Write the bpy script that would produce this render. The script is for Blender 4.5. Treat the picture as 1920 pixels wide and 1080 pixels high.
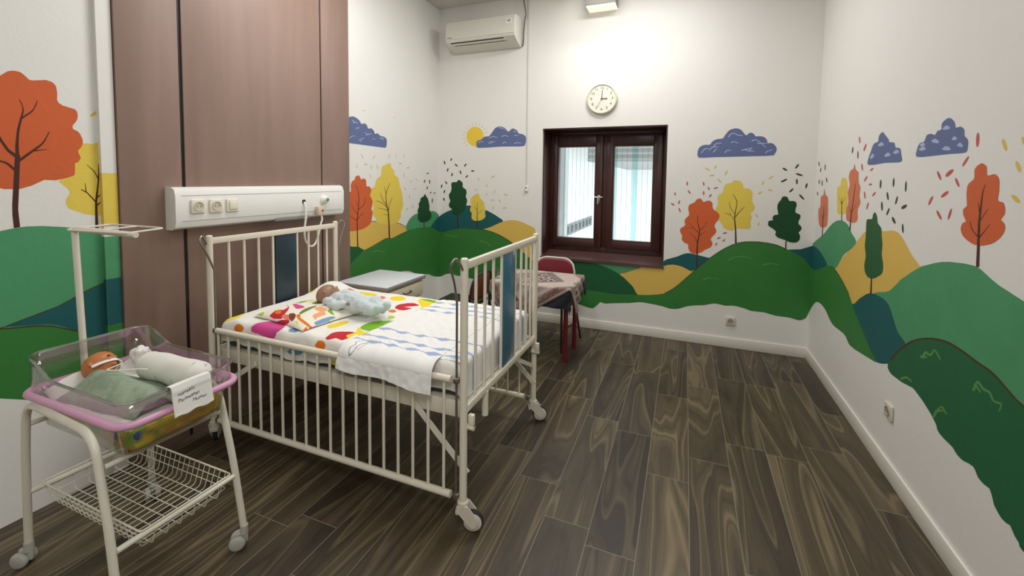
import bpy, bmesh, math, random
from mathutils import Vector, Matrix, geometry, noise as mnoise
random.seed(7)
PI = math.pi
scene = bpy.context.scene
for ob in list(bpy.data.objects):
    bpy.data.objects.remove(ob, do_unlink=True)
COL = scene.collection

# ------------------------------------------------------------------ camera
cam_d = bpy.data.cameras.new('camera')
cam = bpy.data.objects.new('camera', cam_d)
COL.objects.link(cam)
FPX, CX, CY = 814.634, 959.11, 384.58
RX, RY, RZ = -0.0592891, -0.012934, 0.3798734
cam_d.sensor_fit = 'HORIZONTAL'
cam_d.sensor_width = 36.0
cam_d.lens = FPX / 1920 * 36.0
cam_d.shift_x = (960 - CX) / 1920
cam_d.shift_y = -(540 - CY) / 1920
cam_d.clip_start = 0.02
rot = Matrix.Rotation(RZ, 3, 'Z') @ Matrix.Rotation(RX, 3, 'X') @ Matrix.Rotation(RY, 3, 'Y')
right, fwd, up = rot.col[0], rot.col[1], rot.col[2]
cam.matrix_world = Matrix(((right.x, up.x, -fwd.x, 0), (right.y, up.y, -fwd.y, 0), (right.z, up.z, -fwd.z, 1.5), (0, 0, 0, 1)))
scene.camera = cam

# ------------------------------------------------------------------ world, lights, exposure
scene.view_settings.view_transform = 'Standard'
scene.view_settings.look = 'None'
scene.view_settings.gamma = 1
scene.view_settings.use_curve_mapping = False
scene.view_settings.exposure = 0.06
world = bpy.data.worlds.new('world')
scene.world = world
world.use_nodes = True
bgn = world.node_tree.nodes['Background']
bgn.inputs[0].default_value = (0.86, 0.94, 1.0, 1)
bgn.inputs[1].default_value = 2.2


def area(name, loc, target, sx, sy, power, col=(1, 0.975, 0.935)):
    d = bpy.data.lights.new(name, 'AREA')
    d.shape = 'RECTANGLE'
    d.size, d.size_y = sx, sy
    d.energy = power
    d.color = col
    o = bpy.data.objects.new(name, d)
    COL.objects.link(o)
    o.location = loc
    o.rotation_euler = (Vector(target) - Vector(loc)).to_track_quat('-Z', 'Y').to_euler()
    return o


# the wall lamp over the window, and unseen ceiling lights added as fill
area('wall_lamp_light', (-0.80, 3.95, 3.13), (-0.9, 2.3, 0.6), 0.28, 0.16, 5.5, (1, 0.99, 0.97))
area('ceiling_fill_uplight', (-0.80, 4.06, 3.345), (-1.3, 3.2, 3.6), 0.28, 0.05, 5, (1, 0.99, 0.97))  # added fill that brightens the ceiling, not part of the lamp
area('unseen_ceiling_light', (-0.45, 3.45, 3.375), (-0.45, 3.45, 0), 0.9, 0.3, 24, (1, 0.992, 0.975))
area('unseen_ceiling_light', (-1.80, 2.20, 3.375), (-1.80, 2.20, 0), 0.3, 1.2, 29, (1, 0.992, 0.975))
area('unseen_ceiling_light', (0.3, -0.7, 3.375), (0.3, -0.7, 0), 0.6, 1.2, 48, (1, 0.992, 0.975))

# ------------------------------------------------------------------ helpers


def lin(c):
    if isinstance(c, str):
        c = tuple(int(c[i:i + 2], 16) for i in (0, 2, 4))
    return tuple(((v / 255) / 12.92 if v / 255 <= 0.04045 else ((v / 255 + 0.055) / 1.055) ** 2.4) for v in c) + (1.0,)


MATS = {}


def mat(name, c, rough=0.5, metal=0.0, var=0.0, vscale=8.0, bump=0.0, bscale=60.0, spec=0.5, stretch=None, sheen=0.0, coat=0.0):
    m = bpy.data.materials.new(name)
    m.use_nodes = True
    nt = m.node_tree
    b = nt.nodes['Principled BSDF']
    b.inputs['Roughness'].default_value = rough
    b.inputs['Metallic'].default_value = metal
    b.inputs['Specular IOR Level'].default_value = spec
    b.inputs['Sheen Weight'].default_value = sheen
    b.inputs['Coat Weight'].default_value = coat
    base = lin(c)
    b.inputs['Base Color'].default_value = base
    tc = nt.nodes.new('ShaderNodeTexCoord')
    mp = nt.nodes.new('ShaderNodeMapping')
    nt.links.new(tc.outputs['Object'], mp.inputs['Vector'])
    if stretch:
        mp.inputs['Scale'].default_value = stretch
    if var > 0:
        n = nt.nodes.new('ShaderNodeTexNoise')
        n.inputs['Scale'].default_value = vscale
        n.inputs['Detail'].default_value = 4
        nt.links.new(mp.outputs[0], n.inputs['Vector'])
        mx = nt.nodes.new('ShaderNodeMix')
        mx.data_type = 'RGBA'
        mx.inputs['A'].default_value = tuple(v * (1 - var) for v in base[:3]) + (1,)
        mx.inputs['B'].default_value = tuple(min(1, v * (1 + var)) for v in base[:3]) + (1,)
        nt.links.new(n.outputs['Fac'], mx.inputs['Factor'])
        nt.links.new(mx.outputs['Result'], b.inputs['Base Color'])
    if bump > 0:
        n2 = nt.nodes.new('ShaderNodeTexNoise')
        n2.inputs['Scale'].default_value = bscale
        n2.inputs['Detail'].default_value = 3
        nt.links.new(mp.outputs[0], n2.inputs['Vector'])
        bp = nt.nodes.new('ShaderNodeBump')
        bp.inputs['Strength'].default_value = bump
        bp.inputs['Distance'].default_value = 0.01
        nt.links.new(n2.outputs['Fac'], bp.inputs['Height'])
        nt.links.new(bp.outputs['Normal'], b.inputs['Normal'])
    MATS[name] = m
    return m


def vcol_mat(name, rough=0.85, bump=0.08, bscale=300, sheen=0.1):
    m = mat(name, 'ffffff', rough, 0, 0, 8, bump, bscale, 0.2, None, sheen)
    nt = m.node_tree
    a = nt.nodes.new('ShaderNodeVertexColor')
    a.layer_name = 'print'
    nt.links.new(a.outputs['Color'], nt.nodes['Principled BSDF'].inputs['Base Color'])
    return m


def glass_mat(name, tint=(0.93, 0.96, 0.95), gloss_r=0.03, base=0.05, edge=0.85):
    m = bpy.data.materials.new(name)
    m.use_nodes = True
    nt = m.node_tree
    nt.nodes.remove(nt.nodes['Principled BSDF'])
    tr = nt.nodes.new('ShaderNodeBsdfTransparent')
    tr.inputs[0].default_value = tint + (1,)
    gl = nt.nodes.new('ShaderNodeBsdfGlossy')
    gl.inputs['Roughness'].default_value = gloss_r
    gl.inputs['Color'].default_value = (0.95, 0.95, 0.95, 1)
    lw = nt.nodes.new('ShaderNodeLayerWeight')
    lw.inputs['Blend'].default_value = 0.25
    mr = nt.nodes.new('ShaderNodeMapRange')
    mr.inputs['To Min'].default_value = base
    mr.inputs['To Max'].default_value = edge
    nt.links.new(lw.outputs['Fresnel'], mr.inputs['Value'])
    mx = nt.nodes.new('ShaderNodeMixShader')
    nt.links.new(mr.outputs[0], mx.inputs[0])
    nt.links.new(tr.outputs[0], mx.inputs[1])
    nt.links.new(gl.outputs[0], mx.inputs[2])
    nt.links.new(mx.outputs[0], nt.nodes['Material Output'].inputs[0])
    MATS[name] = m
    return m


def emit_mat(name, c, s):
    m = bpy.data.materials.new(name)
    m.use_nodes = True
    b = m.node_tree.nodes['Principled BSDF']
    b.inputs['Base Color'].default_value = lin(c)
    b.inputs['Emission Color'].default_value = lin(c)
    b.inputs['Emission Strength'].default_value = s
    MATS[name] = m
    return m


def thing(name, label, cat, loc=(0, 0, 0), rz=0, group=None):
    o = bpy.data.objects.new(name, None)
    o.empty_display_size = 0.05
    COL.objects.link(o)
    o.location = loc
    o.rotation_euler = (0, 0, rz)
    tag(o, label, cat, group)
    return o


def tag(o, label, cat, group=None, kind=None):
    o['label'] = label
    o['category'] = cat
    if group:
        o['group'] = group
    if kind:
        o['kind'] = kind
    return o


def obj(name, bm, m, parent=None, smooth=True, loc=None, rot=None, angle=40):
    me = bpy.data.meshes.new(name)
    bm.normal_update()
    bm.to_mesh(me)
    bm.free()
    if smooth:
        for p in me.polygons:
            p.use_smooth = True
        try:
            me.set_sharp_from_angle(angle=math.radians(angle))
        except Exception:
            pass
    o = bpy.data.objects.new(name, me)
    COL.objects.link(o)
    for mm in (m if isinstance(m, (list, tuple)) else [m]):
        me.materials.append(mm)
    if parent is not None:
        o.parent = parent
    if loc:
        o.location = loc
    if rot:
        o.rotation_euler = rot
    return o


def struct(o, label=None):
    o['kind'] = 'structure'
    return o


def box(bm, x0, x1, y0, y1, z0, z1, bev=0.0, seg=2, mi=0):
    r = bmesh.ops.create_cube(bm, size=1)
    vs = r['verts']
    for v in vs:
        v.co = Vector((x0 + (v.co.x + .5) * (x1 - x0), y0 + (v.co.y + .5) * (y1 - y0), z0 + (v.co.z + .5) * (z1 - z0)))
    fs = set(f for v in vs for f in v.link_faces)
    for f in fs:
        f.material_index = mi
    if bev > 0:
        es = list(set(e for v in vs for e in v.link_edges))
        bmesh.ops.bevel(bm, geom=es, offset=bev, segments=seg, affect='EDGES', profile=0.5)
    return bm


def bx(*a, **k):
    return box(bmesh.new(), *a, **k)


def frames(path):
    P = [Vector(p) for p in path]
    n = len(P)
    T = []
    for i in range(n):
        d = (P[min(i + 1, n - 1)] - P[max(i - 1, 0)])
        T.append(d.normalized() if d.length > 1e-9 else Vector((0, 0, 1)))
    ref = Vector((0, 0, 1)) if abs(T[0].z) < 0.9 else Vector((1, 0, 0))
    N = T[0].cross(ref).normalized()
    out = []
    for i in range(n):
        N = (N - T[i] * N.dot(T[i]))
        if N.length < 1e-6:
            N = T[i].orthogonal()
        N.normalize()
        out.append((P[i], T[i], N, T[i].cross(N).normalized()))
    return out


def tube(bm, path, r, seg=12, cap=True, closed=False, mi=0):
    """round tube along a path; r is a number or a list of radii"""
    fr = frames(path)
    n = len(fr)
    rs = r if isinstance(r, (list, tuple)) else [r] * n
    rings = []
    for (p, t, a, b), rr in zip(fr, rs):
        rings.append([bm.verts.new(p + a * math.cos(2 * PI * k / seg) * rr + b * math.sin(2 * PI * k / seg) * rr) for k in range(seg)])
    m = n if closed else n - 1
    for i in range(m):
        A, B = rings[i], rings[(i + 1) % n]
        for k in range(seg):
            f = bm.faces.new((A[k], A[(k + 1) % seg], B[(k + 1) % seg], B[k]))
            f.material_index = mi
    if cap and not closed:
        for rg, fl in ((rings[0], True), (rings[-1], False)):
            f = bm.faces.new(rg[::-1] if fl else rg)
            f.material_index = mi
    return bm


def tb(*a, **k):
    return tube(bmesh.new(), *a, **k)


def bend(pts, rad=0.04, n=6):
    """round the corners of a polyline"""
    P = [Vector(p) for p in pts]
    out = [P[0]]
    for i in range(1, len(P) - 1):
        a, b, c = P[i - 1], P[i], P[i + 1]
        r = min(rad, (a - b).length * .49, (c - b).length * .49)
        s = b + (a - b).normalized() * r
        e = b + (c - b).normalized() * r
        for k in range(n + 1):
            t = k / n
            out.append(s * (1 - t) ** 2 + b * 2 * t * (1 - t) + e * t * t)
    out.append(P[-1])
    return out


def cr(pts, n=6, closed=False):
    """Catmull-Rom through points"""
    P = [Vector(p) for p in pts]
    N = len(P)
    out = []
    for i in range(N if closed else N - 1):
        if closed:
            a, b, c, d = P[i - 1], P[i], P[(i + 1) % N], P[(i + 2) % N]
        else:
            a, b, c, d = P[max(i - 1, 0)], P[i], P[i + 1], P[min(i + 2, N - 1)]
        for k in range(n):
            t = k / n
            out.append(.5 * ((2 * b) + (c - a) * t + (2 * a - 5 * b + 4 * c - d) * t * t + (3 * b - a - 3 * c + d) * t ** 3))
    if not closed:
        out.append(P[-1])
    return out


def lathe(bm, prof, seg=24, M=None, mi=0):
    """profile of (radius, height) turned about z"""
    rings = []
    for r, z in prof:
        if r < 1e-6:
            rings.append([bm.verts.new((0, 0, z))])
        else:
            rings.append([bm.verts.new((r * math.cos(2 * PI * k / seg), r * math.sin(2 * PI * k / seg), z)) for k in range(seg)])
    for A, B in zip(rings, rings[1:]):
        for k in range(seg):
            k2 = (k + 1) % seg
            if len(A) == 1 and len(B) > 1:
                f = bm.faces.new((A[0], B[k2], B[k]))
            elif len(B) == 1 and len(A) > 1:
                f = bm.faces.new((A[k], A[k2], B[0]))
            elif len(A) > 1:
                f = bm.faces.new((A[k], A[k2], B[k2], B[k]))
            else:
                continue
            f.material_index = mi
    if M is not None:
        for rg in rings:
            for v in rg:
                v.co = M @ v.co
    bmesh.ops.recalc_face_normals(bm, faces=bm.faces)
    return bm


def ball(bm, c, r, sc=(1, 1, 1), sub=3, rotz=0):
    res = bmesh.ops.create_icosphere(bm, subdivisions=sub, radius=r)
    M = Matrix.Translation(c) @ Matrix.Rotation(rotz, 4, 'Z') @ Matrix.Diagonal((*sc, 1))
    for v in res['verts']:
        v.co = M @ v.co
    return bm


def grid(fn, nu, nv, colfn=None, thick=0.0):
    """surface from fn(i/nu, j/nv); colour attribute from colfn(u, v, co)"""
    bm = bmesh.new()
    lay = bm.verts.layers.float_color.new('print') if colfn else None
    V = []
    for i in range(nu + 1):
        row = []
        for j in range(nv + 1):
            v = bm.verts.new(fn(i / nu, j / nv))
            if lay:
                v[lay] = colfn(i / nu, j / nv, v.co)
            row.append(v)
        V.append(row)
    for i in range(nu):
        for j in range(nv):
            bm.faces.new((V[i][j], V[i + 1][j], V[i + 1][j + 1], V[i][j + 1]))
    return bm


def solidify(o, t, off=1.0):
    md = o.modifiers.new('solid', 'SOLIDIFY')
    md.thickness = t
    md.offset = off
    return o


def inpoly(x, y, P):
    n = len(P)
    c = False
    j = n - 1
    for i in range(n):
        xi, yi = P[i]
        xj, yj = P[j]
        if (yi > y) != (yj > y) and x < (xj - xi) * (y - yi) / (yj - yi) + xi:
            c = not c
        j = i
    return c


def pairs(f):
    return [(f[i] / 1000, f[i + 1] / 1000) for i in range(0, len(f), 2)]


class Prints:
    def __init__(self, data):
        self.l = []
        for c, f in data:
            P = pairs(f)
            xs = [p[0] for p in P]
            ys = [p[1] for p in P]
            self.l.append((PAL[c], P, min(xs), max(xs), min(ys), max(ys)))

    def at(self, x, y):
        hit = None
        for c, P, a, b, d, e in self.l:
            if a <= x <= b and d <= y <= e and inpoly(x, y, P):
                hit = c
        return hit


PAL = {k: lin(v) for k, v in dict(yellow='efd428', orange='df7a20', magenta='d24a90', blue='7d9fc8', red='c41f2e', green='79b01e', lime='b0c632', coral='de7e68', peach='eda878', brown='7c3a28', olive='72803c').items()}


def nz(x, y, z=0.0, s=1.0):
    return mnoise.noise(Vector((x * s, y * s, z * s)))


def text_bm(s, size, depth, shear=0.0):
    """lettering as a mesh in the xy plane, centred"""
    cu = bpy.data.curves.new('lettering', 'FONT')
    cu.body = s
    cu.size = size
    cu.extrude = depth
    cu.shear = shear
    cu.align_x = 'CENTER'
    cu.align_y = 'CENTER'
    cu.resolution_u = 3
    o = bpy.data.objects.new('lettering', cu)
    COL.objects.link(o)
    bpy.context.view_layer.update()
    dg = bpy.context.evaluated_depsgraph_get()
    me = bpy.data.meshes.new_from_object(o.evaluated_get(dg))
    bm = bmesh.new()
    bm.from_mesh(me)
    bpy.data.objects.remove(o)
    bpy.data.curves.remove(cu)
    bpy.data.meshes.remove(me)
    return bm


def xform(bm, M):
    for v in bm.verts:
        v.co = M @ v.co
    return bm


# ------------------------------------------------------------------ materials
WALLC = 'e6e4df'
white_wall = mat('wall_paint', WALLC, 0.65, var=0.02, vscale=3, bump=0.06, bscale=60, spec=0.3)
ceil_m = mat('ceiling_paint', 'd8d6cf', 0.8, spec=0.2)
skirt_m = mat('skirting_paint', 'e2ded4', 0.45, bump=0.05, bscale=30)
MUR = {'lgreen': '4e9668', 'teal': '1b5a5c', 'green': '387a38', 'dgreen': '1f5c36', 'yellow': 'e2c855', 'orange': 'cf6236', 'trunk': '4a2a22', 'outline': '4a3a26', 'leafy': 'd8c060', 'slate': '606d96', 'mark': 'a9b3d2', 'olive': 'c8bd86', 'leafd': '37332f', 'ochre': 'dcb85c', 'tuft': '5a9050', 'pine': '184a2a', 'sun': 'e8c544', 'bush': '25643f', 'leafr': 'c05858', 'leafg': '36482f', 'coral': 'd27a58', 'pine2': '2a5c36'}
MURM = {k: mat('mural_' + k, v, 0.6, var=(0.12 if k in ('lgreen', 'teal', 'green', 'bush', 'dgreen') else 0.05), vscale=4, bump=0.1, bscale=40, spec=0.3) for k, v in MUR.items()}
cream = mat('cream_enamel', 'e4dccb', 0.35, var=0.04, vscale=12, bump=0.03, bscale=40)
cream2 = mat('trolley_enamel', 'dcd6c6', 0.4, var=0.05, vscale=15)
steel = mat('steel_rod', '9a958a', 0.3, 0.85, var=0.1, vscale=30)
darkp = mat('dark_plastic', '1c1b1b', 0.5)
rubber = mat('black_rubber', '26262a', 0.7)
wheelp = mat('caster_plastic', 'd6cdbf', 0.5, var=0.06, vscale=30)
wheelg = mat('grey_caster_plastic', 'b0afa7', 0.5, var=0.08, vscale=40)
bluep = mat('blue_panel', '3a6f8c', 0.3, var=0.06, vscale=20, coat=0.3)
whitep = mat('white_plastic', 'ecebe6', 0.35, var=0.02)
ivoryp = mat('ivory_plastic', 'e8e2d2', 0.4)
socketp = mat('socket_grey', 'c9c2b0', 0.5)
fabric_w = mat('white_cotton', 'eceae5', 0.9, var=0.03, vscale=20, bump=0.25, bscale=120, sheen=0.1, spec=0.2)
MURAL = {
 'L': [
  ('lgreen',21,[554,1151,569,1186,589,1205,612,1213,658,1224,697,1241,733,1250,766,1255,824,1252,857,1254,923,1267,957,1270,1008,1267,1076,1256,1157,1238,1209,1223,1242,1209,1285,1186,1308,1186,1335,1196,1362,1201,1386,1185,1401,1131,1411,1016,1417,849,1416,666,1404,504,1378,400,1344,364,1305,370,1186,455,1097,504,973,553,831,605,700,658,599,712,537,767,512,836,510,921,521,1009]),
  ('teal',32,[879,855,881,858,888,860,1043,897,1133,937,1183,956,1231,969,1295,980,1315,988,1362,1014,1383,1012,1397,988,1405,926,1411,833,1410,730,1402,641,1384,586,1350,576,1304,596,1255,629,1154,706,1106,760,1072,787,1038,810,1006,825,897,848]),
  ('outline',43,[846,849,896,852,931,866,1015,885,1044,893,1069,903,1134,935,1176,951,1216,963,1238,968,1295,977,1294,982,1236,973,1215,968,1174,956,1133,940,1067,907,1043,897,1014,889,930,870,895,856,845,854]),
  ('green',44,[543,902,565,911,597,909,711,881,862,848,966,829,1006,818,1057,792,1106,760,1176,690,1238,637,1282,603,1304,590,1327,581,1350,572,1369,558,1382,535,1390,496,1392,444,1390,390,1385,342,1375,311,1362,300,1345,301,1094,430,947,503,701,638,588,686,556,704,535,727,525,759,520,799,522,842,530,878]),
  ('outline',55,[711,878,862,845,948,829,990,819,1027,805,1105,757,1107,764,1028,811,1013,818,990,826,948,836,862,851,711,884]),
  ('yellow',56,[1141,1605,1146,1627,1159,1641,1173,1645,1194,1641,1222,1657,1242,1658,1252,1651,1277,1614,1298,1589,1326,1570,1335,1557,1341,1537,1348,1460,1348,1413,1347,1369,1342,1337,1334,1318,1323,1309,1274,1297,1237,1297,1196,1300,1156,1309,1103,1336,1096,1342,1090,1354,1088,1363,1089,1377,1092,1387,1103,1407,1103,1419,1096,1432,1070,1461,1069,1465,1076,1478,1104,1509,1112,1522,1126,1556]),
  ('orange',67,[842,1833,854,1870,863,1887,873,1894,903,1899,924,1921,936,1927,949,1929,964,1926,972,1919,989,1900,999,1900,1042,1911,1059,1907,1068,1900,1074,1889,1077,1859,1075,1833,1079,1819,1093,1808,1134,1798,1138,1795,1143,1786,1145,1770,1143,1755,1137,1740,1125,1722,1124,1712,1126,1706,1143,1696,1150,1686,1158,1663,1159,1643,1154,1627,1141,1609,1141,1599,1149,1573,1139,1554,1129,1550,1127,1547,1125,1501,1123,1494,1117,1489,1093,1479,1056,1469,1020,1471,978,1445,940,1431,897,1432,867,1442,850,1454,837,1471,821,1511,815,1546,814,1591,807,1651,809,1685,817,1742,824,1776]),
  ('trunk',78,[937,1269,934,1344,949,1577,933,1578,917,1366,916,1322,918,1267]),
  ('trunk',70,[946,1563,946,1615,949,1666,954,1698,962,1736,955,1737,943,1683,935,1614,934,1561]),
  ('trunk',71,[961,1732,967,1764,967,1776,962,1797,956,1813,954,1811,962,1784,963,1774,962,1764,955,1733]),
  ('trunk',72,[960,1729,988,1758,997,1770,1007,1796,1012,1816,1010,1817,999,1785,994,1774,985,1763,957,1736]),
  ('trunk',73,[946,1546,1015,1619,1023,1630,1030,1644,1046,1685,1043,1686,1026,1647,1019,1635,1011,1625,941,1556]),
  ('trunk',74,[986,1592,1034,1605,1034,1607,986,1599]),
  ('trunk',75,[940,1576,921,1594,915,1602,900,1633,886,1670,881,1667,893,1627,908,1593,915,1584,934,1563]),
  ('trunk',76,[933,1517,917,1537,906,1546,860,1561,859,1555,888,1545,903,1538,912,1529,927,1509]),
  ('trunk',77,[1203,1234,1203,1370,1194,1370,1191,1235]),
  ('trunk',78,[1203,1365,1215,1482,1217,1550,1213,1550,1208,1466,1194,1367]),
  ('trunk',70,[1214,1474,1198,1513,1170,1545,1169,1543,1195,1510,1210,1472]),
  ('trunk',71,[1214,1515,1240,1585,1238,1586,1210,1517]),
  ('trunk',72,[1206,1385,1244,1428,1266,1471,1264,1472,1240,1431,1203,1390]),
  ('trunk',73,[1203,1346,1224,1369,1234,1375,1246,1378,1284,1382,1284,1387,1245,1384,1232,1380,1222,1374,1199,1351]),
  ('trunk',74,[1199,1368,1168,1412,1161,1418,1145,1428,1143,1425,1158,1414,1165,1408,1195,1364]),
  ('trunk',75,[1165,1414,1161,1456,1159,1456,1161,1414]),
  ('leafy',16,[1189,1772,1193,1771,1202,1776,1213,1784,1224,1794,1232,1804,1233,1809,1229,1810,1219,1805,1208,1797,1197,1787,1190,1777]),
  ('leafy',17,[1243,1694,1247,1696,1253,1705,1258,1718,1262,1732,1263,1743,1261,1747,1257,1745,1251,1736,1246,1723,1242,1709,1241,1698]),
  ('slate',78,[2857,1979,2861,1994,2867,1998,2887,1995,2919,2008,2948,2015,2981,2011,3007,2002,3030,1989,3041,1979,3049,1966,3053,1963,3087,1973,3101,1972,3121,1964,3136,1939,3141,1935,3147,1934,3179,1941,3195,1936,3215,1923,3227,1900,3231,1897,3270,1905,3308,1884,3352,1884,3370,1880,3385,1872,3391,1867,3398,1856,3400,1835,3394,1799,3388,1788,3382,1783,3349,1780,2885,1786,2868,1783,2856,1772,2852,1815,2851,1858,2854,1949]),
  ('mark',80,[2936,1980,2959,1969,2970,1966,2981,1965,3014,1967,3015,1970,2972,1971,2964,1974,2942,1985]),
  ('mark',81,[2957,1957,2983,1976,2980,1978,2952,1961]),
  ('mark',82,[2982,1914,3031,1931,3030,1934,2980,1920]),
  ('mark',83,[3004,1926,3017,1913,3021,1914,3012,1929]),
  ('mark',84,[2914,1826,2931,1841,2939,1845,2948,1848,2980,1851,2980,1854,2948,1852,2936,1849,2927,1844,2908,1829]),
  ('mark',85,[3091,1892,3124,1879,3137,1877,3151,1880,3165,1885,3186,1895,3184,1898,3150,1884,3138,1882,3127,1884,3097,1897]),
  ('mark',86,[3111,1867,3151,1891,3148,1894,3106,1871]),
  ('mark',87,[3020,1816,3053,1833,3090,1848,3088,1851,3050,1837,3016,1821]),
  ('mark',88,[3044,1807,3064,1829,3061,1831,3037,1810]),
  ('mark',80,[3195,1848,3238,1842,3240,1846,3198,1854]),
  ('mark',81,[3290,1859,3326,1867,3364,1863,3366,1867,3338,1872,3316,1871,3287,1865]),
  ('mark',82,[3317,1862,3350,1846,3354,1849,3324,1868]),
  ('olive',13,[3045,1705,3044,1702,3048,1693,3055,1681,3064,1670,3071,1662,3076,1660,3076,1664,3072,1673,3065,1685,3056,1696,3049,1703]),
  ('olive',14,[3234,1704,3230,1703,3221,1696,3211,1687,3202,1677,3197,1669,3197,1666,3202,1668,3210,1674,3220,1683,3229,1693,3234,1701]),
  ('olive',15,[3447,1725,3443,1723,3436,1716,3430,1706,3424,1696,3422,1688,3423,1685,3427,1687,3434,1694,3441,1704,3446,1714,3449,1722]),
  ('olive',16,[3544,1739,3542,1736,3540,1728,3540,1717,3540,1706,3542,1698,3544,1696,3546,1698,3548,1707,3548,1718,3548,1728,3546,1737]),
  ('olive',17,[3680,1738,3676,1737,3670,1731,3665,1722,3661,1714,3660,1707,3662,1704,3667,1706,3672,1712,3678,1720,3681,1729,3682,1736]),
  ('olive',18,[3005,1619,3001,1616,2996,1608,2991,1596,2986,1585,2984,1576,2986,1572,2989,1575,2995,1583,3000,1595,3004,1606,3006,1616]),
  ('olive',10,[3083,1622,3084,1618,3091,1614,3102,1610,3114,1607,3125,1606,3129,1608,3128,1611,3121,1616,3110,1620,3098,1623,3088,1623]),
  ('olive',11,[3180,1618,3177,1615,3174,1606,3173,1594,3172,1582,3174,1572,3176,1569,3179,1572,3182,1581,3183,1593,3184,1606,3182,1615]),
  ('olive',12,[3253,1620,3252,1617,3253,1608,3258,1597,3264,1586,3270,1578,3274,1576,3275,1579,3273,1588,3269,1599,3263,1610,3257,1618]),
  ('olive',13,[3152,1529,3151,1526,3152,1519,3157,1510,3162,1501,3168,1495,3172,1493,3173,1496,3171,1504,3167,1513,3161,1521,3156,1528]),
  ('olive',14,[3582,1641,3585,1638,3595,1636,3608,1637,3620,1638,3630,1641,3633,1645,3629,1647,3619,1649,3607,1649,3594,1647,3585,1644]),
  ('olive',15,[3714,1599,3719,1597,3730,1596,3743,1597,3757,1600,3766,1604,3768,1607,3764,1610,3753,1611,3739,1609,3726,1607,3717,1603]),
  ('olive',16,[3669,1551,3666,1548,3663,1538,3662,1526,3663,1514,3666,1504,3669,1501,3672,1504,3675,1514,3676,1526,3675,1538,3673,1548]),
  ('olive',17,[3768,1452,3773,1452,3784,1455,3796,1460,3807,1466,3814,1472,3815,1475,3810,1475,3799,1472,3787,1467,3776,1461,3768,1455]),
  ('olive',18,[3871,1494,3871,1491,3877,1484,3888,1477,3899,1470,3910,1466,3915,1466,3915,1469,3909,1475,3899,1483,3887,1489,3876,1494]),
  ('olive',10,[3661,1412,3661,1409,3668,1401,3678,1392,3690,1383,3701,1377,3706,1375,3706,1379,3700,1387,3689,1396,3677,1405,3667,1411]),
  ('olive',11,[3828,1383,3833,1381,3847,1382,3864,1385,3881,1389,3893,1393,3896,1395,3890,1397,3876,1396,3859,1393,3842,1389,3830,1385]),
  ('olive',12,[3760,1329,3757,1326,3756,1318,3757,1308,3759,1297,3764,1290,3768,1287,3771,1290,3772,1298,3771,1308,3768,1319,3764,1326]),
  ('olive',13,[3068,2082,3071,2081,3080,2081,3092,2083,3104,2085,3114,2087,3117,2089,3114,2090,3104,2089,3092,2088,3080,2086,3071,2083]),
  ('olive',14,[3500,2080,3502,2078,3509,2078,3518,2079,3528,2081,3535,2083,3537,2085,3535,2086,3528,2086,3518,2085,3509,2084,3502,2081]),
  ('olive',15,[3695,1169,3700,1169,3710,1172,3720,1179,3730,1186,3735,1192,3734,1195,3729,1195,3720,1191,3709,1185,3700,1178,3695,1172]),
  ('olive',16,[3818,1226,3815,1223,3814,1214,3815,1201,3817,1189,3822,1180,3826,1177,3829,1180,3831,1189,3830,1201,3827,1214,3823,1223]),
  ('leafd',17,[4079,1544,4084,1542,4096,1544,4108,1548,4120,1553,4127,1559,4127,1562,4121,1563,4109,1562,4097,1558,4085,1552,4079,1547]),
  ('leafd',18,[4051,1485,4045,1484,4037,1477,4032,1468,4029,1459,4030,1452,4034,1449,4040,1450,4047,1456,4052,1465,4056,1475,4055,1482]),
  ('leafd',10,[4139,1486,4134,1482,4131,1473,4131,1461,4134,1448,4139,1439,4145,1436,4150,1440,4153,1449,4153,1461,4151,1474,4145,1483]),
  ('leafd',11,[4100,1412,4094,1411,4087,1404,4083,1396,4080,1386,4082,1379,4086,1376,4092,1378,4099,1384,4104,1393,4106,1402,4105,1409]),
  ('leafd',12,[4145,1333,4151,1331,4160,1332,4168,1335,4175,1339,4178,1344,4176,1347,4171,1348,4162,1348,4153,1344,4147,1340,4144,1336]),
  ('leafd',13,[4228,1326,4234,1325,4243,1326,4251,1330,4257,1335,4259,1340,4256,1343,4250,1344,4241,1342,4233,1338,4227,1334,4225,1329]),
  ('leafd',14,[4200,1276,4195,1274,4189,1263,4187,1250,4186,1236,4190,1225,4195,1222,4201,1225,4206,1235,4209,1248,4209,1262,4206,1273]),
  ('ochre',85,[2839,1070,2886,1086,2956,1094,3037,1098,3224,1102,3254,1093,3428,1065,3521,1062,3560,1056,3643,1025,3713,992,3744,980,3757,974,3763,968,3757,961,3737,951,3664,929,3591,910,3567,906,3459,896,3135,851,3077,846,3043,847,3025,852,3003,867,2985,874,2956,876,2887,876,2857,881,2837,895,2823,923,2813,961,2809,1003,2817,1042]),
  ('outline',96,[3173,1102,3215,1099,3253,1088,3255,1092,3227,1101,3204,1105,3172,1106]),
  ('outline',97,[3532,1059,3599,1040,3646,1023,3710,992,3725,982,3754,956,3761,959,3731,985,3715,996,3674,1017,3627,1036,3602,1045,3534,1063]),
  ('lgreen',98,[3704,1004,3706,1015,3714,1027,3736,1052,3761,1074,3806,1100,3852,1117,3889,1124,3958,1130,4208,1133,4251,1124,4278,1114,4335,1082,4335,914,4308,910,4263,907,4204,908,4014,923,3813,946,3748,956,3714,965,3700,974,3698,984]),
  ('teal',100,[4156,940,4160,951,4173,963,4210,990,4271,1027,4335,1057,4335,867,4301,875,4188,916,4171,923,4160,931]),
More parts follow.
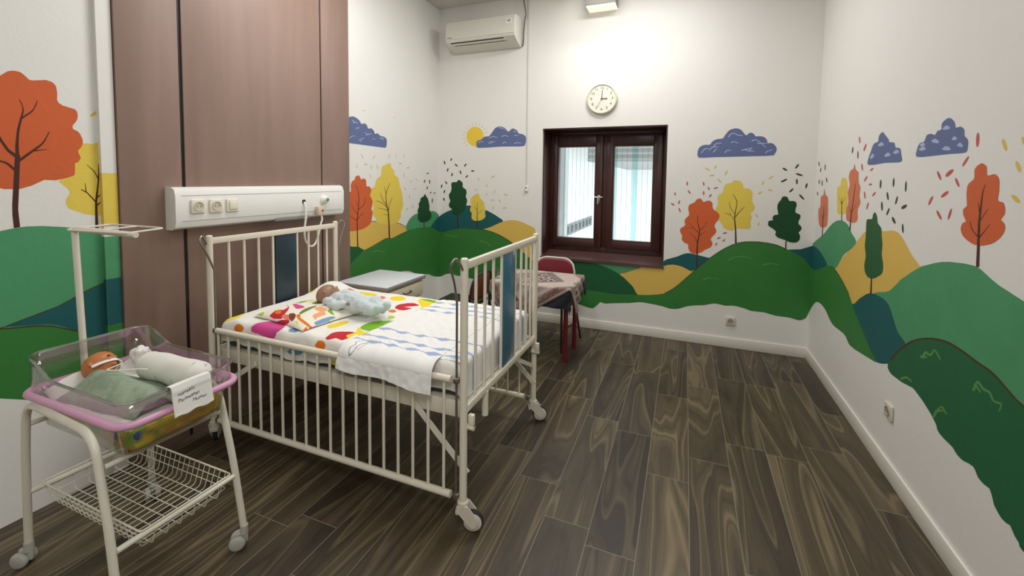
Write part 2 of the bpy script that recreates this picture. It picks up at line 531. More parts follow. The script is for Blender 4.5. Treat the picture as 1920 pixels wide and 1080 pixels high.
  ('yellow',111,[3436,1642,3445,1639,3457,1628,3465,1601,3469,1594,3504,1575,3511,1569,3514,1561,3515,1534,3519,1526,3527,1520,3565,1506,3574,1500,3580,1493,3599,1417,3607,1401,3622,1383,3630,1366,3642,1313,3653,1229,3647,1207,3617,1158,3615,1147,3614,1116,3612,1106,3591,1081,3560,1058,3504,1051,3456,1048,3394,1055,3279,1078,3254,1086,3242,1093,3238,1102,3242,1118,3240,1125,3204,1152,3193,1171,3190,1186,3192,1194,3203,1223,3205,1232,3202,1251,3191,1280,3157,1328,3155,1335,3157,1345,3170,1379,3178,1393,3195,1406,3211,1414,3220,1415,3228,1421,3235,1459,3247,1481,3265,1497,3305,1511,3312,1517,3316,1534,3317,1565,3324,1590,3332,1604,3345,1612,3408,1631]),
  ('orange',122,[2855,1368,2858,1388,2863,1392,2873,1377,2879,1374,2903,1374,2911,1376,2916,1380,2918,1388,2916,1433,2927,1457,2940,1471,2960,1475,2973,1504,2986,1511,3008,1517,3019,1514,3031,1504,3040,1484,3044,1482,3077,1491,3091,1487,3103,1479,3108,1473,3110,1464,3111,1429,3114,1422,3118,1419,3144,1422,3165,1409,3175,1398,3177,1385,3171,1365,3158,1343,3157,1338,3185,1301,3192,1287,3194,1273,3188,1243,3177,1221,3177,1215,3191,1184,3193,1169,3183,1139,3177,1111,3168,1093,3153,1078,3132,1066,3089,1050,3023,1039,2949,1038,2911,1040,2887,1052,2863,1041,2856,1047,2851,1068,2849,1115,2850,1256]),
  ('dgreen',133,[2849,915,2859,927,2873,927,2922,907,2998,896,3017,889,3037,875,3066,864,3071,859,3070,852,3046,830,3005,804,2962,779,2871,731,2860,722,2850,706,2848,706,2844,747,2842,841,2844,886]),
  ('green',144,[2799,712,2811,724,2829,733,2892,753,3052,842,3092,856,3185,872,3369,920,3400,921,3453,911,3473,911,3517,917,3592,934,3715,956,3773,964,3852,969,3999,968,4098,960,4168,951,4204,943,4239,930,4335,886,4335,357,4228,383,4136,423,4106,432,3942,463,3899,474,3863,487,3798,520,3753,536,3689,549,3603,559,3396,574,3197,584,3104,587,2920,587,2847,591,2797,600,2773,617,2767,641,2774,667]),
  ('outline',155,[3073,848,3187,870,3368,917,3384,919,3404,918,3448,909,3474,908,3502,911,3594,931,3747,958,3743,963,3590,936,3498,917,3472,913,3448,915,3404,923,3383,924,3365,922,3184,875,3070,852]),
  ('tuft',156,[3201,815,3266,816,3289,813,3309,808,3365,784,3369,788,3313,815,3290,822,3265,826,3197,828]),
  ('pine',157,[4052,1328,4057,1326,4062,1320,4076,1299,4102,1280,4111,1269,4134,1208,4139,1187,4134,1159,4135,1153,4139,1147,4165,1122,4178,1100,4182,1086,4179,1072,4165,1052,4149,1041,4129,1031,4095,1023,4028,1019,3999,1019,3973,1025,3936,1043,3915,1060,3907,1078,3917,1116,3907,1148,3907,1155,3911,1163,3932,1193,3933,1200,3926,1220,3927,1226,3930,1232,3956,1253,3961,1280,3966,1286,3973,1290,4015,1301,4045,1326]),
  ('trunk',168,[3002,894,2996,1126,2985,1127,2987,896]),
  ('trunk',160,[2996,1126,3007,1206,3018,1281,3020,1306,3018,1328,3015,1350,3004,1388,2996,1405,2985,1420,2968,1442,2965,1441,2991,1403,2999,1387,3008,1349,3011,1328,3012,1306,3010,1282,2985,1128]),
  ('trunk',161,[3011,1218,3061,1244,3077,1256,3087,1273,3095,1293,3104,1325,3100,1326,3082,1275,3072,1259,3057,1247,3006,1223]),
  ('trunk',162,[2998,1134,3025,1159,3036,1167,3048,1173,3081,1184,3079,1187,3044,1176,3032,1170,3020,1162,2991,1137]),
  ('trunk',163,[2993,1129,2939,1155,2904,1175,2902,1173,2936,1152,2989,1124]),
  ('trunk',164,[2998,1182,2964,1212,2953,1224,2918,1279,2916,1278,2939,1237,2949,1223,2960,1210,2993,1179]),
  ('trunk',165,[3003,1253,2981,1298,2979,1298,2997,1252]),
  ('trunk',166,[3443,913,3437,1050,3424,1181,3408,1181,3418,1051,3421,915]),
  ('trunk',167,[3424,1182,3402,1231,3396,1252,3388,1299,3387,1325,3390,1350,3401,1377,3448,1453,3444,1454,3413,1409,3394,1379,3382,1351,3378,1325,3378,1299,3381,1274,3389,1230,3409,1180]),
  ('trunk',168,[3390,1346,3358,1420,3354,1419,3382,1345]),
  ('trunk',160,[3402,1233,3355,1278,3340,1294,3327,1312,3298,1358,3294,1357,3322,1310,3334,1292,3349,1275,3394,1230]),
  ('trunk',161,[3401,1219,3346,1255,3324,1267,3300,1275,3275,1281,3237,1289,3236,1286,3298,1271,3320,1263,3341,1252,3394,1215]),
  ('trunk',162,[3415,1189,3371,1200,3330,1209,3266,1221,3265,1218,3351,1201,3411,1183]),
  ('trunk',163,[3426,1190,3434,1233,3440,1249,3450,1264,3482,1305,3478,1307,3444,1266,3434,1250,3427,1234,3416,1191]),
  ('trunk',164,[3422,1143,3382,1153,3343,1153,3344,1150,3381,1150,3419,1139]),
  ('trunk',165,[4041,957,4038,1028,4022,1029,4023,959]),
 ],
 'B': [
  ('teal',21,[-2635,1057,-2581,1093,-2531,1119,-2499,1132,-2375,1178,-2332,1189,-2273,1200,-2240,1202,-2166,1190,-2069,1168,-2012,1150,-1930,1113,-1838,1061,-1829,1052,-1827,1041,-1833,1027,-1847,1010,-1865,992,-1887,975,-1910,961,-1963,940,-1993,931,-2071,917,-2123,912,-2373,895,-2568,869,-2605,866,-2635,867]),
  ('ochre',32,[-2126,924,-2136,930,-2131,932,-2100,933,-2083,937,-2016,958,-1964,978,-1853,1031,-1827,1041,-1757,1059,-1713,1063,-1690,1062,-1643,1055,-1582,1038,-1519,1010,-1479,997,-1469,991,-1461,980,-1457,968,-1459,881,-1440,694,-1441,634,-1455,597,-1485,587,-1528,597,-1579,618,-1681,674,-1727,705,-1864,822,-1909,853,-1957,875,-2009,892]),
  ('green',43,[-2635,886,-2605,877,-2582,878,-2490,909,-2421,924,-2373,932,-2266,940,-2145,944,-2085,941,-2004,930,-1931,913,-1846,881,-1770,845,-1713,809,-1657,769,-1564,695,-1443,607,-1326,505,-1293,479,-1255,455,-1170,409,-1133,384,-1107,357,-1093,324,-1087,287,-1087,249,-1093,215,-1104,189,-1119,172,-1139,162,-1165,156,-1195,154,-1229,157,-1269,165,-1315,178,-1713,321,-1798,341,-1903,360,-1971,378,-1987,378,-2007,375,-2071,356,-2092,353,-2112,354,-2192,374,-2301,387,-2411,395,-2424,398,-2449,408,-2460,409,-2489,407,-2537,396,-2592,367,-2608,361,-2635,357]),
  ('outline',54,[-2238,938,-2125,939,-2085,938,-2051,934,-2018,929,-1956,916,-1900,899,-1848,878,-1776,844,-1730,816,-1660,766,-1567,692,-1500,644,-1445,604,-1441,610,-1562,698,-1655,772,-1725,822,-1772,850,-1844,885,-1897,905,-1953,923,-2016,936,-2049,941,-2084,945,-2169,946,-2237,945]),
  ('tuft',55,[-2548,847,-2469,838,-2442,837,-2417,840,-2358,857,-2360,862,-2418,850,-2441,848,-2467,849,-2544,862]),
  ('tuft',56,[-2105,802,-2046,796,-2027,792,-2011,784,-1974,756,-1970,761,-2005,792,-2022,801,-2042,807,-2102,817]),
  ('pine',57,[-2382,1485,-2371,1485,-2360,1481,-2335,1464,-2325,1450,-2324,1442,-2324,1413,-2322,1406,-2316,1399,-2286,1381,-2278,1369,-2274,1347,-2285,1301,-2268,1262,-2268,1246,-2275,1215,-2284,1192,-2291,1159,-2309,1134,-2340,1109,-2367,1097,-2408,1086,-2430,1087,-2448,1094,-2454,1099,-2457,1107,-2455,1136,-2457,1145,-2463,1152,-2489,1168,-2499,1181,-2502,1195,-2501,1209,-2486,1238,-2484,1245,-2485,1253,-2499,1281,-2503,1309,-2499,1322,-2479,1347,-2470,1371,-2468,1397,-2473,1433,-2467,1451,-2456,1458,-2448,1460,-2405,1461,-2399,1465]),
  ('yellow',68,[-2147,1337,-2134,1336,-2119,1326,-2110,1291,-2062,1246,-2053,1234,-2052,1228,-2055,1200,-2041,1151,-2046,1121,-2037,1094,-2038,1087,-2048,1072,-2073,1051,-2093,1042,-2127,1034,-2151,1032,-2173,1033,-2190,1040,-2203,1050,-2210,1065,-2211,1074,-2208,1115,-2211,1122,-2227,1138,-2231,1151,-2226,1179,-2218,1189,-2217,1194,-2223,1253,-2223,1272,-2218,1288,-2207,1300,-2161,1330]),
  ('trunk',70,[-2373,941,-2380,1027,-2382,1128,-2394,1127,-2395,1026,-2391,939]),
  ('trunk',71,[-2134,954,-2137,1098,-2138,1236,-2142,1236,-2145,1097,-2146,953]),
  ('trunk',72,[-2137,1106,-2084,1153,-2086,1155,-2141,1109]),
  ('trunk',73,[-2137,1149,-2177,1191,-2180,1189,-2141,1146]),
  ('leafd',14,[-2567,1702,-2571,1698,-2571,1689,-2568,1678,-2563,1667,-2557,1659,-2552,1657,-2549,1661,-2548,1671,-2551,1682,-2556,1693,-2562,1700]),
  ('leafd',15,[-2464,1730,-2468,1730,-2475,1725,-2481,1718,-2485,1711,-2485,1703,-2483,1700,-2478,1700,-2471,1704,-2466,1711,-2462,1719,-2461,1726]),
  ('leafd',16,[-2429,1664,-2429,1660,-2423,1652,-2414,1645,-2403,1639,-2394,1636,-2389,1637,-2389,1642,-2394,1650,-2404,1657,-2414,1663,-2424,1666]),
  ('leafd',17,[-2279,1669,-2284,1669,-2292,1664,-2300,1656,-2307,1646,-2309,1638,-2308,1634,-2302,1634,-2294,1639,-2286,1647,-2280,1656,-2277,1665]),
  ('leafd',18,[-2512,1617,-2517,1616,-2523,1609,-2527,1599,-2529,1589,-2527,1580,-2524,1577,-2519,1578,-2513,1585,-2510,1595,-2508,1605,-2509,1614]),
  ('leafd',10,[-2364,1594,-2367,1590,-2366,1580,-2362,1569,-2357,1558,-2350,1551,-2345,1550,-2342,1554,-2343,1563,-2347,1574,-2352,1585,-2359,1592]),
  ('leafd',11,[-2223,1584,-2219,1581,-2211,1579,-2200,1579,-2189,1581,-2181,1585,-2178,1589,-2182,1592,-2190,1594,-2201,1594,-2212,1592,-2220,1588]),
  ('leafd',12,[-2457,1564,-2462,1563,-2467,1556,-2471,1546,-2473,1535,-2472,1527,-2468,1524,-2463,1525,-2458,1532,-2454,1542,-2452,1552,-2453,1561]),
  ('leafd',13,[-2259,1541,-2264,1541,-2272,1538,-2280,1531,-2287,1523,-2290,1515,-2289,1511,-2284,1510,-2276,1514,-2268,1521,-2261,1529,-2258,1536]),
  ('leafd',14,[-2549,1469,-2551,1465,-2550,1457,-2545,1448,-2538,1440,-2531,1435,-2525,1435,-2523,1439,-2525,1447,-2530,1456,-2536,1464,-2544,1469]),
  ('leafd',15,[-2593,1431,-2598,1429,-2603,1422,-2606,1412,-2607,1401,-2605,1393,-2601,1390,-2596,1392,-2591,1399,-2589,1409,-2587,1420,-2589,1428]),
  ('leafd',16,[-2554,1371,-2559,1369,-2565,1362,-2569,1352,-2571,1341,-2569,1333,-2566,1330,-2561,1331,-2555,1338,-2552,1349,-2550,1359,-2551,1367]),
  ('leafd',17,[-2574,1279,-2577,1275,-2577,1267,-2574,1258,-2569,1249,-2562,1244,-2557,1243,-2554,1247,-2554,1255,-2557,1264,-2562,1272,-2569,1278]),
  ('olive',18,[-1928,1539,-1932,1540,-1943,1538,-1957,1532,-1969,1525,-1977,1518,-1978,1514,-1974,1512,-1963,1515,-1949,1520,-1937,1527,-1929,1534]),
  ('olive',10,[-2126,1517,-2129,1515,-2132,1507,-2134,1496,-2135,1484,-2134,1476,-2131,1473,-2128,1475,-2125,1484,-2123,1495,-2123,1506,-2124,1514]),
  ('olive',11,[-2039,1445,-2040,1441,-2037,1433,-2031,1424,-2024,1415,-2017,1409,-2014,1408,-2013,1412,-2016,1420,-2022,1429,-2028,1438,-2035,1444]),
  ('olive',12,[-2136,1394,-2140,1394,-2148,1390,-2158,1384,-2166,1376,-2172,1369,-2172,1366,-2168,1366,-2160,1370,-2151,1376,-2142,1384,-2136,1391]),
  ('olive',13,[-1931,1379,-1934,1377,-1938,1370,-1940,1361,-1941,1352,-1940,1344,-1938,1342,-1935,1344,-1932,1350,-1929,1360,-1928,1369,-1929,1376]),
  ('olive',14,[-2022,1348,-2025,1346,-2029,1340,-2032,1332,-2034,1323,-2034,1316,-2032,1313,-2029,1315,-2025,1321,-2022,1329,-2020,1338,-2020,1345]),
  ('olive',15,[-1983,1266,-1980,1264,-1969,1263,-1956,1264,-1943,1266,-1933,1269,-1930,1272,-1933,1274,-1944,1275,-1957,1274,-1970,1272,-1980,1268]),
  ('olive',16,[-1882,1281,-1883,1277,-1880,1269,-1874,1260,-1867,1251,-1860,1246,-1856,1245,-1855,1249,-1858,1257,-1864,1267,-1871,1275,-1878,1281]),
  ('olive',17,[-1825,1338,-1823,1334,-1815,1329,-1803,1326,-1790,1323,-1780,1324,-1776,1327,-1778,1330,-1787,1335,-1799,1339,-1811,1341,-1821,1340]),
  ('olive',18,[-1834,1186,-1831,1183,-1821,1181,-1809,1182,-1796,1184,-1787,1188,-1785,1192,-1788,1195,-1798,1196,-1810,1196,-1822,1194,-1831,1190]),
  ('olive',10,[-1947,1208,-1950,1206,-1953,1198,-1955,1187,-1956,1176,-1955,1167,-1953,1164,-1950,1167,-1947,1175,-1945,1186,-1944,1197,-1945,1205]),
  ('sun',71,[-2070,1964,-2072,1942,-2078,1921,-2086,1906,-2099,1889,-2116,1876,-2136,1866,-2151,1861,-2173,1859,-2195,1862,-2216,1869,-2231,1878,-2248,1892,-2263,1910,-2273,1930,-2278,1946,-2280,1969,-2278,1991,-2274,2007,-2264,2027,-2250,2044,-2233,2057,-2218,2065,-2197,2071,-2175,2073,-2153,2070,-2137,2064,-2118,2054,-2101,2039,-2087,2022,-2079,2007,-2072,1986]),
  ('olive',82,[-2269,1882,-2290,1860,-2287,1857,-2263,1877]),
  ('olive',83,[-2292,1913,-2319,1898,-2317,1895,-2288,1907]),
  ('olive',84,[-2304,1950,-2335,1943,-2334,1940,-2302,1943]),
  ('olive',85,[-2304,1988,-2336,1990,-2337,1987,-2305,1980]),
  ('olive',86,[-2293,2024,-2323,2035,-2324,2032,-2296,2017]),
  ('olive',87,[-2271,2054,-2296,2073,-2299,2070,-2276,2049]),
  ('olive',88,[-2240,2077,-2258,2101,-2262,2100,-2247,2073]),
  ('olive',80,[-2203,2089,-2213,2117,-2217,2117,-2211,2088]),
  ('olive',81,[-2164,2090,-2165,2120,-2169,2120,-2173,2091]),
  ('olive',82,[-2127,2080,-2118,2108,-2122,2110,-2134,2083]),
  ('olive',83,[-2093,2060,-2076,2084,-2080,2086,-2100,2065]),
  ('olive',84,[-2067,2032,-2044,2050,-2046,2053,-2072,2038]),
  ('olive',85,[-2051,1998,-2023,2008,-2024,2011,-2053,2005]),
  ('slate',86,[-2157,1879,-2158,1903,-2151,1916,-2145,1920,-2106,1928,-2062,1960,-2051,1962,-2015,1964,-2005,1967,-1988,1983,-1935,2049,-1915,2060,-1879,2067,-1846,2061,-1818,2047,-1787,2013,-1778,2010,-1769,2013,-1740,2037,-1731,2041,-1710,2037,-1682,2021,-1676,2015,-1663,1991,-1657,1985,-1606,1975,-1585,1956,-1577,1939,-1575,1930,-1577,1896,-1586,1863,-1592,1857,-1604,1852,-1646,1848,-1864,1851,-2031,1842,-2126,1840,-2148,1845,-2157,1852]),
  ('mark',97,[-2134,1893,-2105,1904,-2095,1906,-2087,1905,-2066,1899,-2064,1904,-2086,1912,-2096,1913,-2107,1911,-2138,1902]),
  ('mark',98,[-2003,1945,-1968,1956,-1955,1957,-1942,1955,-1906,1944,-1904,1950,-1940,1962,-1955,1964,-1969,1963,-2007,1954]),
  ('mark',90,[-2012,1886,-1984,1900,-1974,1903,-1962,1903,-1929,1896,-1928,1901,-1962,1910,-1975,1911,-1987,1908,-2017,1893]),
  ('mark',91,[-1980,1879,-1962,1901,-1967,1905,-1988,1885]),
  ('mark',92,[-1887,2050,-1848,2044,-1840,2041,-1819,2027,-1816,2031,-1837,2046,-1846,2051,-1856,2054,-1886,2059]),
  ('mark',93,[-1854,1954,-1826,1963,-1817,1965,-1807,1963,-1779,1954,-1777,1959,-1805,1970,-1817,1972,-1828,1971,-1858,1963]),
  ('mark',94,[-1842,1879,-1826,1891,-1821,1893,-1815,1893,-1797,1888,-1795,1893,-1814,1900,-1823,1900,-1830,1898,-1848,1886]),
  ('mark',95,[-1722,2009,-1683,2001,-1681,2006,-1719,2018]),
  ('mark',96,[-1710,1961,-1662,1962,-1662,1967,-1710,1970]),
  ('mark',97,[-1707,1876,-1680,1885,-1671,1887,-1661,1886,-1633,1880,-1632,1885,-1660,1893,-1671,1894,-1682,1892,-1711,1884]),
  ('lgreen',98,[-864,675,-854,682,-826,685,-713,681,-598,681,-400,687,-374,686,-362,683,-359,679,-363,673,-381,659,-416,641,-544,583,-609,570,-636,567,-664,568,-693,574,-730,589,-817,636,-850,659]),
  ('dgreen',100,[-1342,657,-1306,680,-1253,686,-1089,670,-894,671,-813,666,-739,648,-659,621,-595,590,-562,571,-529,548,-389,423,-376,407,-372,393,-376,381,-384,370,-401,360,-430,352,-475,345,-545,339,-942,326,-1031,318,-1208,295,-1282,297,-1336,317,-1367,368,-1380,444,-1378,528,-1364,604]),
  ('teal',111,[-161,750,-147,759,-126,768,-58,793,6,826,34,834,56,836,86,833,215,807,236,807,258,811,276,815,286,814,284,805,265,783,231,750,151,680,121,658,105,649,97,649,83,660,63,666,-78,681,-126,689,-160,697,-176,706,-182,717,-179,728]),
  ('ochre',122,[-571,589,-567,594,-559,597,-515,608,-443,641,-389,660,-339,669,-194,681,-159,686,-151,689,-149,702,-145,706,-125,713,-99,718,-57,718,-12,710,62,677,75,675,100,678,108,677,109,668,91,627,57,573,38,547,-7,499,-55,455,-76,439,-102,423,-285,389,-333,384,-370,385,-395,395,-411,412,-434,454,-447,473,-529,548,-563,576,-569,583]),
  ('outline',133,[-145,707,-103,715,-86,717,-50,715,-12,707,7,700,62,674,74,670,98,665,99,670,63,679,9,705,-11,712,-49,719,-86,722,-103,720,-145,712]),
  ('outline',134,[-570,587,-534,595,-514,602,-388,656,-390,661,-515,607,-536,600,-571,592]),
  ('teal',135,[831,922,842,927,929,936,1015,971,1015,747,973,788,840,904,832,914]),
  ('green',146,[-1187,371,-1137,380,-1066,385,-985,386,-790,385,-664,378,-598,377,-309,401,-214,417,-170,428,-150,435,-118,453,-60,502,6,569,124,699,215,791,274,845,340,896,404,936,435,951,465,963,518,974,610,980,683,974,754,960,876,909,931,878,957,859,1015,786,1015,399,997,350,984,338,967,327,946,321,934,322,882,334,861,336,770,338,677,358,584,357,569,360,520,376,454,387,424,387,369,379,302,389,285,389,268,386,201,364,101,348,68,340,33,327,-12,306,-27,301,-58,295,-103,294,-163,308,-214,315,-341,325,-386,322,-472,304,-554,294,-702,271,-719,271,-746,279,-753,278,-761,274,-785,245,-817,214,-827,209,-849,206,-887,210,-959,229,-1102,244,-1151,252,-1185,264,-1206,282,-1219,306,-1223,331,-1213,354]),
  ('outline',157,[-149,432,-95,469,-54,503,8,567,135,706,210,782,244,815,284,849,325,882,365,910,405,933,443,952,482,965,527,973,597,977,642,976,710,967,754,957,775,950,828,925,830,931,777,955,755,963,734,968,688,976,619,982,550,980,504,975,461,964,441,957,403,939,363,915,322,887,281,854,241,819,206,787,131,710,4,571,-37,528,-77,490,-98,474,-152,438]),
  ('tuft',158,[382,791,420,817,435,825,469,834,505,836,525,834,577,820,578,824,526,840,506,844,468,842,433,834,416,827,376,801]),
  ('tuft',150,[182,591,217,612,232,617,252,618,312,612,312,617,252,625,232,625,214,621,177,602]),
  ('tuft',151,[655,770,698,788,714,791,730,791,775,784,775,789,731,799,714,799,697,796,652,782]),
  ('yellow',152,[388,1507,403,1515,416,1517,435,1515,448,1510,458,1502,470,1485,478,1450,482,1448,506,1450,519,1445,538,1431,545,1421,550,1409,551,1390,548,1338,552,1327,568,1300,572,1284,570,1269,565,1256,545,1234,542,1228,543,1221,553,1189,542,1149,547,1110,542,1095,534,1089,496,1089,446,1088,413,1073,396,1069,361,1072,342,1082,329,1094,324,1114,298,1145,293,1153,292,1161,297,1184,295,1193,265,1237,261,1248,261,1259,281,1297,273,1346,273,1362,278,1378,283,1384,307,1400,313,1407,316,1416,322,1459,330,1473,346,1487,381,1492,384,1494]),
  ('orange',163,[124,1348,132,1346,143,1338,155,1319,159,1316,163,1316,184,1327,200,1330,210,1329,225,1319,233,1308,234,1300,235,1271,239,1258,245,1251,283,1221,293,1205,295,1193,294,1179,286,1157,265,1126,258,1109,259,1094,273,1063,274,1051,271,1040,265,1028,244,1004,231,985,232,972,246,943,246,931,243,919,236,909,226,900,209,889,185,877,156,851,127,837,104,834,81,837,71,841,62,847,54,857,46,877,43,891,43,911,40,917,36,921,9,931,-12,953,-16,966,-12,997,-28,1023,-34,1043,-33,1056,-30,1063,2,1087,8,1094,9,1102,2,1135,5,1146,13,1160,35,1182,39,1191,40,1207,32,1240,32,1266,36,1281,43,1290,84,1311,95,1332,103,1340]),
  ('pine',174,[796,1385,808,1382,816,1376,830,1346,835,1345,851,1347,861,1346,876,1340,882,1332,886,1310,879,1279,878,1254,885,1245,908,1235,916,1227,917,1205,906,1178,904,1162,907,1151,924,1134,930,1119,928,1103,910,1079,911,1074,919,1059,922,1047,921,1025,914,1007,901,995,890,990,866,989,839,994,812,1008,767,1022,751,1031,741,1044,737,1054,743,1072,739,1082,715,1103,688,1120,684,1125,679,1135,680,1156,685,1167,693,1171,715,1174,711,1200,718,1214,726,1221,750,1225,753,1229,743,1282,744,1312,755,1336,767,1352,776,1377,783,1382]),
  ('trunk',185,[129,699,125,922,136,1013,139,1055,132,1055,128,1014,118,947,115,899,117,698]),
  ('trunk',186,[139,1056,124,1109,119,1129,117,1147,116,1194,112,1194,112,1146,114,1128,118,1108,132,1054]),
  ('trunk',187,[137,1053,163,1077,172,1089,185,1118,193,1144,191,1144,176,1104,169,1091,160,1081,134,1057]),
  ('trunk',188,[130,1032,50,1109,48,1107,126,1028]),
  ('trunk',180,[76,1079,24,1065,24,1063,77,1074]),
  ('trunk',181,[118,939,108,975,100,988,88,1000,71,1011,45,1028,44,1026,86,997,97,986,104,973,113,938]),
  ('trunk',182,[134,1003,159,1026,187,1049,186,1051,157,1029,131,1008]),
  ('trunk',183,[443,955,437,1047,431,1110,420,1183,412,1182,424,1079,429,954]),
  ('trunk',184,[420,1182,432,1299,433,1317,431,1335,423,1353,393,1398,391,1396,419,1351,426,1333,428,1317,427,1300,412,1183]),
  ('trunk',185,[418,1216,392,1255,384,1270,379,1284,371,1321,368,1320,376,1283,381,1268,389,1253,415,1213]),
  ('trunk',186,[424,1185,456,1238,493,1281,491,1284,463,1254,443,1228,419,1189]),
  ('trunk',187,[413,1168,392,1197,382,1207,370,1213,356,1218,334,1224,334,1222,369,1210,381,1204,390,1195,410,1165]),
  ('trunk',188,[387,1204,376,1233,374,1232,383,1203]),
  ('trunk',180,[826,928,825,1001,816,1001,816,927]),
  ('slate',181,[95,1731,91,1748,93,1779,100,1803,109,1815,125,1827,138,1832,158,1836,186,1834,191,1835,196,1840,212,1865,235,1880,254,1885,289,1888,298,1891,315,1922,330,1944,342,1957,355,1966,384,1975,398,1976,412,1974,425,1969,444,1956,459,1937,472,1916,484,1915,491,1918,495,1923,503,1932,517,1935,530,1930,538,1924,554,1901,580,1902,601,1900,614,1896,626,1888,639,1872,648,1841,652,1840,674,1842,693,1833,711,1811,718,1792,715,1768,710,1758,701,1745,704,1737,649,1732,236,1723,134,1718,101,1721]),
  ('mark',192,[127,1760,147,1788,154,1795,161,1798,182,1799,182,1805,159,1805,150,1802,142,1794,121,1765]),
  ('mark',193,[189,1783,210,1805,219,1810,229,1812,261,1810,262,1816,229,1819,217,1817,206,1811,183,1789]),
  ('mark',194,[225,1815,240,1836,247,1842,257,1844,289,1847,289,1852,256,1851,244,1848,235,1842,218,1820]),
  ('mark',195,[227,1763,239,1786,242,1788,255,1786,255,1792,241,1794,235,1792,230,1787,220,1768]),
  ('mark',196,[321,1758,331,1775,336,1779,342,1780,366,1777,367,1782,342,1787,333,1786,326,1781,314,1763]),
  ('mark',197,[344,1896,355,1917,360,1922,372,1928,378,1929,385,1929,391,1927,405,1917,413,1913,424,1911,453,1908,453,1914,415,1919,393,1933,386,1936,370,1935,355,1928,349,1922,337,1900]),
  ('mark',198,[365,1846,382,1854,388,1854,396,1853,420,1843,421,1848,397,1859,388,1861,380,1861,362,1855]),
  ('mark',190,[449,1777,476,1787,534,1798,533,1804,474,1794,456,1789,446,1785]),
  ('mark',191,[474,1782,510,1771,548,1771,548,1776,510,1778,476,1790]),
  ('mark',192,[509,1775,531,1799,528,1803,504,1781]),
  ('mark',193,[526,1857,547,1868,554,1869,561,1866,588,1848,633,1803,636,1807,591,1853,563,1873,554,1876,545,1875,535,1872,522,1864]),
  ('mark',194,[569,1839,593,1835,614,1835,644,1839,643,1844,603,1842,569,1847]),
  ('mark',195,[636,1754,654,1769,687,1781,685,1786,660,1779,645,1772,631,1761]),
  ('leafr',16,[13,1502,10,1500,8,1492,8,1481,9,1471,12,1464,16,1461,19,1464,21,1472,21,1482,19,1492,16,1500]),
  ('leafr',17,[22,1420,21,1416,24,1408,29,1399,36,1391,43,1386,47,1387,48,1391,45,1399,39,1408,33,1416,26,1421]),
  ('leafr',18,[150,1500,147,1497,146,1490,147,1481,150,1472,153,1465,157,1464,160,1467,161,1474,160,1483,157,1492,153,1499]),
  ('leafr',10,[191,1454,189,1451,189,1444,192,1436,196,1429,201,1425,205,1424,207,1428,206,1435,203,1442,199,1449,194,1454]),
  ('leafr',11,[238,1437,241,1435,248,1435,257,1438,266,1442,272,1447,273,1451,269,1454,262,1454,253,1451,244,1446,238,1441]),
  ('leafr',12,[155,1417,152,1414,150,1406,150,1396,152,1386,155,1378,159,1376,162,1379,163,1387,163,1397,162,1407,158,1415]),
  ('leafr',13,[201,1360,205,1359,211,1363,218,1370,223,1379,225,1386,224,1390,220,1390,214,1386,208,1379,203,1371,200,1364]),
  ('leafr',14,[-88,1399,-91,1397,-93,1391,-94,1383,-93,1375,-90,1369,-87,1367,-83,1369,-81,1375,-81,1383,-81,1391,-84,1397]),
  ('leafr',15,[-121,1296,-121,1291,-116,1285,-108,1279,-99,1275,-91,1273,-88,1275,-88,1279,-93,1286,-101,1292,-110,1296,-117,1298]),
  ('leafr',16,[-45,1326,-49,1325,-53,1318,-56,1309,-58,1299,-57,1291,-55,1288,-51,1289,-46,1296,-43,1305,-42,1315,-42,1323]),
  ('leafr',17,[-51,1255,-53,1251,-52,1242,-48,1231,-43,1221,-38,1215,-33,1214,-32,1218,-33,1227,-36,1237,-41,1247,-47,1254]),
  ('leafr',18,[327,1035,330,1032,337,1032,346,1034,355,1037,361,1041,362,1045,360,1048,352,1049,343,1047,334,1044,328,1039]),
  ('leafr',10,[281,986,284,984,291,983,299,985,307,989,313,994,314,998,311,1000,304,1001,296,999,288,995,282,990]),
  ('leafr',11,[330,961,333,960,339,963,344,969,348,976,350,983,349,986,345,987,340,984,335,978,330,971,328,965]),
  ('leafr',12,[269,920,273,920,278,924,282,931,286,938,287,945,285,948,281,948,276,944,272,938,268,930,267,924]),
  ('leafy',13,[159,1625,160,1621,168,1614,179,1608,190,1604,200,1602,204,1604,202,1608,194,1615,183,1621,172,1626,162,1627]),
  ('leafy',14,[253,1650,249,1650,243,1645,238,1637,234,1628,232,1620,234,1616,238,1616,243,1621,249,1629,253,1638,254,1646]),
  ('leafy',15,[194,1555,198,1552,207,1550,219,1551,231,1553,239,1556,242,1560,239,1563,229,1565,217,1564,205,1562,197,1559]),
  ('leafy',16,[345,1602,341,1602,335,1596,329,1586,324,1576,321,1567,323,1562,327,1563,333,1569,339,1579,344,1589,346,1598]),
  ('leafy',17,[268,1530,268,1526,271,1517,278,1508,285,1499,292,1494,296,1494,297,1499,294,1507,287,1516,280,1525,272,1530]),
  ('leafy',18,[702,1559,698,1560,691,1556,682,1549,674,1541,669,1533,669,1528,673,1528,680,1531,689,1539,697,1547,702,1555]),
  ('leafy',10,[630,1517,627,1516,622,1509,619,1498,617,1488,617,1479,619,1476,623,1477,627,1484,630,1494,632,1505,632,1514]),
  ('leafy',11,[626,1426,622,1426,614,1423,605,1416,596,1408,591,1400,591,1395,595,1394,603,1398,612,1405,620,1413,625,1421]),
  ('leafy',12,[667,1440,668,1436,674,1431,683,1428,692,1425,699,1425,702,1427,701,1431,695,1436,686,1440,677,1443,670,1443]),
  ('leafy',13,[581,1223,580,1219,582,1212,588,1203,593,1196,599,1191,603,1191,603,1195,601,1202,596,1211,590,1218,584,1223]),
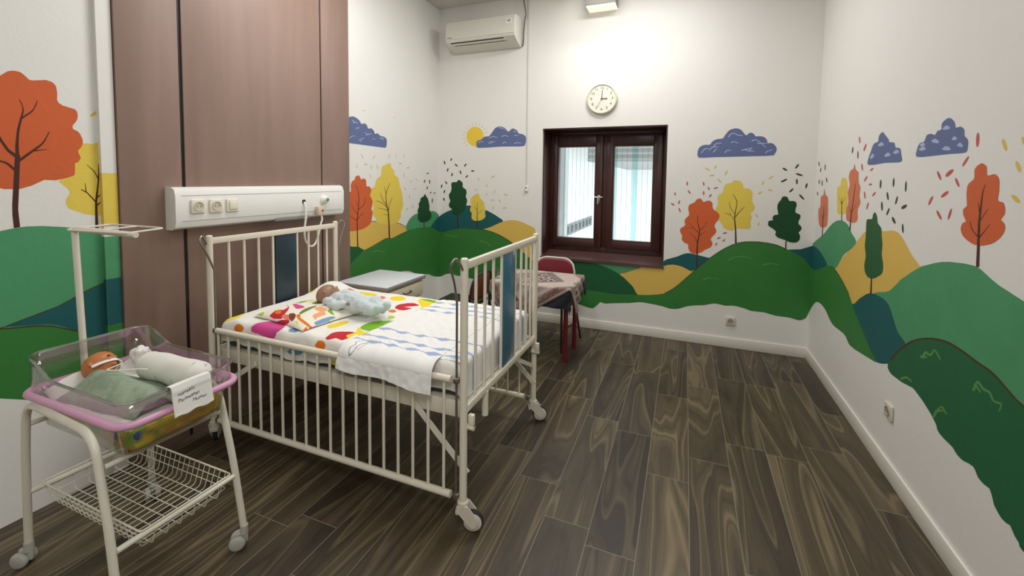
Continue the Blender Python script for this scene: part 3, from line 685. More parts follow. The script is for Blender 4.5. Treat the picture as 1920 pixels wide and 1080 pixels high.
  ('leafy',14,[611,1152,608,1151,605,1144,603,1136,601,1127,602,1119,604,1117,607,1118,610,1124,613,1133,614,1142,613,1149]),
  ('leafg',15,[768,1627,768,1622,774,1615,783,1608,792,1603,800,1602,804,1604,803,1609,798,1617,789,1623,780,1628,771,1629]),
  ('leafg',16,[886,1660,881,1660,874,1655,868,1646,862,1636,860,1626,861,1621,865,1621,872,1626,879,1636,885,1646,887,1655]),
  ('leafg',17,[865,1580,868,1575,877,1569,890,1563,904,1560,915,1559,919,1562,917,1567,907,1574,894,1579,880,1583,869,1583]),
  ('leafg',18,[760,1505,764,1503,775,1505,787,1512,798,1519,806,1528,807,1533,802,1535,792,1533,780,1526,768,1519,761,1510]),
  ('leafg',10,[877,1535,874,1533,871,1524,871,1512,872,1501,875,1492,879,1489,883,1492,885,1501,885,1512,884,1524,881,1533]),
  ('leafg',11,[953,1500,949,1499,945,1491,942,1480,940,1468,941,1459,944,1455,948,1457,952,1464,955,1476,957,1487,956,1496]),
  ('leafg',12,[856,1453,852,1454,844,1450,836,1442,829,1433,825,1424,826,1419,830,1418,838,1422,846,1430,853,1439,857,1448]),
  ('leafg',13,[899,1404,899,1399,904,1388,913,1376,924,1365,933,1359,938,1359,938,1365,932,1376,923,1388,913,1398,904,1405]),
 ],
 'R': [
  ('teal',21,[4335,971,4246,983,4213,984,4153,980,4099,970,4072,962,3938,907,3910,893,3906,883,3908,872,3916,859,3930,845,3951,831,3979,818,4071,788,4192,760,4250,751,4303,747,4335,747]),
  ('ochre',32,[3905,791,3922,817,3897,837,3795,869,3752,887,3579,994,3364,1120,3229,1205,3202,1212,3145,1220,2932,1246,2861,1257,2818,1259,2780,1255,2738,1239,2698,1217,2639,1174,2602,1154,2556,1134,2543,1126,2537,1115,2536,1089,2543,1074,2557,1055,2584,1030,2692,952,2768,902,2851,851,2934,804,3105,712,3198,669,3294,634,3393,616,3500,624,3618,655,3736,701,3837,751]),
  ('lgreen',43,[4335,991,4276,1015,4054,1098,4011,1119,3917,1170,3840,1205,3772,1227,3694,1242,3640,1245,3614,1244,3559,1237,3513,1226,3480,1209,3438,1180,3372,1153,3355,1143,3348,1134,3351,1123,3363,1112,3421,1078,3524,1034,3567,1011,3628,960,3669,920,3685,908,3706,899,3768,885,3876,877,3905,878,3982,891,4016,894,4223,891,4268,895,4310,903,4335,908]),
  ('teal',54,[4335,975,4276,977,4243,976,4152,966,4074,949,3944,907,3926,897,3922,885,3937,871,3968,855,4007,837,4091,808,4163,795,4335,786]),
  ('lgreen',65,[3321,668,3319,693,3271,735,3200,784,3067,864,3018,885,2969,901,2879,924,2841,938,2812,954,2718,1024,2614,1083,2527,1126,2414,1162,2359,1176,2298,1187,2200,1197,2146,1199,2121,1197,2099,1192,2037,1169,1998,1157,1795,1116,1788,1112,1788,1108,1783,1105,1706,1103,1286,1119,1192,1132,1101,1152,1025,1163,970,1157,934,1126,912,1055,896,953,886,840,886,739,897,671,927,644,982,641,1059,656,1153,680,1246,697,1323,700,1508,703,1569,708,1631,721,1686,741,1783,783,1833,797,1882,805,1925,807,1968,806,2014,799,2071,789,2146,769,2453,666,2542,641,2600,632,2632,635,2649,646,2661,660,2711,689,2766,732,2802,749,2851,757,2928,748,3259,672]),
  ('teal',76,[3408,706,3405,717,3387,726,3331,739,3308,748,3239,796,3136,849,3076,870,3014,879,2953,882,2903,881,2864,876,2831,866,2804,847,2738,781,2712,762,2695,754,2635,737,2625,729,2622,718,2624,706,2629,692,2638,678,2664,648,2703,615,2727,598,2785,567,2863,536,2903,524,2938,516,2966,513,2989,514,3010,519,3090,547,3236,619,3358,674,3390,691]),
  ('green',87,[4335,786,4273,782,4210,788,4154,802,4059,832,3949,869,3900,882,3843,886,3790,892,3744,890,3680,876,3609,855,3509,820,3446,794,3391,763,3297,693,3161,624,3020,549,2996,539,2950,526,2938,520,2940,515,2960,509,3267,468,3344,464,3372,468,3432,493,3461,498,3502,498,3659,489,3709,490,3752,498,3792,509,3865,537,3899,546,3932,552,3990,558,4068,556,4115,548,4137,541,4183,519,4206,504,4273,452,4335,399]),
  ('outline',98,[3844,883,3806,888,3780,890,3749,888,3711,880,3668,869,3580,842,3535,825,3422,777,3412,781,3525,830,3569,846,3657,874,3701,885,3739,893,3773,895,3803,893,3842,888]),
  ('bush',90,[2798,549,2796,563,2784,581,2737,628,2648,703,2582,751,2535,778,2458,813,2376,839,2295,857,2252,861,2191,861,2079,852,2011,850,1979,845,1860,808,1757,795,1728,793,1255,790,1162,800,1071,816,996,825,941,818,906,787,884,720,868,622,860,515,860,418,870,352,900,324,953,318,1028,328,1120,345,1213,356,1624,354,1730,357,1803,366,1809,369,1810,375,1831,383,1854,401,1874,395,1892,394,1903,396,1923,405,1935,412,1952,440,1964,451,1995,446,2016,447,2029,450,2048,466,2058,470,2084,466,2120,455,2136,454,2159,455,2191,466,2259,466,2288,469,2305,476,2311,487,2319,494,2366,516,2432,537,2504,552,2530,554,2638,534,2743,526,2763,527,2781,533,2795,542]),
  ('outline',101,[2763,590,2689,661,2661,685,2609,726,2555,762,2495,793,2463,806,2397,829,2328,846,2269,855,2220,857,2166,855,2082,848,2018,846,1999,844,1979,840,1879,808,1863,804,1786,795,1781,802,1858,812,1873,815,1972,848,1992,852,2012,855,2076,857,2159,864,2214,866,2264,865,2325,856,2397,838,2466,814,2500,800,2563,768,2594,750,2622,730,2677,687,2706,662,2781,591]),
  ('tuft',102,[2454,721,2443,740,2432,754,2412,752,2395,756,2384,766,2369,789,2359,787,2322,767,2312,774,2349,795,2364,797,2381,789,2401,762,2423,766,2440,762,2453,751,2475,719]),
  ('tuft',103,[2483,714,2421,738,2421,744,2483,726]),
  ('tuft',104,[2084,742,2076,764,2069,780,2039,767,2006,772,2001,768,1988,756,1980,753,1968,754,1943,761,1943,757,1951,733,1945,735,1935,760,1936,767,1945,768,1966,761,1974,760,1980,764,1992,776,1999,780,2008,781,2031,777,2058,789,2072,787,2083,776,2099,739]),
  ('tuft',105,[2092,766,2053,751,2046,757,2080,776]),
  ('tuft',106,[2332,511,2312,546,2298,566,2287,578,2284,579,2277,579,2251,567,2242,574,2267,588,2278,589,2291,584,2302,575,2319,556,2350,507]),
  ('tuft',107,[2331,535,2258,580,2260,585,2335,544]),
  ('tuft',108,[2643,541,2619,557,2593,571,2581,573,2543,574,2534,583,2572,585,2590,583,2609,575,2654,549]),
  ('coral',100,[4085,1460,4078,1456,4053,1422,4043,1412,4032,1408,3994,1400,3985,1394,3979,1383,3975,1370,3959,1285,3960,1216,3963,1198,3968,1183,3975,1174,3992,1165,4064,1154,4116,1151,4137,1153,4154,1158,4168,1166,4188,1186,4203,1214,4213,1252,4214,1270,4213,1284,4207,1294,4176,1308,4169,1316,4167,1328,4171,1376,4167,1388,4158,1395,4114,1405,4104,1411,4097,1421,4089,1456]),
  ('yellow',111,[3691,1534,3654,1540,3630,1540,3609,1536,3592,1530,3581,1520,3573,1507,3563,1474,3555,1436,3550,1389,3551,1348,3554,1323,3557,1313,3564,1305,3577,1299,3631,1287,3699,1283,3723,1285,3737,1290,3744,1298,3747,1308,3752,1338,3772,1418,3776,1445,3775,1465,3766,1475,3752,1479,3720,1480,3709,1484,3703,1493,3699,1527]),
  ('coral',122,[3455,1629,3450,1625,3433,1597,3426,1590,3417,1586,3384,1578,3377,1572,3373,1563,3370,1526,3367,1516,3361,1507,3336,1485,3331,1477,3330,1467,3338,1436,3338,1427,3334,1417,3317,1392,3316,1383,3320,1374,3348,1346,3353,1336,3354,1325,3344,1290,3344,1281,3349,1273,3355,1266,3374,1256,3415,1248,3501,1248,3534,1253,3546,1259,3553,1269,3557,1282,3559,1296,3557,1324,3553,1335,3534,1362,3531,1373,3532,1386,3548,1431,3550,1444,3547,1455,3526,1483,3524,1492,3526,1502,3547,1535,3550,1545,3548,1555,3538,1573,3523,1586,3514,1590,3483,1594,3475,1597,3469,1603,3459,1626]),
  ('pine2',133,[3077,1338,3064,1331,3048,1314,3040,1287,3036,1280,2992,1261,2984,1255,2979,1248,2972,1212,2954,1170,2958,1115,2954,1106,2932,1070,2927,1040,2932,1021,2939,1013,2959,999,3016,972,3068,955,3102,952,3134,954,3160,964,3180,981,3191,1003,3192,1015,3180,1057,3179,1070,3182,1083,3200,1120,3203,1140,3196,1175,3201,1261,3198,1280,3192,1287,3181,1291,3133,1294,3121,1296,3115,1301,3108,1325,3090,1336]),
  ('orange',144,[2147,1582,2133,1580,2115,1570,2112,1564,2109,1542,2106,1537,2100,1536,2067,1541,2055,1537,2045,1529,2039,1519,2037,1505,2036,1482,2039,1456,2038,1450,2034,1446,2009,1442,2000,1428,1997,1414,1998,1403,2016,1383,1994,1370,1990,1356,1992,1346,1998,1335,2013,1319,2034,1304,2052,1295,2092,1283,2120,1278,2144,1277,2165,1280,2196,1288,2223,1300,2235,1310,2244,1326,2243,1337,2235,1351,2213,1360,2233,1383,2238,1398,2236,1407,2218,1417,2215,1422,2223,1467,2222,1495,2213,1507,2188,1520,2183,1525,2181,1532,2184,1555,2182,1562,2170,1573]),
  ('trunk',155,[4059,1086,4073,1321,4082,1320,4083,1208,4083,1084]),
  ('trunk',156,[4071,1209,4131,1261,4136,1260,4080,1208]),
  ('trunk',157,[4066,1237,4018,1289,4022,1289,4075,1237]),
  ('trunk',158,[3631,1243,3647,1319,3661,1405,3668,1404,3660,1318,3649,1242]),
  ('trunk',150,[3655,1354,3585,1413,3588,1413,3665,1356]),
  ('trunk',151,[3655,1358,3732,1409,3735,1408,3665,1357]),
  ('trunk',152,[3459,1195,3454,1276,3451,1307,3445,1337,3430,1397,3421,1448,3418,1504,3424,1504,3436,1424,3468,1306,3477,1243,3482,1193]),
  ('trunk',153,[3455,1307,3515,1350,3518,1350,3464,1306]),
  ('trunk',154,[3447,1318,3374,1380,3377,1380,3456,1319]),
  ('trunk',155,[3058,867,3061,924,3066,964,3083,961,3081,920,3081,862]),
  ('trunk',156,[2112,1200,2124,1364,2138,1363,2130,1197]),
  ('trunk',157,[2124,1364,2121,1465,2118,1484,2110,1502,2114,1503,2124,1485,2129,1465,2138,1364]),
  ('trunk',158,[2127,1310,2158,1327,2168,1334,2174,1342,2185,1363,2189,1362,2179,1340,2173,1332,2163,1325,2132,1306]),
  ('trunk',150,[2119,1307,2083,1345,2069,1362,2071,1363,2094,1339,2125,1310]),
  ('trunk',151,[2123,1370,2085,1415,2088,1416,2128,1372]),
  ('trunk',152,[2126,1391,2143,1436,2147,1435,2134,1390]),
  ('slate',153,[3216,1613,3235,1619,3240,1626,3238,1636,3225,1662,3197,1694,3179,1720,3163,1734,3152,1737,3111,1741,3102,1744,3097,1749,3097,1768,3094,1773,3079,1783,3058,1790,3048,1791,3038,1788,2961,1742,2952,1728,2947,1726,2892,1720,2886,1715,2874,1696,2868,1692,2824,1686,2816,1683,2807,1672,2801,1651,2787,1627,2789,1620,2800,1615,2824,1613,2987,1617,3135,1612]),
  ('slate',164,[2634,1631,2645,1636,2648,1643,2646,1652,2633,1680,2617,1694,2577,1699,2572,1704,2561,1722,2550,1728,2518,1728,2487,1719,2467,1736,2439,1737,2437,1741,2438,1758,2436,1763,2425,1771,2397,1780,2383,1780,2370,1777,2356,1769,2339,1755,2332,1736,2329,1733,2295,1734,2278,1726,2269,1718,2266,1694,2245,1681,2239,1673,2237,1661,2238,1639,2244,1631,2252,1628,2283,1627,2351,1629,2585,1628]),
  ('mark',175,[3098,1721,3090,1717,3073,1714,3053,1713,3034,1714,3021,1718,3019,1722,3026,1726,3043,1730,3064,1731,3083,1730,3096,1726]),
  ('mark',176,[3073,1730,3069,1728,3061,1726,3051,1725,3043,1726,3037,1728,3037,1731,3040,1733,3048,1735,3058,1736,3066,1735,3072,1733]),
  ('mark',177,[2895,1666,2888,1662,2872,1659,2854,1659,2837,1661,2825,1664,2823,1669,2830,1672,2845,1675,2864,1675,2881,1674,2893,1670]),
  ('mark',178,[2873,1675,2870,1672,2862,1671,2853,1671,2844,1671,2839,1674,2839,1676,2842,1678,2850,1680,2859,1680,2867,1679,2873,1677]),
  ('mark',170,[3004,1656,2997,1652,2979,1649,2959,1650,2940,1652,2928,1656,2927,1660,2934,1664,2951,1666,2971,1666,2990,1664,3003,1660]),
  ('mark',171,[2981,1665,2976,1663,2968,1661,2958,1661,2949,1663,2943,1665,2943,1668,2947,1670,2956,1671,2966,1671,2975,1670,2980,1668]),
  ('mark',172,[3203,1651,3191,1648,3174,1649,3159,1654,3147,1659,3143,1666,3148,1671,3160,1673,3177,1672,3193,1668,3205,1662,3208,1656]),
  ('mark',173,[3176,1661,3169,1661,3162,1664,3159,1668,3158,1673,3162,1677,3168,1679,3175,1679,3182,1676,3185,1672,3185,1667,3182,1663]),
  ('mark',174,[2428,1740,2424,1737,2412,1734,2397,1733,2383,1733,2374,1735,2371,1738,2376,1742,2388,1745,2402,1746,2416,1746,2426,1743]),
  ('mark',175,[2414,1747,2412,1745,2405,1743,2397,1742,2389,1742,2383,1743,2382,1745,2384,1747,2390,1749,2399,1750,2407,1750,2413,1749]),
  ('mark',176,[2514,1696,2510,1692,2498,1687,2481,1684,2464,1681,2451,1682,2446,1684,2450,1688,2462,1693,2478,1697,2495,1699,2509,1699]),
  ('mark',177,[2498,1703,2497,1701,2490,1697,2480,1694,2470,1691,2461,1690,2457,1691,2458,1693,2465,1697,2475,1700,2486,1703,2495,1704]),
  ('mark',178,[2352,1690,2349,1686,2341,1684,2331,1683,2322,1683,2315,1686,2314,1689,2317,1692,2325,1695,2335,1696,2345,1695,2351,1693]),
  ('mark',170,[2339,1696,2338,1694,2335,1693,2331,1692,2327,1692,2324,1693,2324,1695,2325,1697,2328,1698,2332,1699,2336,1699,2338,1698]),
  ('mark',171,[2311,1663,2309,1660,2301,1655,2290,1653,2279,1651,2271,1652,2267,1654,2269,1657,2277,1661,2287,1664,2298,1666,2307,1665]),
  ('mark',172,[2298,1670,2298,1668,2296,1665,2290,1662,2285,1660,2279,1659,2276,1660,2276,1661,2279,1664,2284,1667,2290,1670,2295,1670]),
  ('mark',173,[2621,1664,2615,1660,2602,1658,2585,1657,2569,1659,2558,1662,2556,1665,2562,1669,2575,1671,2592,1672,2608,1671,2619,1668]),
  ('mark',174,[2604,1672,2601,1670,2593,1668,2584,1668,2576,1668,2569,1670,2568,1672,2571,1674,2579,1675,2588,1676,2596,1676,2603,1674]),
  ('mark',175,[2616,1684,2611,1681,2600,1678,2588,1677,2576,1678,2568,1681,2567,1685,2571,1688,2582,1691,2594,1692,2606,1691,2614,1688]),
  ('mark',176,[2598,1692,2597,1690,2592,1688,2587,1687,2583,1688,2579,1689,2579,1691,2581,1693,2585,1695,2590,1696,2595,1696,2598,1694]),
  ('mark',177,[2421,1654,2417,1651,2403,1647,2386,1645,2369,1644,2357,1646,2353,1649,2358,1652,2370,1656,2387,1658,2404,1659,2417,1657]),
  ('mark',178,[2407,1661,2405,1659,2396,1656,2386,1654,2375,1653,2366,1653,2363,1655,2366,1657,2374,1660,2384,1662,2395,1663,2404,1663]),
  ('leafr',10,[2180,1699,2186,1696,2190,1686,2190,1672,2188,1658,2184,1647,2178,1643,2173,1646,2169,1656,2168,1670,2170,1684,2175,1695]),
  ('leafr',11,[2226,1613,2232,1612,2243,1606,2253,1596,2263,1586,2267,1577,2265,1573,2259,1574,2248,1581,2238,1590,2229,1600,2225,1609]),
  ('leafr',12,[2447,1560,2450,1557,2447,1548,2440,1538,2430,1528,2420,1521,2413,1520,2411,1523,2413,1531,2420,1542,2430,1551,2440,1558]),
  ('leafr',13,[2325,1564,2333,1565,2348,1562,2363,1556,2376,1548,2383,1539,2381,1535,2372,1533,2357,1536,2342,1543,2329,1551,2323,1559]),
  ('leafr',14,[2308,1529,2310,1526,2307,1518,2300,1508,2291,1499,2282,1493,2276,1492,2273,1495,2276,1503,2283,1512,2292,1522,2301,1528]),
  ('leafr',15,[2348,1474,2355,1475,2369,1472,2384,1466,2397,1458,2405,1451,2404,1447,2396,1446,2382,1449,2367,1455,2354,1463,2347,1470]),
  ('leafr',16,[2469,1451,2476,1449,2487,1442,2496,1432,2503,1420,2505,1411,2501,1408,2494,1409,2484,1417,2475,1427,2468,1438,2466,1447]),
  ('leafr',17,[2430,1390,2432,1386,2428,1377,2418,1367,2406,1358,2394,1352,2387,1351,2385,1355,2390,1364,2400,1374,2411,1383,2423,1389]),
  ('leafr',18,[2318,1404,2324,1402,2331,1393,2337,1381,2341,1369,2341,1359,2338,1355,2332,1358,2324,1367,2318,1379,2315,1391,2315,1400]),
  ('leafr',10,[3401,1800,3407,1797,3409,1789,3405,1778,3399,1766,3390,1757,3382,1754,3376,1757,3375,1765,3378,1776,3384,1788,3393,1797]),
  ('leafr',11,[3279,1745,3288,1744,3300,1737,3310,1725,3317,1714,3317,1704,3311,1700,3301,1701,3289,1709,3279,1720,3273,1731,3273,1741]),
  ('leafr',12,[3147,1592,3154,1593,3167,1592,3179,1589,3191,1584,3196,1580,3194,1577,3187,1576,3174,1577,3161,1580,3150,1585,3145,1589]),
  ('leafr',13,[3334,1626,3340,1623,3341,1614,3336,1603,3329,1591,3320,1582,3312,1579,3307,1582,3306,1591,3310,1603,3317,1615,3326,1623]),
  ('leafr',14,[3231,1548,3239,1547,3253,1542,3266,1533,3276,1524,3279,1517,3276,1513,3266,1514,3253,1520,3240,1528,3230,1537,3227,1544]),
  ('leafr',15,[3201,1496,3197,1493,3186,1491,3173,1491,3161,1492,3152,1495,3150,1498,3154,1501,3164,1503,3177,1503,3189,1502,3198,1500]),
  ('leafr',16,[3263,1455,3268,1452,3269,1442,3265,1430,3258,1419,3249,1410,3242,1408,3237,1411,3236,1420,3240,1432,3247,1444,3256,1452]),
  ('leafr',17,[3092,1454,3100,1454,3113,1451,3126,1445,3136,1438,3140,1432,3137,1428,3128,1428,3115,1432,3103,1438,3093,1445,3089,1451]),
  ('leafr',18,[3187,1391,3194,1389,3204,1380,3211,1369,3217,1357,3217,1348,3212,1345,3205,1347,3195,1356,3187,1367,3182,1379,3182,1388]),
  ('leafg',10,[3032,1525,3038,1522,3044,1513,3045,1500,3043,1487,3038,1477,3031,1474,3025,1477,3020,1486,3018,1499,3020,1512,3025,1522]),
  ('leafg',11,[2870,1534,2875,1531,2880,1522,2881,1509,2879,1496,2874,1487,2868,1484,2863,1487,2858,1496,2857,1509,2859,1521,2864,1531]),
  ('leafg',12,[2730,1517,2735,1514,2739,1503,2739,1489,2738,1475,2733,1464,2728,1461,2723,1464,2719,1475,2719,1489,2720,1503,2725,1514]),
  ('leafg',13,[2941,1458,2945,1454,2946,1446,2942,1434,2935,1423,2926,1415,2919,1413,2914,1417,2913,1425,2918,1437,2924,1448,2933,1456]),
  ('leafg',14,[2812,1440,2819,1437,2827,1429,2832,1417,2836,1406,2835,1397,2830,1394,2824,1396,2816,1405,2810,1416,2807,1427,2808,1436]),
  ('leafg',15,[3002,1404,3007,1400,3010,1390,3008,1377,3004,1364,2996,1354,2989,1351,2983,1355,2981,1365,2982,1379,2987,1392,2994,1401]),
  ('leafg',16,[2899,1373,2907,1371,2917,1364,2925,1353,2932,1343,2933,1334,2929,1331,2921,1333,2911,1341,2902,1351,2896,1362,2895,1370]),
  ('leafg',17,[2762,1377,2753,1376,2738,1377,2722,1382,2709,1388,2703,1395,2704,1399,2713,1401,2727,1399,2743,1395,2757,1388,2764,1382]),
  ('leafg',18,[2858,1329,2863,1325,2861,1317,2852,1308,2840,1300,2827,1295,2818,1295,2814,1299,2816,1307,2824,1315,2836,1324,2849,1329]),
  ('leafg',10,[2738,1304,2742,1300,2744,1291,2742,1279,2738,1267,2731,1259,2725,1257,2721,1260,2719,1270,2721,1282,2725,1293,2732,1302]),
  ('leafg',11,[3506,1742,3513,1740,3519,1733,3522,1722,3522,1711,3518,1702,3512,1698,3505,1700,3498,1708,3495,1719,3495,1730,3499,1739]),
  ('leafg',12,[3411,1711,3416,1708,3419,1698,3418,1685,3415,1672,3409,1662,3403,1658,3398,1661,3395,1671,3396,1684,3400,1697,3406,1707]),
  ('leafg',13,[4289,1680,4295,1678,4295,1669,4287,1658,4277,1647,4265,1639,4255,1637,4250,1640,4250,1648,4257,1659,4267,1670,4280,1678]),
  ('leafg',14,[4102,1651,4108,1649,4113,1639,4113,1626,4111,1613,4104,1603,4097,1600,4090,1603,4085,1612,4085,1625,4088,1638,4094,1648]),
  ('leafg',15,[4213,1627,4221,1625,4230,1618,4235,1609,4236,1599,4233,1591,4226,1588,4217,1590,4209,1597,4204,1607,4203,1616,4206,1624]),
  ('leafg',16,[4054,1546,4060,1544,4062,1536,4057,1526,4049,1516,4038,1508,4028,1506,4022,1509,4021,1517,4025,1527,4033,1537,4045,1544]),
  ('leafg',17,[4246,1533,4253,1531,4257,1523,4257,1512,4253,1502,4246,1494,4238,1491,4230,1494,4226,1502,4226,1512,4230,1523,4238,1531]),
  ('leafg',18,[4159,1526,4166,1523,4170,1514,4169,1502,4166,1490,4158,1481,4150,1478,4143,1481,4139,1490,4140,1502,4144,1514,4151,1523]),
  ('leafg',10,[4277,1431,4284,1428,4287,1422,4284,1413,4278,1404,4269,1398,4260,1396,4254,1399,4251,1405,4254,1414,4259,1423,4269,1429]),
  ('leafy',11,[2040,1663,2043,1659,2043,1650,2037,1639,2030,1628,2021,1620,2015,1618,2011,1621,2012,1630,2017,1642,2024,1653,2033,1661]),
  ('leafy',12,[1963,1582,1967,1579,1966,1570,1961,1561,1954,1551,1946,1545,1940,1544,1936,1547,1937,1555,1942,1565,1948,1574,1957,1581]),
  ('leafy',13,[1973,1470,1974,1465,1968,1458,1958,1451,1947,1445,1936,1443,1930,1444,1929,1449,1935,1456,1944,1463,1956,1468,1967,1471]),
  ('leafy',14,[1944,1661,1947,1659,1947,1653,1945,1645,1941,1638,1935,1633,1931,1632,1928,1634,1927,1639,1929,1647,1933,1654,1939,1659]),
 ],
}
SHEET_TOP = [
  ('yellow',[-2374,1587,-2394,1615,-2412,1652,-2420,1685,-2413,1711,-2396,1731,-2379,1743,-2365,1745,-2336,1723,-2306,1671,-2296,1642,-2296,1580,-2305,1561,-2324,1559,-2350,1569]),
  ('orange',[-2115,1554,-2084,1524,-2077,1512,-2081,1501,-2100,1502,-2120,1508,-2163,1533,-2202,1571,-2206,1582,-2201,1589,-2171,1585]),
  ('magenta',[-2098,1581,-2122,1622,-2122,1642,-2112,1662,-2093,1682,-2067,1693,-2030,1691,-1987,1682,-1952,1665,-1932,1638,-1906,1575,-1857,1524,-1848,1508,-1864,1505,-2025,1531,-2052,1545]),
  ('blue',[-1831,1640,-1820,1622,-1820,1614,-1828,1606,-1856,1606,-1879,1619,-1892,1641,-1883,1654,-1861,1655]),
  ('yellow',[-1754,1762,-1749,1794,-1735,1833,-1720,1858,-1704,1858,-1688,1843,-1679,1821,-1692,1751,-1704,1728,-1722,1728,-1742,1742]),
  ('red',[-1628,1621,-1644,1665,-1646,1687,-1639,1701,-1627,1711,-1590,1728,-1565,1735,-1548,1733,-1545,1718,-1551,1677,-1540,1669,-1518,1658,-1525,1631,-1534,1622,-1578,1632,-1596,1599,-1618,1609]),
  ('yellow',[-1558,1686,-1545,1735,-1588,1807,-1527,1765,-1499,1755,-1489,1785,-1482,1870,-1473,1873,-1463,1859,-1456,1838,-1461,1703,-1467,1692,-1524,1718,-1519,1661,-1530,1662,-1547,1673]),
  ('green',[-1573,1799,-1584,1831,-1584,1875,-1572,1913,-1541,1939,-1498,1957,-1465,1965,-1449,1961,-1442,1927,-1472,1793,-1484,1779,-1512,1777,-1547,1783]),
  ('orange',[-1554,1546,-1530,1515,-1526,1503,-1532,1492,-1549,1493,-1565,1500,-1600,1526,-1628,1566,-1630,1577,-1625,1584,-1598,1579]),
  ('yellow',[-1686,2364,-1678,2347,-1676,2329,-1681,2314,-1701,2297,-1728,2292,-1748,2297,-1782,2320,-1793,2346,-1791,2364,-1783,2378,-1768,2389,-1750,2393,-1729,2392,-1709,2384]),
  ('red',[-1629,2172,-1644,2210,-1644,2230,-1638,2250,-1613,2284,-1583,2298,-1568,2298,-1528,2279,-1518,2267,-1523,2256,-1551,2232,-1585,2205,-1526,2202,-1525,2186,-1541,2149,-1552,2142,-1579,2141,-1614,2158]),
  ('orange',[-1575,2116,-1567,2097,-1569,2088,-1577,2080,-1602,2081,-1620,2096,-1628,2120,-1618,2133,-1599,2133]),
  ('lime',[-1512,2019,-1506,2002,-1515,1987,-1536,1988,-1552,2001,-1558,2022,-1550,2033,-1533,2033]),
  ('yellow',[-1599,2382,-1589,2389,-1542,2386,-1494,2410,-1473,2403,-1457,2362,-1439,2251,-1440,2210,-1453,2153,-1462,2149,-1478,2172,-1473,2212,-1476,2235,-1563,2327,-1587,2358]),
  ('green',[-1600,2396,-1586,2403,-1530,2413,-1491,2404,-1464,2380,-1457,2363,-1459,2354,-1588,2389]),
  ('yellow',[-2076,2363,-2074,2377,-2027,2385,-1958,2383,-1924,2369,-1899,2336,-1860,2263,-1839,2249,-1813,2242,-1865,2231,-1897,2232,-1921,2240,-2006,2301]),
  ('green',[-2034,2311,-1937,2257,-2006,2316,-1884,2238,-1864,2233,-1846,2234,-1850,2191,-1861,2179,-1879,2187]),
  ('blue',[-2150,2281,-2148,2303,-2137,2328,-2124,2341,-2108,2329,-2080,2282,-2081,2270,-2089,2261,-2100,2257,-2138,2269]),
  ('coral',[-2179,2348,-2197,2373,-2210,2405,-2206,2421,-2170,2409,-2086,2358,-2083,2345,-2096,2335,-2113,2330,-2159,2337]),
  ('coral',[-1816,2240,-1866,2319,-1872,2344,-1867,2349,-1852,2348,-1818,2333,-1813,2319,-1812,2285,-1799,2241,-1807,2233]),
  ('yellow',[-2391,2200,-2410,2234,-2442,2324,-2439,2333,-2410,2313,-2366,2252,-2354,2225,-2359,2207,-2374,2196]),
]
SHEET_SIDE = [
  ('green',[-2291,572,-2273,579,-2229,579,-2223,566,-2224,547,-2231,532,-2271,523,-2288,526,-2296,539,-2297,558]),
  ('red',[-1363,581,-1371,566,-1385,556,-1424,542,-1472,543,-1483,550,-1487,559,-1472,580,-1424,599,-1384,599,-1371,594]),
  ('yellow',[-1581,601,-1568,603,-1537,598,-1533,581,-1538,574,-1568,567,-1581,569,-1586,578]),
  ('blue',[-1765,617,-1772,606,-1784,599,-1818,588,-1860,589,-1872,600,-1859,615,-1818,629,-1784,630,-1772,626]),
  ('red',[-2002,628,-2012,618,-2030,612,-2052,613,-2059,619,-2052,628,-2030,636,-2012,636]),
]
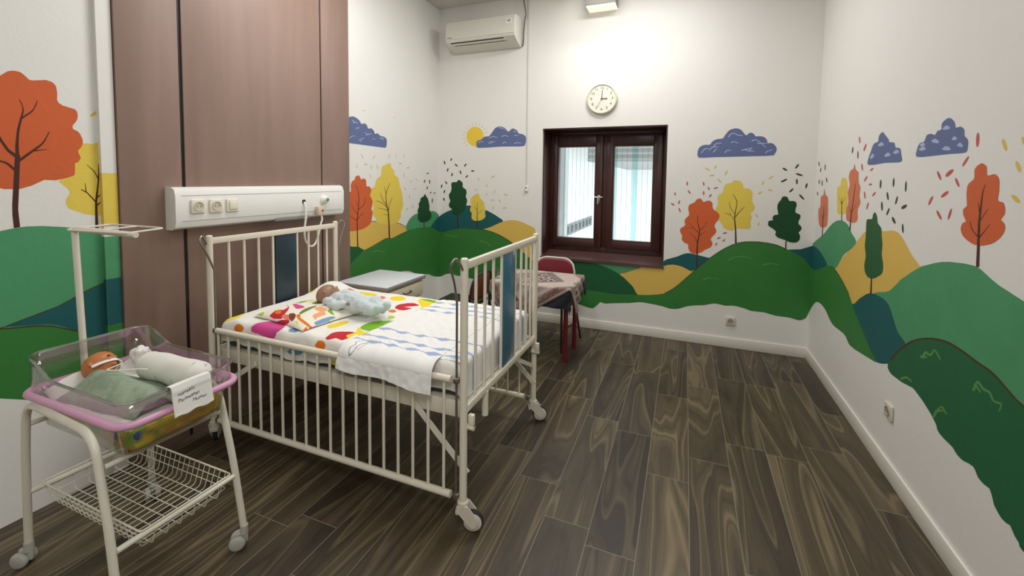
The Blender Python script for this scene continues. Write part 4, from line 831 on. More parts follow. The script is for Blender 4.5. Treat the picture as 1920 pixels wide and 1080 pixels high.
PILLOW_PRINT = [
  ('red',[-2058,1658,-2077,1675,-2117,1737,-2121,1749,-2117,1765,-2091,1771,-2105,1811,-2118,1828,-2152,1845,-2136,1843,-2094,1815,-2052,1766,-2006,1700,-1968,1658,-1968,1653,-1977,1647,-2008,1640]),
  ('orange',[-2090,1716,-2109,1739,-2114,1755,-2103,1760,-2078,1749,-2057,1728,-2051,1718,-2053,1711,-2067,1705]),
  ('red',[-1933,1587,-1945,1601,-1952,1619,-1952,1643,-1925,1654,-1901,1649,-1880,1626,-1862,1592,-1866,1585,-1884,1582]),
  ('coral',[-1984,1670,-2011,1696,-2016,1707,-2013,1715,-2004,1720,-1989,1719,-1967,1709,-1920,1679,-1910,1657,-1916,1652,-1935,1654]),
  ('brown',[-1989,1719,-2004,1739,-1997,1749,-1986,1751,-1958,1738,-1924,1707,-1891,1662,-1884,1647,-1887,1645,-1939,1678]),
  ('orange',[-1952,1736,-1954,1746,-1948,1752,-1939,1752,-1895,1710,-1764,1648,-1729,1626,-1721,1608,-1871,1678,-1917,1706]),
  ('magenta',[-1730,1615,-1721,1645,-1708,1639,-1703,1631,-1705,1595,-1713,1597]),
  ('orange',[-1730,1572,-1746,1606,-1746,1616,-1697,1578,-1692,1570,-1695,1562,-1718,1565]),
  ('blue',[-1766,1680,-1773,1735,-1767,1776,-1760,1791,-1749,1796,-1736,1795,-1726,1786,-1720,1766,-1709,1651,-1717,1649,-1759,1672]),
  ('peach',[-1850,1750,-1861,1761,-1872,1782,-1877,1821,-1874,1835,-1866,1838,-1853,1835,-1828,1822,-1808,1800,-1812,1747,-1788,1709]),
  ('peach',[-1966,1873,-1962,1896,-1952,1903,-1936,1904,-1896,1893,-1864,1867,-1855,1855,-1855,1844,-1862,1835,-1873,1830,-1889,1831,-1944,1853]),
  ('olive',[-1968,1771,-1991,1812,-2003,1856,-1995,1905,-1989,1911,-1981,1907,-1974,1888,-1939,1754,-1948,1753]),
  ('magenta',[-2132,1870,-2134,1878,-2130,1885,-2118,1888,-2057,1876,-2021,1859,-2021,1842,-2030,1822,-2039,1817,-2053,1821]),
  ('yellow',[-2180,1976,-2225,2049,-2231,2078,-2207,2085,-2167,2078,-2132,2066,-2107,2051,-2086,2030,-2077,2009,-2084,1986,-2102,1964,-2121,1950,-2139,1950,-2160,1959]),
  ('green',[-2168,1910,-2165,1943,-2190,1965,-2141,1941,-2129,1949,-2112,1967,-2106,1935,-2113,1909,-2132,1901,-2144,1901]),
  ('orange',[-2215,1726,-2221,1735,-2247,1830,-2245,1833,-2233,1818,-2181,1730,-2203,1723]),
  ('lime',[-2172,1663,-2191,1691,-2193,1703,-2189,1710,-2179,1714,-2164,1710,-2142,1692,-2100,1649,-2102,1643,-2141,1650]),
  ('green',[-1852,1856,-1870,1891,-1863,1896,-1765,1819,-1766,1815,-1799,1826]),
  ('yellow',[-1875,1660,-1862,1660,-1849,1653,-1801,1610,-1831,1624]),
  ('olive',[-2055,1942,-2055,1953,-2048,1967,-2038,1975,-2022,1974,-1991,1958,-1991,1947,-2008,1926,-2043,1933]),
  ('olive',[-2248,1867,-2246,1919,-2239,1920,-2223,1904,-2225,1871,-2241,1863]),
]

# ------------------------------------------------------------------ room shell
XL, XR, YB, YF, ZC = -2.635, 1.015, 4.335, -2.6, 3.39
WX0, WX1, WZ0, WZ1, WY = -1.393, -0.170, 0.695, 2.028, 4.62     # window opening and frame plane


def mural_faces(bm, side, names):
    for c, lv, f in MURAL[side]:
        P = pairs(f)
        d = 0.00002 + lv * 0.000006
        mi = names.index(c) + 1
        ed = [(i, (i + 1) % len(P)) for i in range(len(P))]
        V2, E2, F2, _, _, _ = geometry.delaunay_2d_cdt([Vector(p) for p in P], ed, [list(range(len(P)))], 1, 1e-5)
        vs = []
        for u, w in V2:
            w = max(w, 0.0)
            if side == 'L':
                co = (XL + d, u, w)
            elif side == 'R':
                co = (XR - d, u, w)
            else:
                co = (u, YB - d, w)
            vs.append(bm.verts.new(co))
        want = {'L': Vector((1, 0, 0)), 'R': Vector((-1, 0, 0)), 'B': Vector((0, -1, 0))}[side]
        for t in F2:
            try:
                fc = bm.faces.new([vs[i] for i in t])
            except ValueError:
                continue
            fc.material_index = mi
            fc.normal_update()
            if fc.normal.dot(want) < 0:
                fc.normal_flip()


names = list(MUR)
mlist = [white_wall] + [MURM[k] for k in names]
bm = bx(XL - 0.2, XL, YF - 0.2, YB + 0.2, -0.1, ZC + 0.1)
mural_faces(bm, 'L', names)
struct(obj('wall_left', bm, mlist, smooth=False))
bm = bx(XR, XR + 0.2, YF - 0.2, YB + 0.2, -0.1, ZC + 0.1)
mural_faces(bm, 'R', names)
struct(obj('wall_right', bm, mlist, smooth=False))
bm = bmesh.new()
T = 0.34
box(bm, XL, WX0, YB, YB + T, -0.1, ZC + 0.1)
box(bm, WX1, XR, YB, YB + T, -0.1, ZC + 0.1)
box(bm, WX0, WX1, YB, YB + T, -0.1, WZ0 - 0.02)
box(bm, WX0, WX1, YB, YB + T, WZ1, ZC + 0.1)
mural_faces(bm, 'B', names)
struct(obj('wall_back', bm, mlist, smooth=False))
struct(obj('wall_front', bx(XL, XR, YF - 0.2, YF, -0.1, ZC + 0.1), white_wall, smooth=False))
struct(obj('ceiling', bx(XL, XR, YF, YB, ZC, ZC + 0.1), ceil_m, smooth=False))


def floor_material():
    m = bpy.data.materials.new('wood_look_tile')
    m.use_nodes = True
    nt = m.node_tree
    N, L = nt.nodes, nt.links
    b = N['Principled BSDF']

    def mth(op, a, c=None, d=None):
        n = N.new('ShaderNodeMath')
        n.operation = op
        for i, v in enumerate((a, c, d)):
            if v is None:
                continue
            if isinstance(v, (int, float)):
                n.inputs[i].default_value = v
            else:
                L.new(v, n.inputs[i])
        return n.outputs[0]
    tc = N.new('ShaderNodeTexCoord')
    sp = N.new('ShaderNodeSeparateXYZ')
    L.new(tc.outputs['Object'], sp.inputs[0])
    X, Y = sp.outputs[0], sp.outputs[1]
    cx = mth('MULTIPLY', mth('SUBTRACT', X, 0.065), 1 / 0.2)
    col = mth('FLOOR', cx)
    fx = mth('SUBTRACT', cx, col)
    wn = N.new('ShaderNodeTexWhiteNoise')
    wn.noise_dimensions = '1D'
    L.new(mth('ADD', col, 17.3), wn.inputs['W'])
    cy = mth('ADD', mth('MULTIPLY', Y, 1 / 0.9), wn.outputs['Value'])
    row = mth('FLOOR', cy)
    fy = mth('SUBTRACT', cy, row)
    wn2 = N.new('ShaderNodeTexWhiteNoise')
    wn2.noise_dimensions = '2D'
    cb = N.new('ShaderNodeCombineXYZ')
    L.new(col, cb.inputs[0])
    L.new(row, cb.inputs[1])
    L.new(cb.outputs[0], wn2.inputs['Vector'])
    rnd = wn2.outputs['Value']
    # growth-ring bands drawn out along the plank, each plank its own cut
    v = N.new('ShaderNodeCombineXYZ')
    L.new(mth('ADD', mth('MULTIPLY', X, 4.2), mth('MULTIPLY', rnd, 37.0)), v.inputs[0])
    L.new(mth('ADD', mth('MULTIPLY', Y, 0.45), mth('MULTIPLY', rnd, 91.0)), v.inputs[1])
    n1 = N.new('ShaderNodeTexNoise')
    n1.inputs['Scale'].default_value = 1.0
    n1.inputs['Detail'].default_value = 2.0
    n1.inputs['Roughness'].default_value = 0.45
    n1.inputs['Distortion'].default_value = 0.35
    L.new(v.outputs[0], n1.inputs['Vector'])
    ph = mth('MULTIPLY', n1.outputs['Fac'], 62.0)
    band = mth('MULTIPLY_ADD', mth('SINE', ph), 0.5, 0.5)
    line = mth('POWER', mth('MULTIPLY_ADD', mth('SINE', mth('MULTIPLY', n1.outputs['Fac'], 105.0)), 0.5, 0.5), 7.0)
    dline = mth('POWER', mth('MULTIPLY_ADD', mth('SINE', mth('MULTIPLY_ADD', n1.outputs['Fac'], 140.0, 1.7)), 0.5, 0.5), 6.0)
    ph2 = mth('MULTIPLY', n1.outputs['Fac'], 23.0)
    band2 = mth('MULTIPLY_ADD', mth('SINE', ph2), 0.5, 0.5)
    n2 = N.new('ShaderNodeTexNoise')
    n2.inputs['Scale'].default_value = 1.0
    n2.inputs['Detail'].default_value = 5.0
    v2 = N.new('ShaderNodeCombineXYZ')
    L.new(mth('MULTIPLY', X, 90), v2.inputs[0])
    L.new(mth('ADD', mth('MULTIPLY', Y, 5), mth('MULTIPLY', rnd, 11)), v2.inputs[1])
    L.new(v2.outputs[0], n2.inputs['Vector'])
    amp = mth('MULTIPLY', mth('POWER', wn2.outputs['Value'], 1.0), 1.0)
    f = mth('ADD', mth('MULTIPLY', band, 0.16), mth('MULTIPLY', band2, 0.26))
    f = mth('ADD', f, mth('MULTIPLY', line, 0.24))
    f = mth('SUBTRACT', f, mth('MULTIPLY', dline, 0.16))
    f = mth('ADD', f, mth('MULTIPLY', n2.outputs['Fac'], 0.35))
    f = mth('ADD', f, mth('MULTIPLY_ADD', amp, 0.30, -0.12))
    rp = N.new('ShaderNodeValToRGB')
    rp.color_ramp.elements[0].position = 0.12
    rp.color_ramp.elements[0].color = lin('312820')
    rp.color_ramp.elements[1].position = 0.95
    rp.color_ramp.elements[1].color = lin('7c6d53')
    e = rp.color_ramp.elements.new(0.5)
    e.color = lin('524634')
    L.new(f, rp.inputs[0])
    # thin pale joints
    g1 = mth('LESS_THAN', mth('MINIMUM', fx, mth('SUBTRACT', 1.0, fx)), 0.008)
    g2 = mth('LESS_THAN', mth('MINIMUM', fy, mth('SUBTRACT', 1.0, fy)), 0.0018)
    g = mth('MAXIMUM', g1, g2)
    mx = N.new('ShaderNodeMix')
    mx.data_type = 'RGBA'
    L.new(g, mx.inputs['Factor'])
    L.new(rp.outputs[0], mx.inputs['A'])
    mx.inputs['B'].default_value = lin('7d7667')
    L.new(mx.outputs['Result'], b.inputs['Base Color'])
    L.new(mth('MULTIPLY_ADD', n2.outputs['Fac'], 0.15, 0.36), b.inputs['Roughness'])
    b.inputs['Specular IOR Level'].default_value = 0.45
    bp = N.new('ShaderNodeBump')
    bp.inputs['Strength'].default_value = 0.25
    bp.inputs['Distance'].default_value = 0.003
    L.new(mth('SUBTRACT', f, mth('MULTIPLY', g, 1.0)), bp.inputs['Height'])
    L.new(bp.outputs[0], b.inputs['Normal'])
    return m


struct(obj('floor', bx(XL, XR, YF, YB, -0.1, 0.0), floor_material(), smooth=False))


def skirting(name, x0, x1, y0, y1):
    struct(obj(name, bx(x0, x1, y0, y1, 0.0, 0.09, bev=0.003), skirt_m))


skirting('baseboard_back', XL, XR, YB - 0.012, YB)
skirting('baseboard_right', XR - 0.012, XR, YF, YB - 0.012)
skirting('baseboard_front', XL, XR, YF, YF + 0.012)

# window: frame, two sashes, sill, dark reveal boards
def wood_mat(name, c1, c2, sc=(30, 30, 2), rough=0.4, coat=0.0):
    m = mat(name, c1, rough, coat=coat)
    nt = m.node_tree
    n = nt.nodes.new('ShaderNodeTexNoise')
    n.inputs['Scale'].default_value = 1.0
    n.inputs['Detail'].default_value = 6
    n.inputs['Distortion'].default_value = 0.6
    mp = nt.nodes['Mapping']
    mp.inputs['Scale'].default_value = sc
    nt.links.new(mp.outputs[0], n.inputs['Vector'])
    rp = nt.nodes.new('ShaderNodeValToRGB')
    rp.color_ramp.elements[0].position = 0.3
    rp.color_ramp.elements[0].color = lin(c1)
    rp.color_ramp.elements[1].position = 0.7
    rp.color_ramp.elements[1].color = lin(c2)
    nt.links.new(n.outputs['Fac'], rp.inputs[0])
    nt.links.new(rp.outputs[0], nt.nodes['Principled BSDF'].inputs['Base Color'])
    return m


win_wood = wood_mat('window_wood', '381c18', '4a2620', (40, 40, 3), 0.35)
sill_m = wood_mat('sill_wood', '4e3532', '5f4643', (3, 40, 40), 0.3, 0.3)
pane_m = glass_mat('window_glass', (0.97, 0.98, 0.98), 0.02, 0.03, 0.6)
chrome = mat('chrome', 'd6d6d4', 0.2, 0.9)
win = bpy.data.objects.new('window_1', None)
COL.objects.link(win)
win.location = (-0.78, WY, WZ0)
win['kind'] = 'structure'
win['label'] = 'dark wood window with two glazed sashes under the clock'
win['category'] = 'window'
WI = Matrix.Translation((0.78, -WY, -WZ0))


def wpart(name, bm, m, parent=win, smooth=True):
    o = obj(name, xform(bm, WI), m, None, smooth)
    o.parent = parent
    return o


bm = bmesh.new()
fy0, fy1 = WY - 0.02, WY + 0.05
box(bm, WX0, WX0 + 0.05, fy0, fy1, 0.72, WZ1, 0.004)
box(bm, WX1 - 0.05, WX1, fy0, fy1, 0.72, WZ1, 0.004)
box(bm, WX0 + .05, WX1 - .05, fy0, fy1, WZ1 - 0.05, WZ1, 0.004)
box(bm, WX0 + .05, WX1 - .05, fy0, fy1, 0.72, 0.795, 0.004)
box(bm, -0.815, -0.765, fy0, fy1, 0.795, WZ1 - .05, 0.004)
# lining boards of the deep reveal
box(bm, WX0, WX0 + 0.012, YB + 0.03, fy0, 0.72, WZ1)
box(bm, WX1 - 0.012, WX1, YB + 0.004, fy0, 0.72, WZ1)
box(bm, WX0 + .012, WX1 - .012, YB + 0.004, fy0, WZ1 - 0.012, WZ1)
wpart('window_frame', bm, win_wood)
bm = bmesh.new()
for k in range(2):
    pass
vs = [bm.verts.new(p) for p in ((WX0 - .0, YB - 0.012, 0.672), (WX1 + .005, YB - 0.012, 0.672), (WX1 + .005, YB - 0.012, 0.697), (WX0, YB - 0.012, 0.697), (WX0, WY + .03, 0.672), (WX1 + .005, WY + .03, 0.672), (WX1 + .005, WY + .03, 0.742), (WX0, WY + .03, 0.742))]
for q in ((0, 1, 2, 3), (7, 6, 5, 4), (3, 2, 6, 7), (0, 4, 5, 1), (1, 5, 6, 2), (0, 3, 7, 4)):
    bm.faces.new([vs[i] for i in q])
wpart('window_sill', bm, sill_m, smooth=False)
for (a, b, hx) in ((-1.345, -0.81, 1), (-0.77, -0.218, 0)):
    bm = bmesh.new()
    px0, px1 = (-1.298, -0.880) if hx else (-0.703, -0.300)
    z0, z1, p0, p1 = 0.79, 1.980, 0.866, 1.863
    y0, y1 = WY - 0.045, WY + 0.03
    box(bm, a, px0, y0, y1, z0, z1, 0.006)
    box(bm, px1, b, y0, y1, z0, z1, 0.006)
    box(bm, px0, px1, y0, y1, z0, p0, 0.006)
    box(bm, px0, px1, y0, y1, p1, z1, 0.006)
    # glazing bead
    box(bm, px0, px0 + .012, y0 + .012, y1, p0, p1)
    box(bm, px1 - .012, px1, y0 + .012, y1, p0, p1)
    box(bm, px0 + .012, px1 - .012, y0 + .012, y1, p0, p0 + .012)
    box(bm, px0 + .012, px1 - .012, y0 + .012, y1, p1 - .012, p1)
    s = wpart('window_sash', bm, win_wood)
    wpart('pane', bx(px0 + .005, px1 - .005, WY - .008, WY - .003, p0 + .005, p1 - .005), pane_m, s, False)
    if hx:
        bm = bx(-0.852, -0.830, WY - .053, WY - .044, 1.268, 1.345, 0.003)
        tube(bm, bend([(-0.841, WY - .05, 1.33), (-0.841, WY - .095, 1.33), (-0.841, WY - .095, 1.255)], 0.015), 0.008, 10)
        tube(bm, [(-0.885, WY - .06, 1.325), (-0.80, WY - .06, 1.325)], 0.006, 8)
        wpart('window_handle', bm, chrome, s)

# boxed-in pipe painted over with the mural, left of the wood panel
bm = bmesh.new()
pw0, pw1, pd = 1.215, 1.275, 0.022
box(bm, XL, XL + pd, pw0, pw1, 0, ZC)
bands = [(0.0, 0.47, 0), (0.47, 0.755, 'green'), (0.755, 0.985, 'teal'), (0.985, 1.195, 'lgreen'), (1.195, 1.245, 0), (1.245, 1.505, 'yellow')]
for z0, z1, c in bands:
    if not c:
        continue
    f = bm.faces.new([bm.verts.new(p) for p in ((XL + pd + .0006, pw0, z0), (XL + pd + .0006, pw1, z0), (XL + pd + .0006, pw1, z1), (XL + pd + .0006, pw0, z1))])
    f.material_index = names.index(c) + 1
    f2 = bm.faces.new([bm.verts.new(p) for p in ((XL, pw0 - .0006, z0), (XL + pd, pw0 - .0006, z0), (XL + pd, pw0 - .0006, z1), (XL, pw0 - .0006, z1))])
    f2.material_index = names.index(c) + 1
struct(obj('trim_1', bm, mlist, smooth=False))

# outside the window: bright courtyard
ext_w = mat('outside_render', 'f4f4f0', 0.9)
ext_g = mat('outside_grey', '9a9c98', 0.9)
vent_g = mat('vent_grey', '8c9290', 0.9)
vent_d = mat('vent_hole', '50585a', 0.9)
struct(obj('wall_courtyard', bx(-6, 4, 12.0, 12.2, -1, 6), ext_w, smooth=False))
bm = bx(-2.2, -2.0, 5.0, 12.0, -1, 6)
struct(obj('wall_sideyard', bm, ext_w, smooth=False))

# ------------------------------------------------------------------ wood wall panel behind the bed
panel_m = wood_mat('panel_laminate', '846b5f', '907669', (10, 10, 0.7), 0.5, 0.0)
strip_m = mat('panel_strip', '2a2224', 0.3, 0.3)
PX = -2.600
t = thing('wood_wall_panel', 'tall brown laminate wall panel with two dark vertical strips behind the cot bed', 'wall panel', (XL, 2.07, 0))
LP = Matrix.Translation((-XL, -2.07, 0))


def part(name, bm, m, parent, origin, smooth=True, label=None):
    o = obj(name, xform(bm, Matrix.Translation([-c for c in origin])), m, parent, smooth)
    if label:
        o['label'] = label
    return o


O = (XL, 2.07, 0)
for y0, y1 in ((1.279, 1.566), (1.586, 2.562), (2.576, 2.865)):
    part('panel_board', bx(XL + .002, PX, y0, y1, 0.0, ZC - 0.002, 0.0015), panel_m, t, O)
for y0, y1 in ((1.5665, 1.5855), (2.5625, 2.5755)):
    part('inlay_strip', bx(XL + .002, PX - 0.008, y0, y1, 0.0, ZC - 0.002), strip_m, t, O)

# ------------------------------------------------------------------ medical supply unit on the panel
O = (PX, 2.09, 1.32)
t = thing('bedhead_unit', 'long white medical supply unit with sockets on the brown wall panel', 'bedhead unit', O)
hx = PX + 0.085
hy0, hy1, hz0, hz1 = 1.478, 2.705, 1.203, 1.434
prof = [(PX, hz0), (PX + .05, hz0), (PX + .074, hz0 + .012), (hx, hz0 + .045), (hx, hz1 - .045), (PX + .074, hz1 - .012), (PX + .05, hz1), (PX, hz1)]


def prism(profile, y0, y1):
    bm = bmesh.new()
    A = [bm.verts.new((x, y0, z)) for x, z in profile]
    B = [bm.verts.new((x, y1, z)) for x, z in profile]
    n = len(A)
    for i in range(n):
        bm.faces.new((A[i], A[(i + 1) % n], B[(i + 1) % n], B[i]))
    bm.faces.new(A[::-1])
    bm.faces.new(B)
    bmesh.ops.recalc_face_normals(bm, faces=bm.faces)
    return bm


bm = prism(prof, hy0 + .02, hy1 - .02)
for z in (hz0 + .046, hz1 - .046):
    box(bm, hx - .001, hx + .0006, hy0 + .03, hy1 - .03, z - .0012, z + .0012, mi=1)
part('body', bm, [whitep, mat('groove_grey', '8a8a88', 0.6)], t, O)
pe = [(x + (.0008 if x > PX else 0), z + (-.0008 if z < 1.3 else .0008)) for x, z in prof]
for a, b in ((hy0, hy0 + .02), (hy1 - .02, hy1)):
    bm = prism(pe, a, b)
    part('end_cap', bm, whitep, t, O)
part('lamp_cover', bx(PX + .045, PX + .078, 2.09, 2.37, hz0 - .004, hz0 + .022, 0.004), mat('lamp_cover_grey', '8b8b8b', 0.4), t, O, label='grey lamp cover strip')


def socket_part(y, z, parent, O, plane=hx):
    """frame with a recessed round plug well"""
    bm = bx(plane - .001, plane + .012, y - .038, y + .038, z - .040, z + .040, 0.007, 3)
    s = part('socket', bm, ivoryp, parent, O)
    bm = bmesh.new()
    M = Matrix.Translation((plane + .0125, y, z)) @ Matrix.Rotation(PI / 2, 4, 'Y')
    lathe(bm, [(0.026, -0.001), (0.026, 0.004), (0.0225, 0.004), (0.020, 0.0006), (0, 0.0006)], 24, M)
    w = part('plug_well', bm, socketp, s, (0, 0, 0))
    w.location = Vector((0, 0, 0)) - Vector(O)
    for dy in (-.0095, .0095):
        bm = bmesh.new()
        M = Matrix.Translation((plane + .0128, y + dy, z)) @ Matrix.Rotation(PI / 2, 4, 'Y')
        lathe(bm, [(0, 0.0012), (0.0026, 0.0012), (0.0026, -0.001)], 10, M)
        w = part('pin_hole', bm, darkp, s, (0, 0, 0))
        w.location = Vector((0, 0, 0)) - Vector(O)
    return s


socket_part(1.590, 1.328, t, O)
socket_part(1.690, 1.326, t, O)
bm = bx(hx - .001, hx + .011, 1.750, 1.826, 1.284, 1.364, 0.007, 3)
s = part('light_switch', bm, ivoryp, t, O)
w = part('rocker', bx(hx + .010, hx + .017, 1.764, 1.812, 1.299, 1.349, 0.005, 3), ivoryp, s, O)
w.location = Vector((0, 0, 0))
# gas outlet
bm = bmesh.new()
M = Matrix.Translation((hx, 2.500, 1.330)) @ Matrix.Rotation(PI / 2, 4, 'Y')
lathe(bm, [(0.034, -.001), (0.034, 0.008), (0.030, 0.012), (0.022, 0.014), (0.020, 0.034), (0.016, 0.036), (0, 0.036)], 24, M)
g = part('gas_outlet', bm, whitep, t, O)
bm = bmesh.new()
lathe(bm, [(0, 0.042), (0.012, 0.042), (0.013, 0.036), (0.013, 0.034)], 20, M)
part('outlet_nipple', bm, steel, g, O).location = (0, 0, 0)
bm = bmesh.new()
lathe(bm, [(0.0, .0012), (0.016, 0.0012), (0.016, -0.001)], 20, Matrix.Translation((hx, 2.317, 1.322)) @ Matrix.Rotation(PI / 2, 4, 'Y'))
part('cord_hole', bm, darkp, t, O)
# nurse call cord hanging from the unit
O2 = (hx + .02, 2.33, 1.2)
t2 = thing('nurse_call_cord', 'white looped call cord with beige push button hanging from the medical supply unit', 'call cord', O2)
pts = [(hx + .004, 2.317, 1.320), (hx + .018, 2.315, 1.28), (hx + .022, 2.310, 1.20), (hx + .02, 2.300, 1.13), (hx + .02, 2.302, 1.06), (hx + .02, 2.330, 1.015), (hx + .02, 2.365, 0.998), (hx + .02, 2.40, 1.02), (hx + .02, 2.425, 1.075), (hx + .02, 2.44, 1.13), (hx + .021, 2.455, 1.17), (hx + .022, 2.459, 1.19), (hx + .020, 2.452, 1.222)]
part('cord', tb(cr(pts, 6), 0.0075, 10), whitep, t2, O2)
bm = bx(hx + .002, hx + .034, 2.415, 2.475, 1.218, 1.284, 0.005)
b = part('button_case', bm, mat('beige_plastic', 'd8c3ae', 0.5), t2, O2, label='beige call button case')
bm = bmesh.new()
lathe(bm, [(0, 0.004), (0.006, 0.003), (0.009, 0), (0.009, -.002)], 16, Matrix.Translation((hx + .034, 2.455, 1.252)) @ Matrix.Rotation(PI / 2, 4, 'Y'))
part('push_button', bm, mat('red_button', '8a2a22', 0.4), b, O2, label='dark red push button').location = (0, 0, 0)

# ------------------------------------------------------------------ cot bed
bluep_shaded = mat('shaded_blue_panel', '1f323c', 0.35, var=0.06, vscale=20)  # head panel: same blue with its shade painted into the colour
BX0, BX1, BY0, BY1 = -2.405, -0.835, 1.577, 2.497
PZ = 1.172
O = ((BX0 + BX1) / 2, (BY0 + BY1) / 2, 0)
bed = thing('cot_bed', 'cream steel hospital cot with barred sides and blue end panels on casters', 'cot', O)
PR = 0.0165


def bp(name, bm, m=cream, label=None, parent=bed):
    o = part(name, bm, m, parent, O, label=label)
    return o


for x in (BX0, BX1):
    for y in (BY0, BY1):
        bm = bmesh.new()
        tube(bm, [(x, y, 0.125), (x, y, PZ - .006)], PR, 16)
        lathe(bm, [(PR, 0), (PR * .9, 0.005), (PR * .6, 0.008), (0, 0.009)], 16, Matrix.Translation((x, y, PZ - .006)))
        bp('post', bm)
for x in (BX0, BX1):
    for z in (1.142, 0.527):
        bp('end_rail', bx(x - .012, x + .012, BY0 + PR * .6, BY1 - PR * .6, z - .0165, z + .0165, .003))
    for y in (1.685, 1.778, 1.871, 1.970, 2.154, 2.249, 2.333, 2.413):
        bp('end_bar', tb([(x, y, 0.545), (x, y, 1.127)], 0.0072, 10))
    bp('end_panel', bx(x - .006, x + .006, 1.987, 2.143, 0.545, 1.127, .001), (bluep if x == BX1 else bluep_shaded), label='blue sheet metal panel')
    # crank socket stubs under the end rail
bp('crank_tube', tb([(BX1, 1.79, 0.40), (BX1, 1.79, 0.515)], 0.016, 14))
# side gates
for y in (BY0, BY1):
    bp('gate_rail', tb([(BX0 + .045, y, 0.650), (BX1 - .060, y, 0.650)], 0.0155, 14))
    bp('gate_rail', tb([(BX0 + .045, y, 0.142), (BX1 - .060, y, 0.142)], 0.0155, 14))
    n = 19
    for k in range(n):
        x = -2.352 + k * (2.352 - .930) / (n - 1)
        bp('gate_bar', tb([(x, y, 0.15), (x, y, 0.642)], 0.0068, 8))
    sgn = -1 if y == BY0 else 1
    for x, d in ((BX0, 1), (BX1, -1)):
        xr = x + d * 0.034
        pts = [(xr, y, 0.12), (xr, y, 0.985), (xr - d * .004, y + sgn * .030, 1.07), (xr - d * .006, y + sgn * .062, 1.135), (xr - d * .012, y + sgn * .062, 1.165), (xr - d * .02, y + sgn * .045, 1.175), (xr - d * .028, y + sgn * .03, 1.155), (xr - d * .034, y + sgn * .014, 1.125)]
        bp('guide_rod', tb(pts[:1] + cr(pts[1:], 5), 0.0052, 10), steel, 'bare steel guide rod with hooked top')
        for z in (0.650, 0.142):
            bp('gate_slider', bx(min(xr - .012, xr + .012 + d * .014), max(xr - .012 + d * .014, xr + .012), y - .012, y + .012, z - .012, z + .012, .004), steel, 'steel slider on the guide rod')
# mattress base
for y0, y1 in ((1.600, 1.606), (2.468, 2.474)):
    bp('base_rail', bx(BX0 + .02, BX1 - .02, y0, y1, 0.476, 0.546, .001))
for x0, x1 in ((BX0 + .02, BX0 + .026), (BX1 - .026, BX1 - .02)):
    bp('base_rail', bx(x0, x1, 1.607, 2.467, 0.476, 0.546, .001))
bp('base_sheet', bx(BX0 + .027, BX1 - .027, 1.607, 2.467, 0.538, 0.546))


def flat_bar(a, b, w=0.028, th=0.005, side=(0, 1, 0)):
    a, b = Vector(a), Vector(b)
    d = (b - a).normalized()
    s = Vector(side)
    n = d.cross(s).normalized()
    bm = bmesh.new()
    vs = []
    for p in (a, b):
        for i, j in ((-1, -1), (1, -1), (1, 1), (-1, 1)):
            vs.append(bm.verts.new(p + n * w / 2 * i + s * th / 2 * j))
    for q in ((3, 2, 1, 0), (4, 5, 6, 7), (0, 1, 5, 4), (1, 2, 6, 5), (2, 3, 7, 6), (3, 0, 4, 7)):
        bm.faces.new([vs[i] for i in q])
    bmesh.ops.recalc_face_normals(bm, faces=bm.faces)
    return bm


for y in (1.600, 2.474):
    yy = y - .006 if y < 2 else y + .006
    bp('brace', flat_bar((-1.10, yy, 0.505), (BX1 + .012, yy, 0.245)))
    bp('brace', flat_bar((-2.09, yy, 0.505), (BX0 - .012, yy, 0.30)))
for x, d in ((BX1, 1), (BX0, -1)):
    bp('brace', flat_bar((x, 2.20, 0.505), (x, BY1 - .01, 0.352), 0.022, 0.005, (1, 0, 0)))
for y in (BY0, BY1):
    s = 1 if y == BY0 else -1
    bm = bx(BX1 + .014, BX1 + .040, y + s * .022 - .010, y + s * .022 + .010, 0.45, 0.505, .004)
    tube(bm, [(BX1 - .01, y + s * .02, .448), (BX1 + .04, y + s * .02, .448)], 0.012, 12)
    bp('corner_bracket', bm)
# casters
for x in (BX0, BX1):
    for y in (BY0, BY1):
        ang = {(BX1, BY0): 0.30, (BX1, BY1): 0.45, (BX0, BY0): 2.4, (BX0, BY1): 0.6}[(x, y)]
        Mc = Matrix.Translation((x, y, 0)) @ Matrix.Rotation(ang, 4, 'Z')
        bm = bmesh.new()
        lathe(bm, [(0, .150), (.014, .150), (.017, .135), (.024, .130), (.026, .110), (.022, .095), (0, .095)], 18)
        # fork cheeks sweep back to the axle
        for sy in (-1, 1):
            y0, y1 = (sy * .018, sy * .025)
            pr = [(-.024, .118), (.024, .120), (.052, .085), (.066, .052), (.058, .030), (.040, .026), (.020, .045), (-.012, .085)]
            A = [bm.verts.new((px_, min(y0, y1), pz_)) for px_, pz_ in pr]
            B = [bm.verts.new((px_, max(y0, y1), pz_)) for px_, pz_ in pr]
            n = len(pr)
            for i in range(n):
                bm.faces.new((A[i], A[(i + 1) % n], B[(i + 1) % n], B[i]))
            bm.faces.new(A[::-1])
            bm.faces.new(B)
        box(bm, -.030, -.006, -.02, .02, .078, .100, .004)
        bmesh.ops.recalc_face_normals(bm, faces=bm.faces)
        c = bp('caster', xform(bm, Mc), wheelp)
        R = Mc @ Matrix.Translation((.044, 0, .0455)) @ Matrix.Rotation(PI / 2, 4, 'X')
        bm = bmesh.new()
        lathe(bm, [(.034, -.013), (.042, -.012), (.0455, -.006), (.0455, .006), (.042, .012), (.034, .013)], 28, R)
        bp('tyre', bm, rubber, 'black rubber tyre', c).location = (0, 0, 0)
        bm = bmesh.new()
        lathe(bm, [(0, -.0165), (.034, -.0160), (.039, -.0128), (.039, .0128), (.034, .0160), (0, .0165)], 28, R)
        bp('wheel_hub', bm, wheelp, None, c).location = (0, 0, 0)

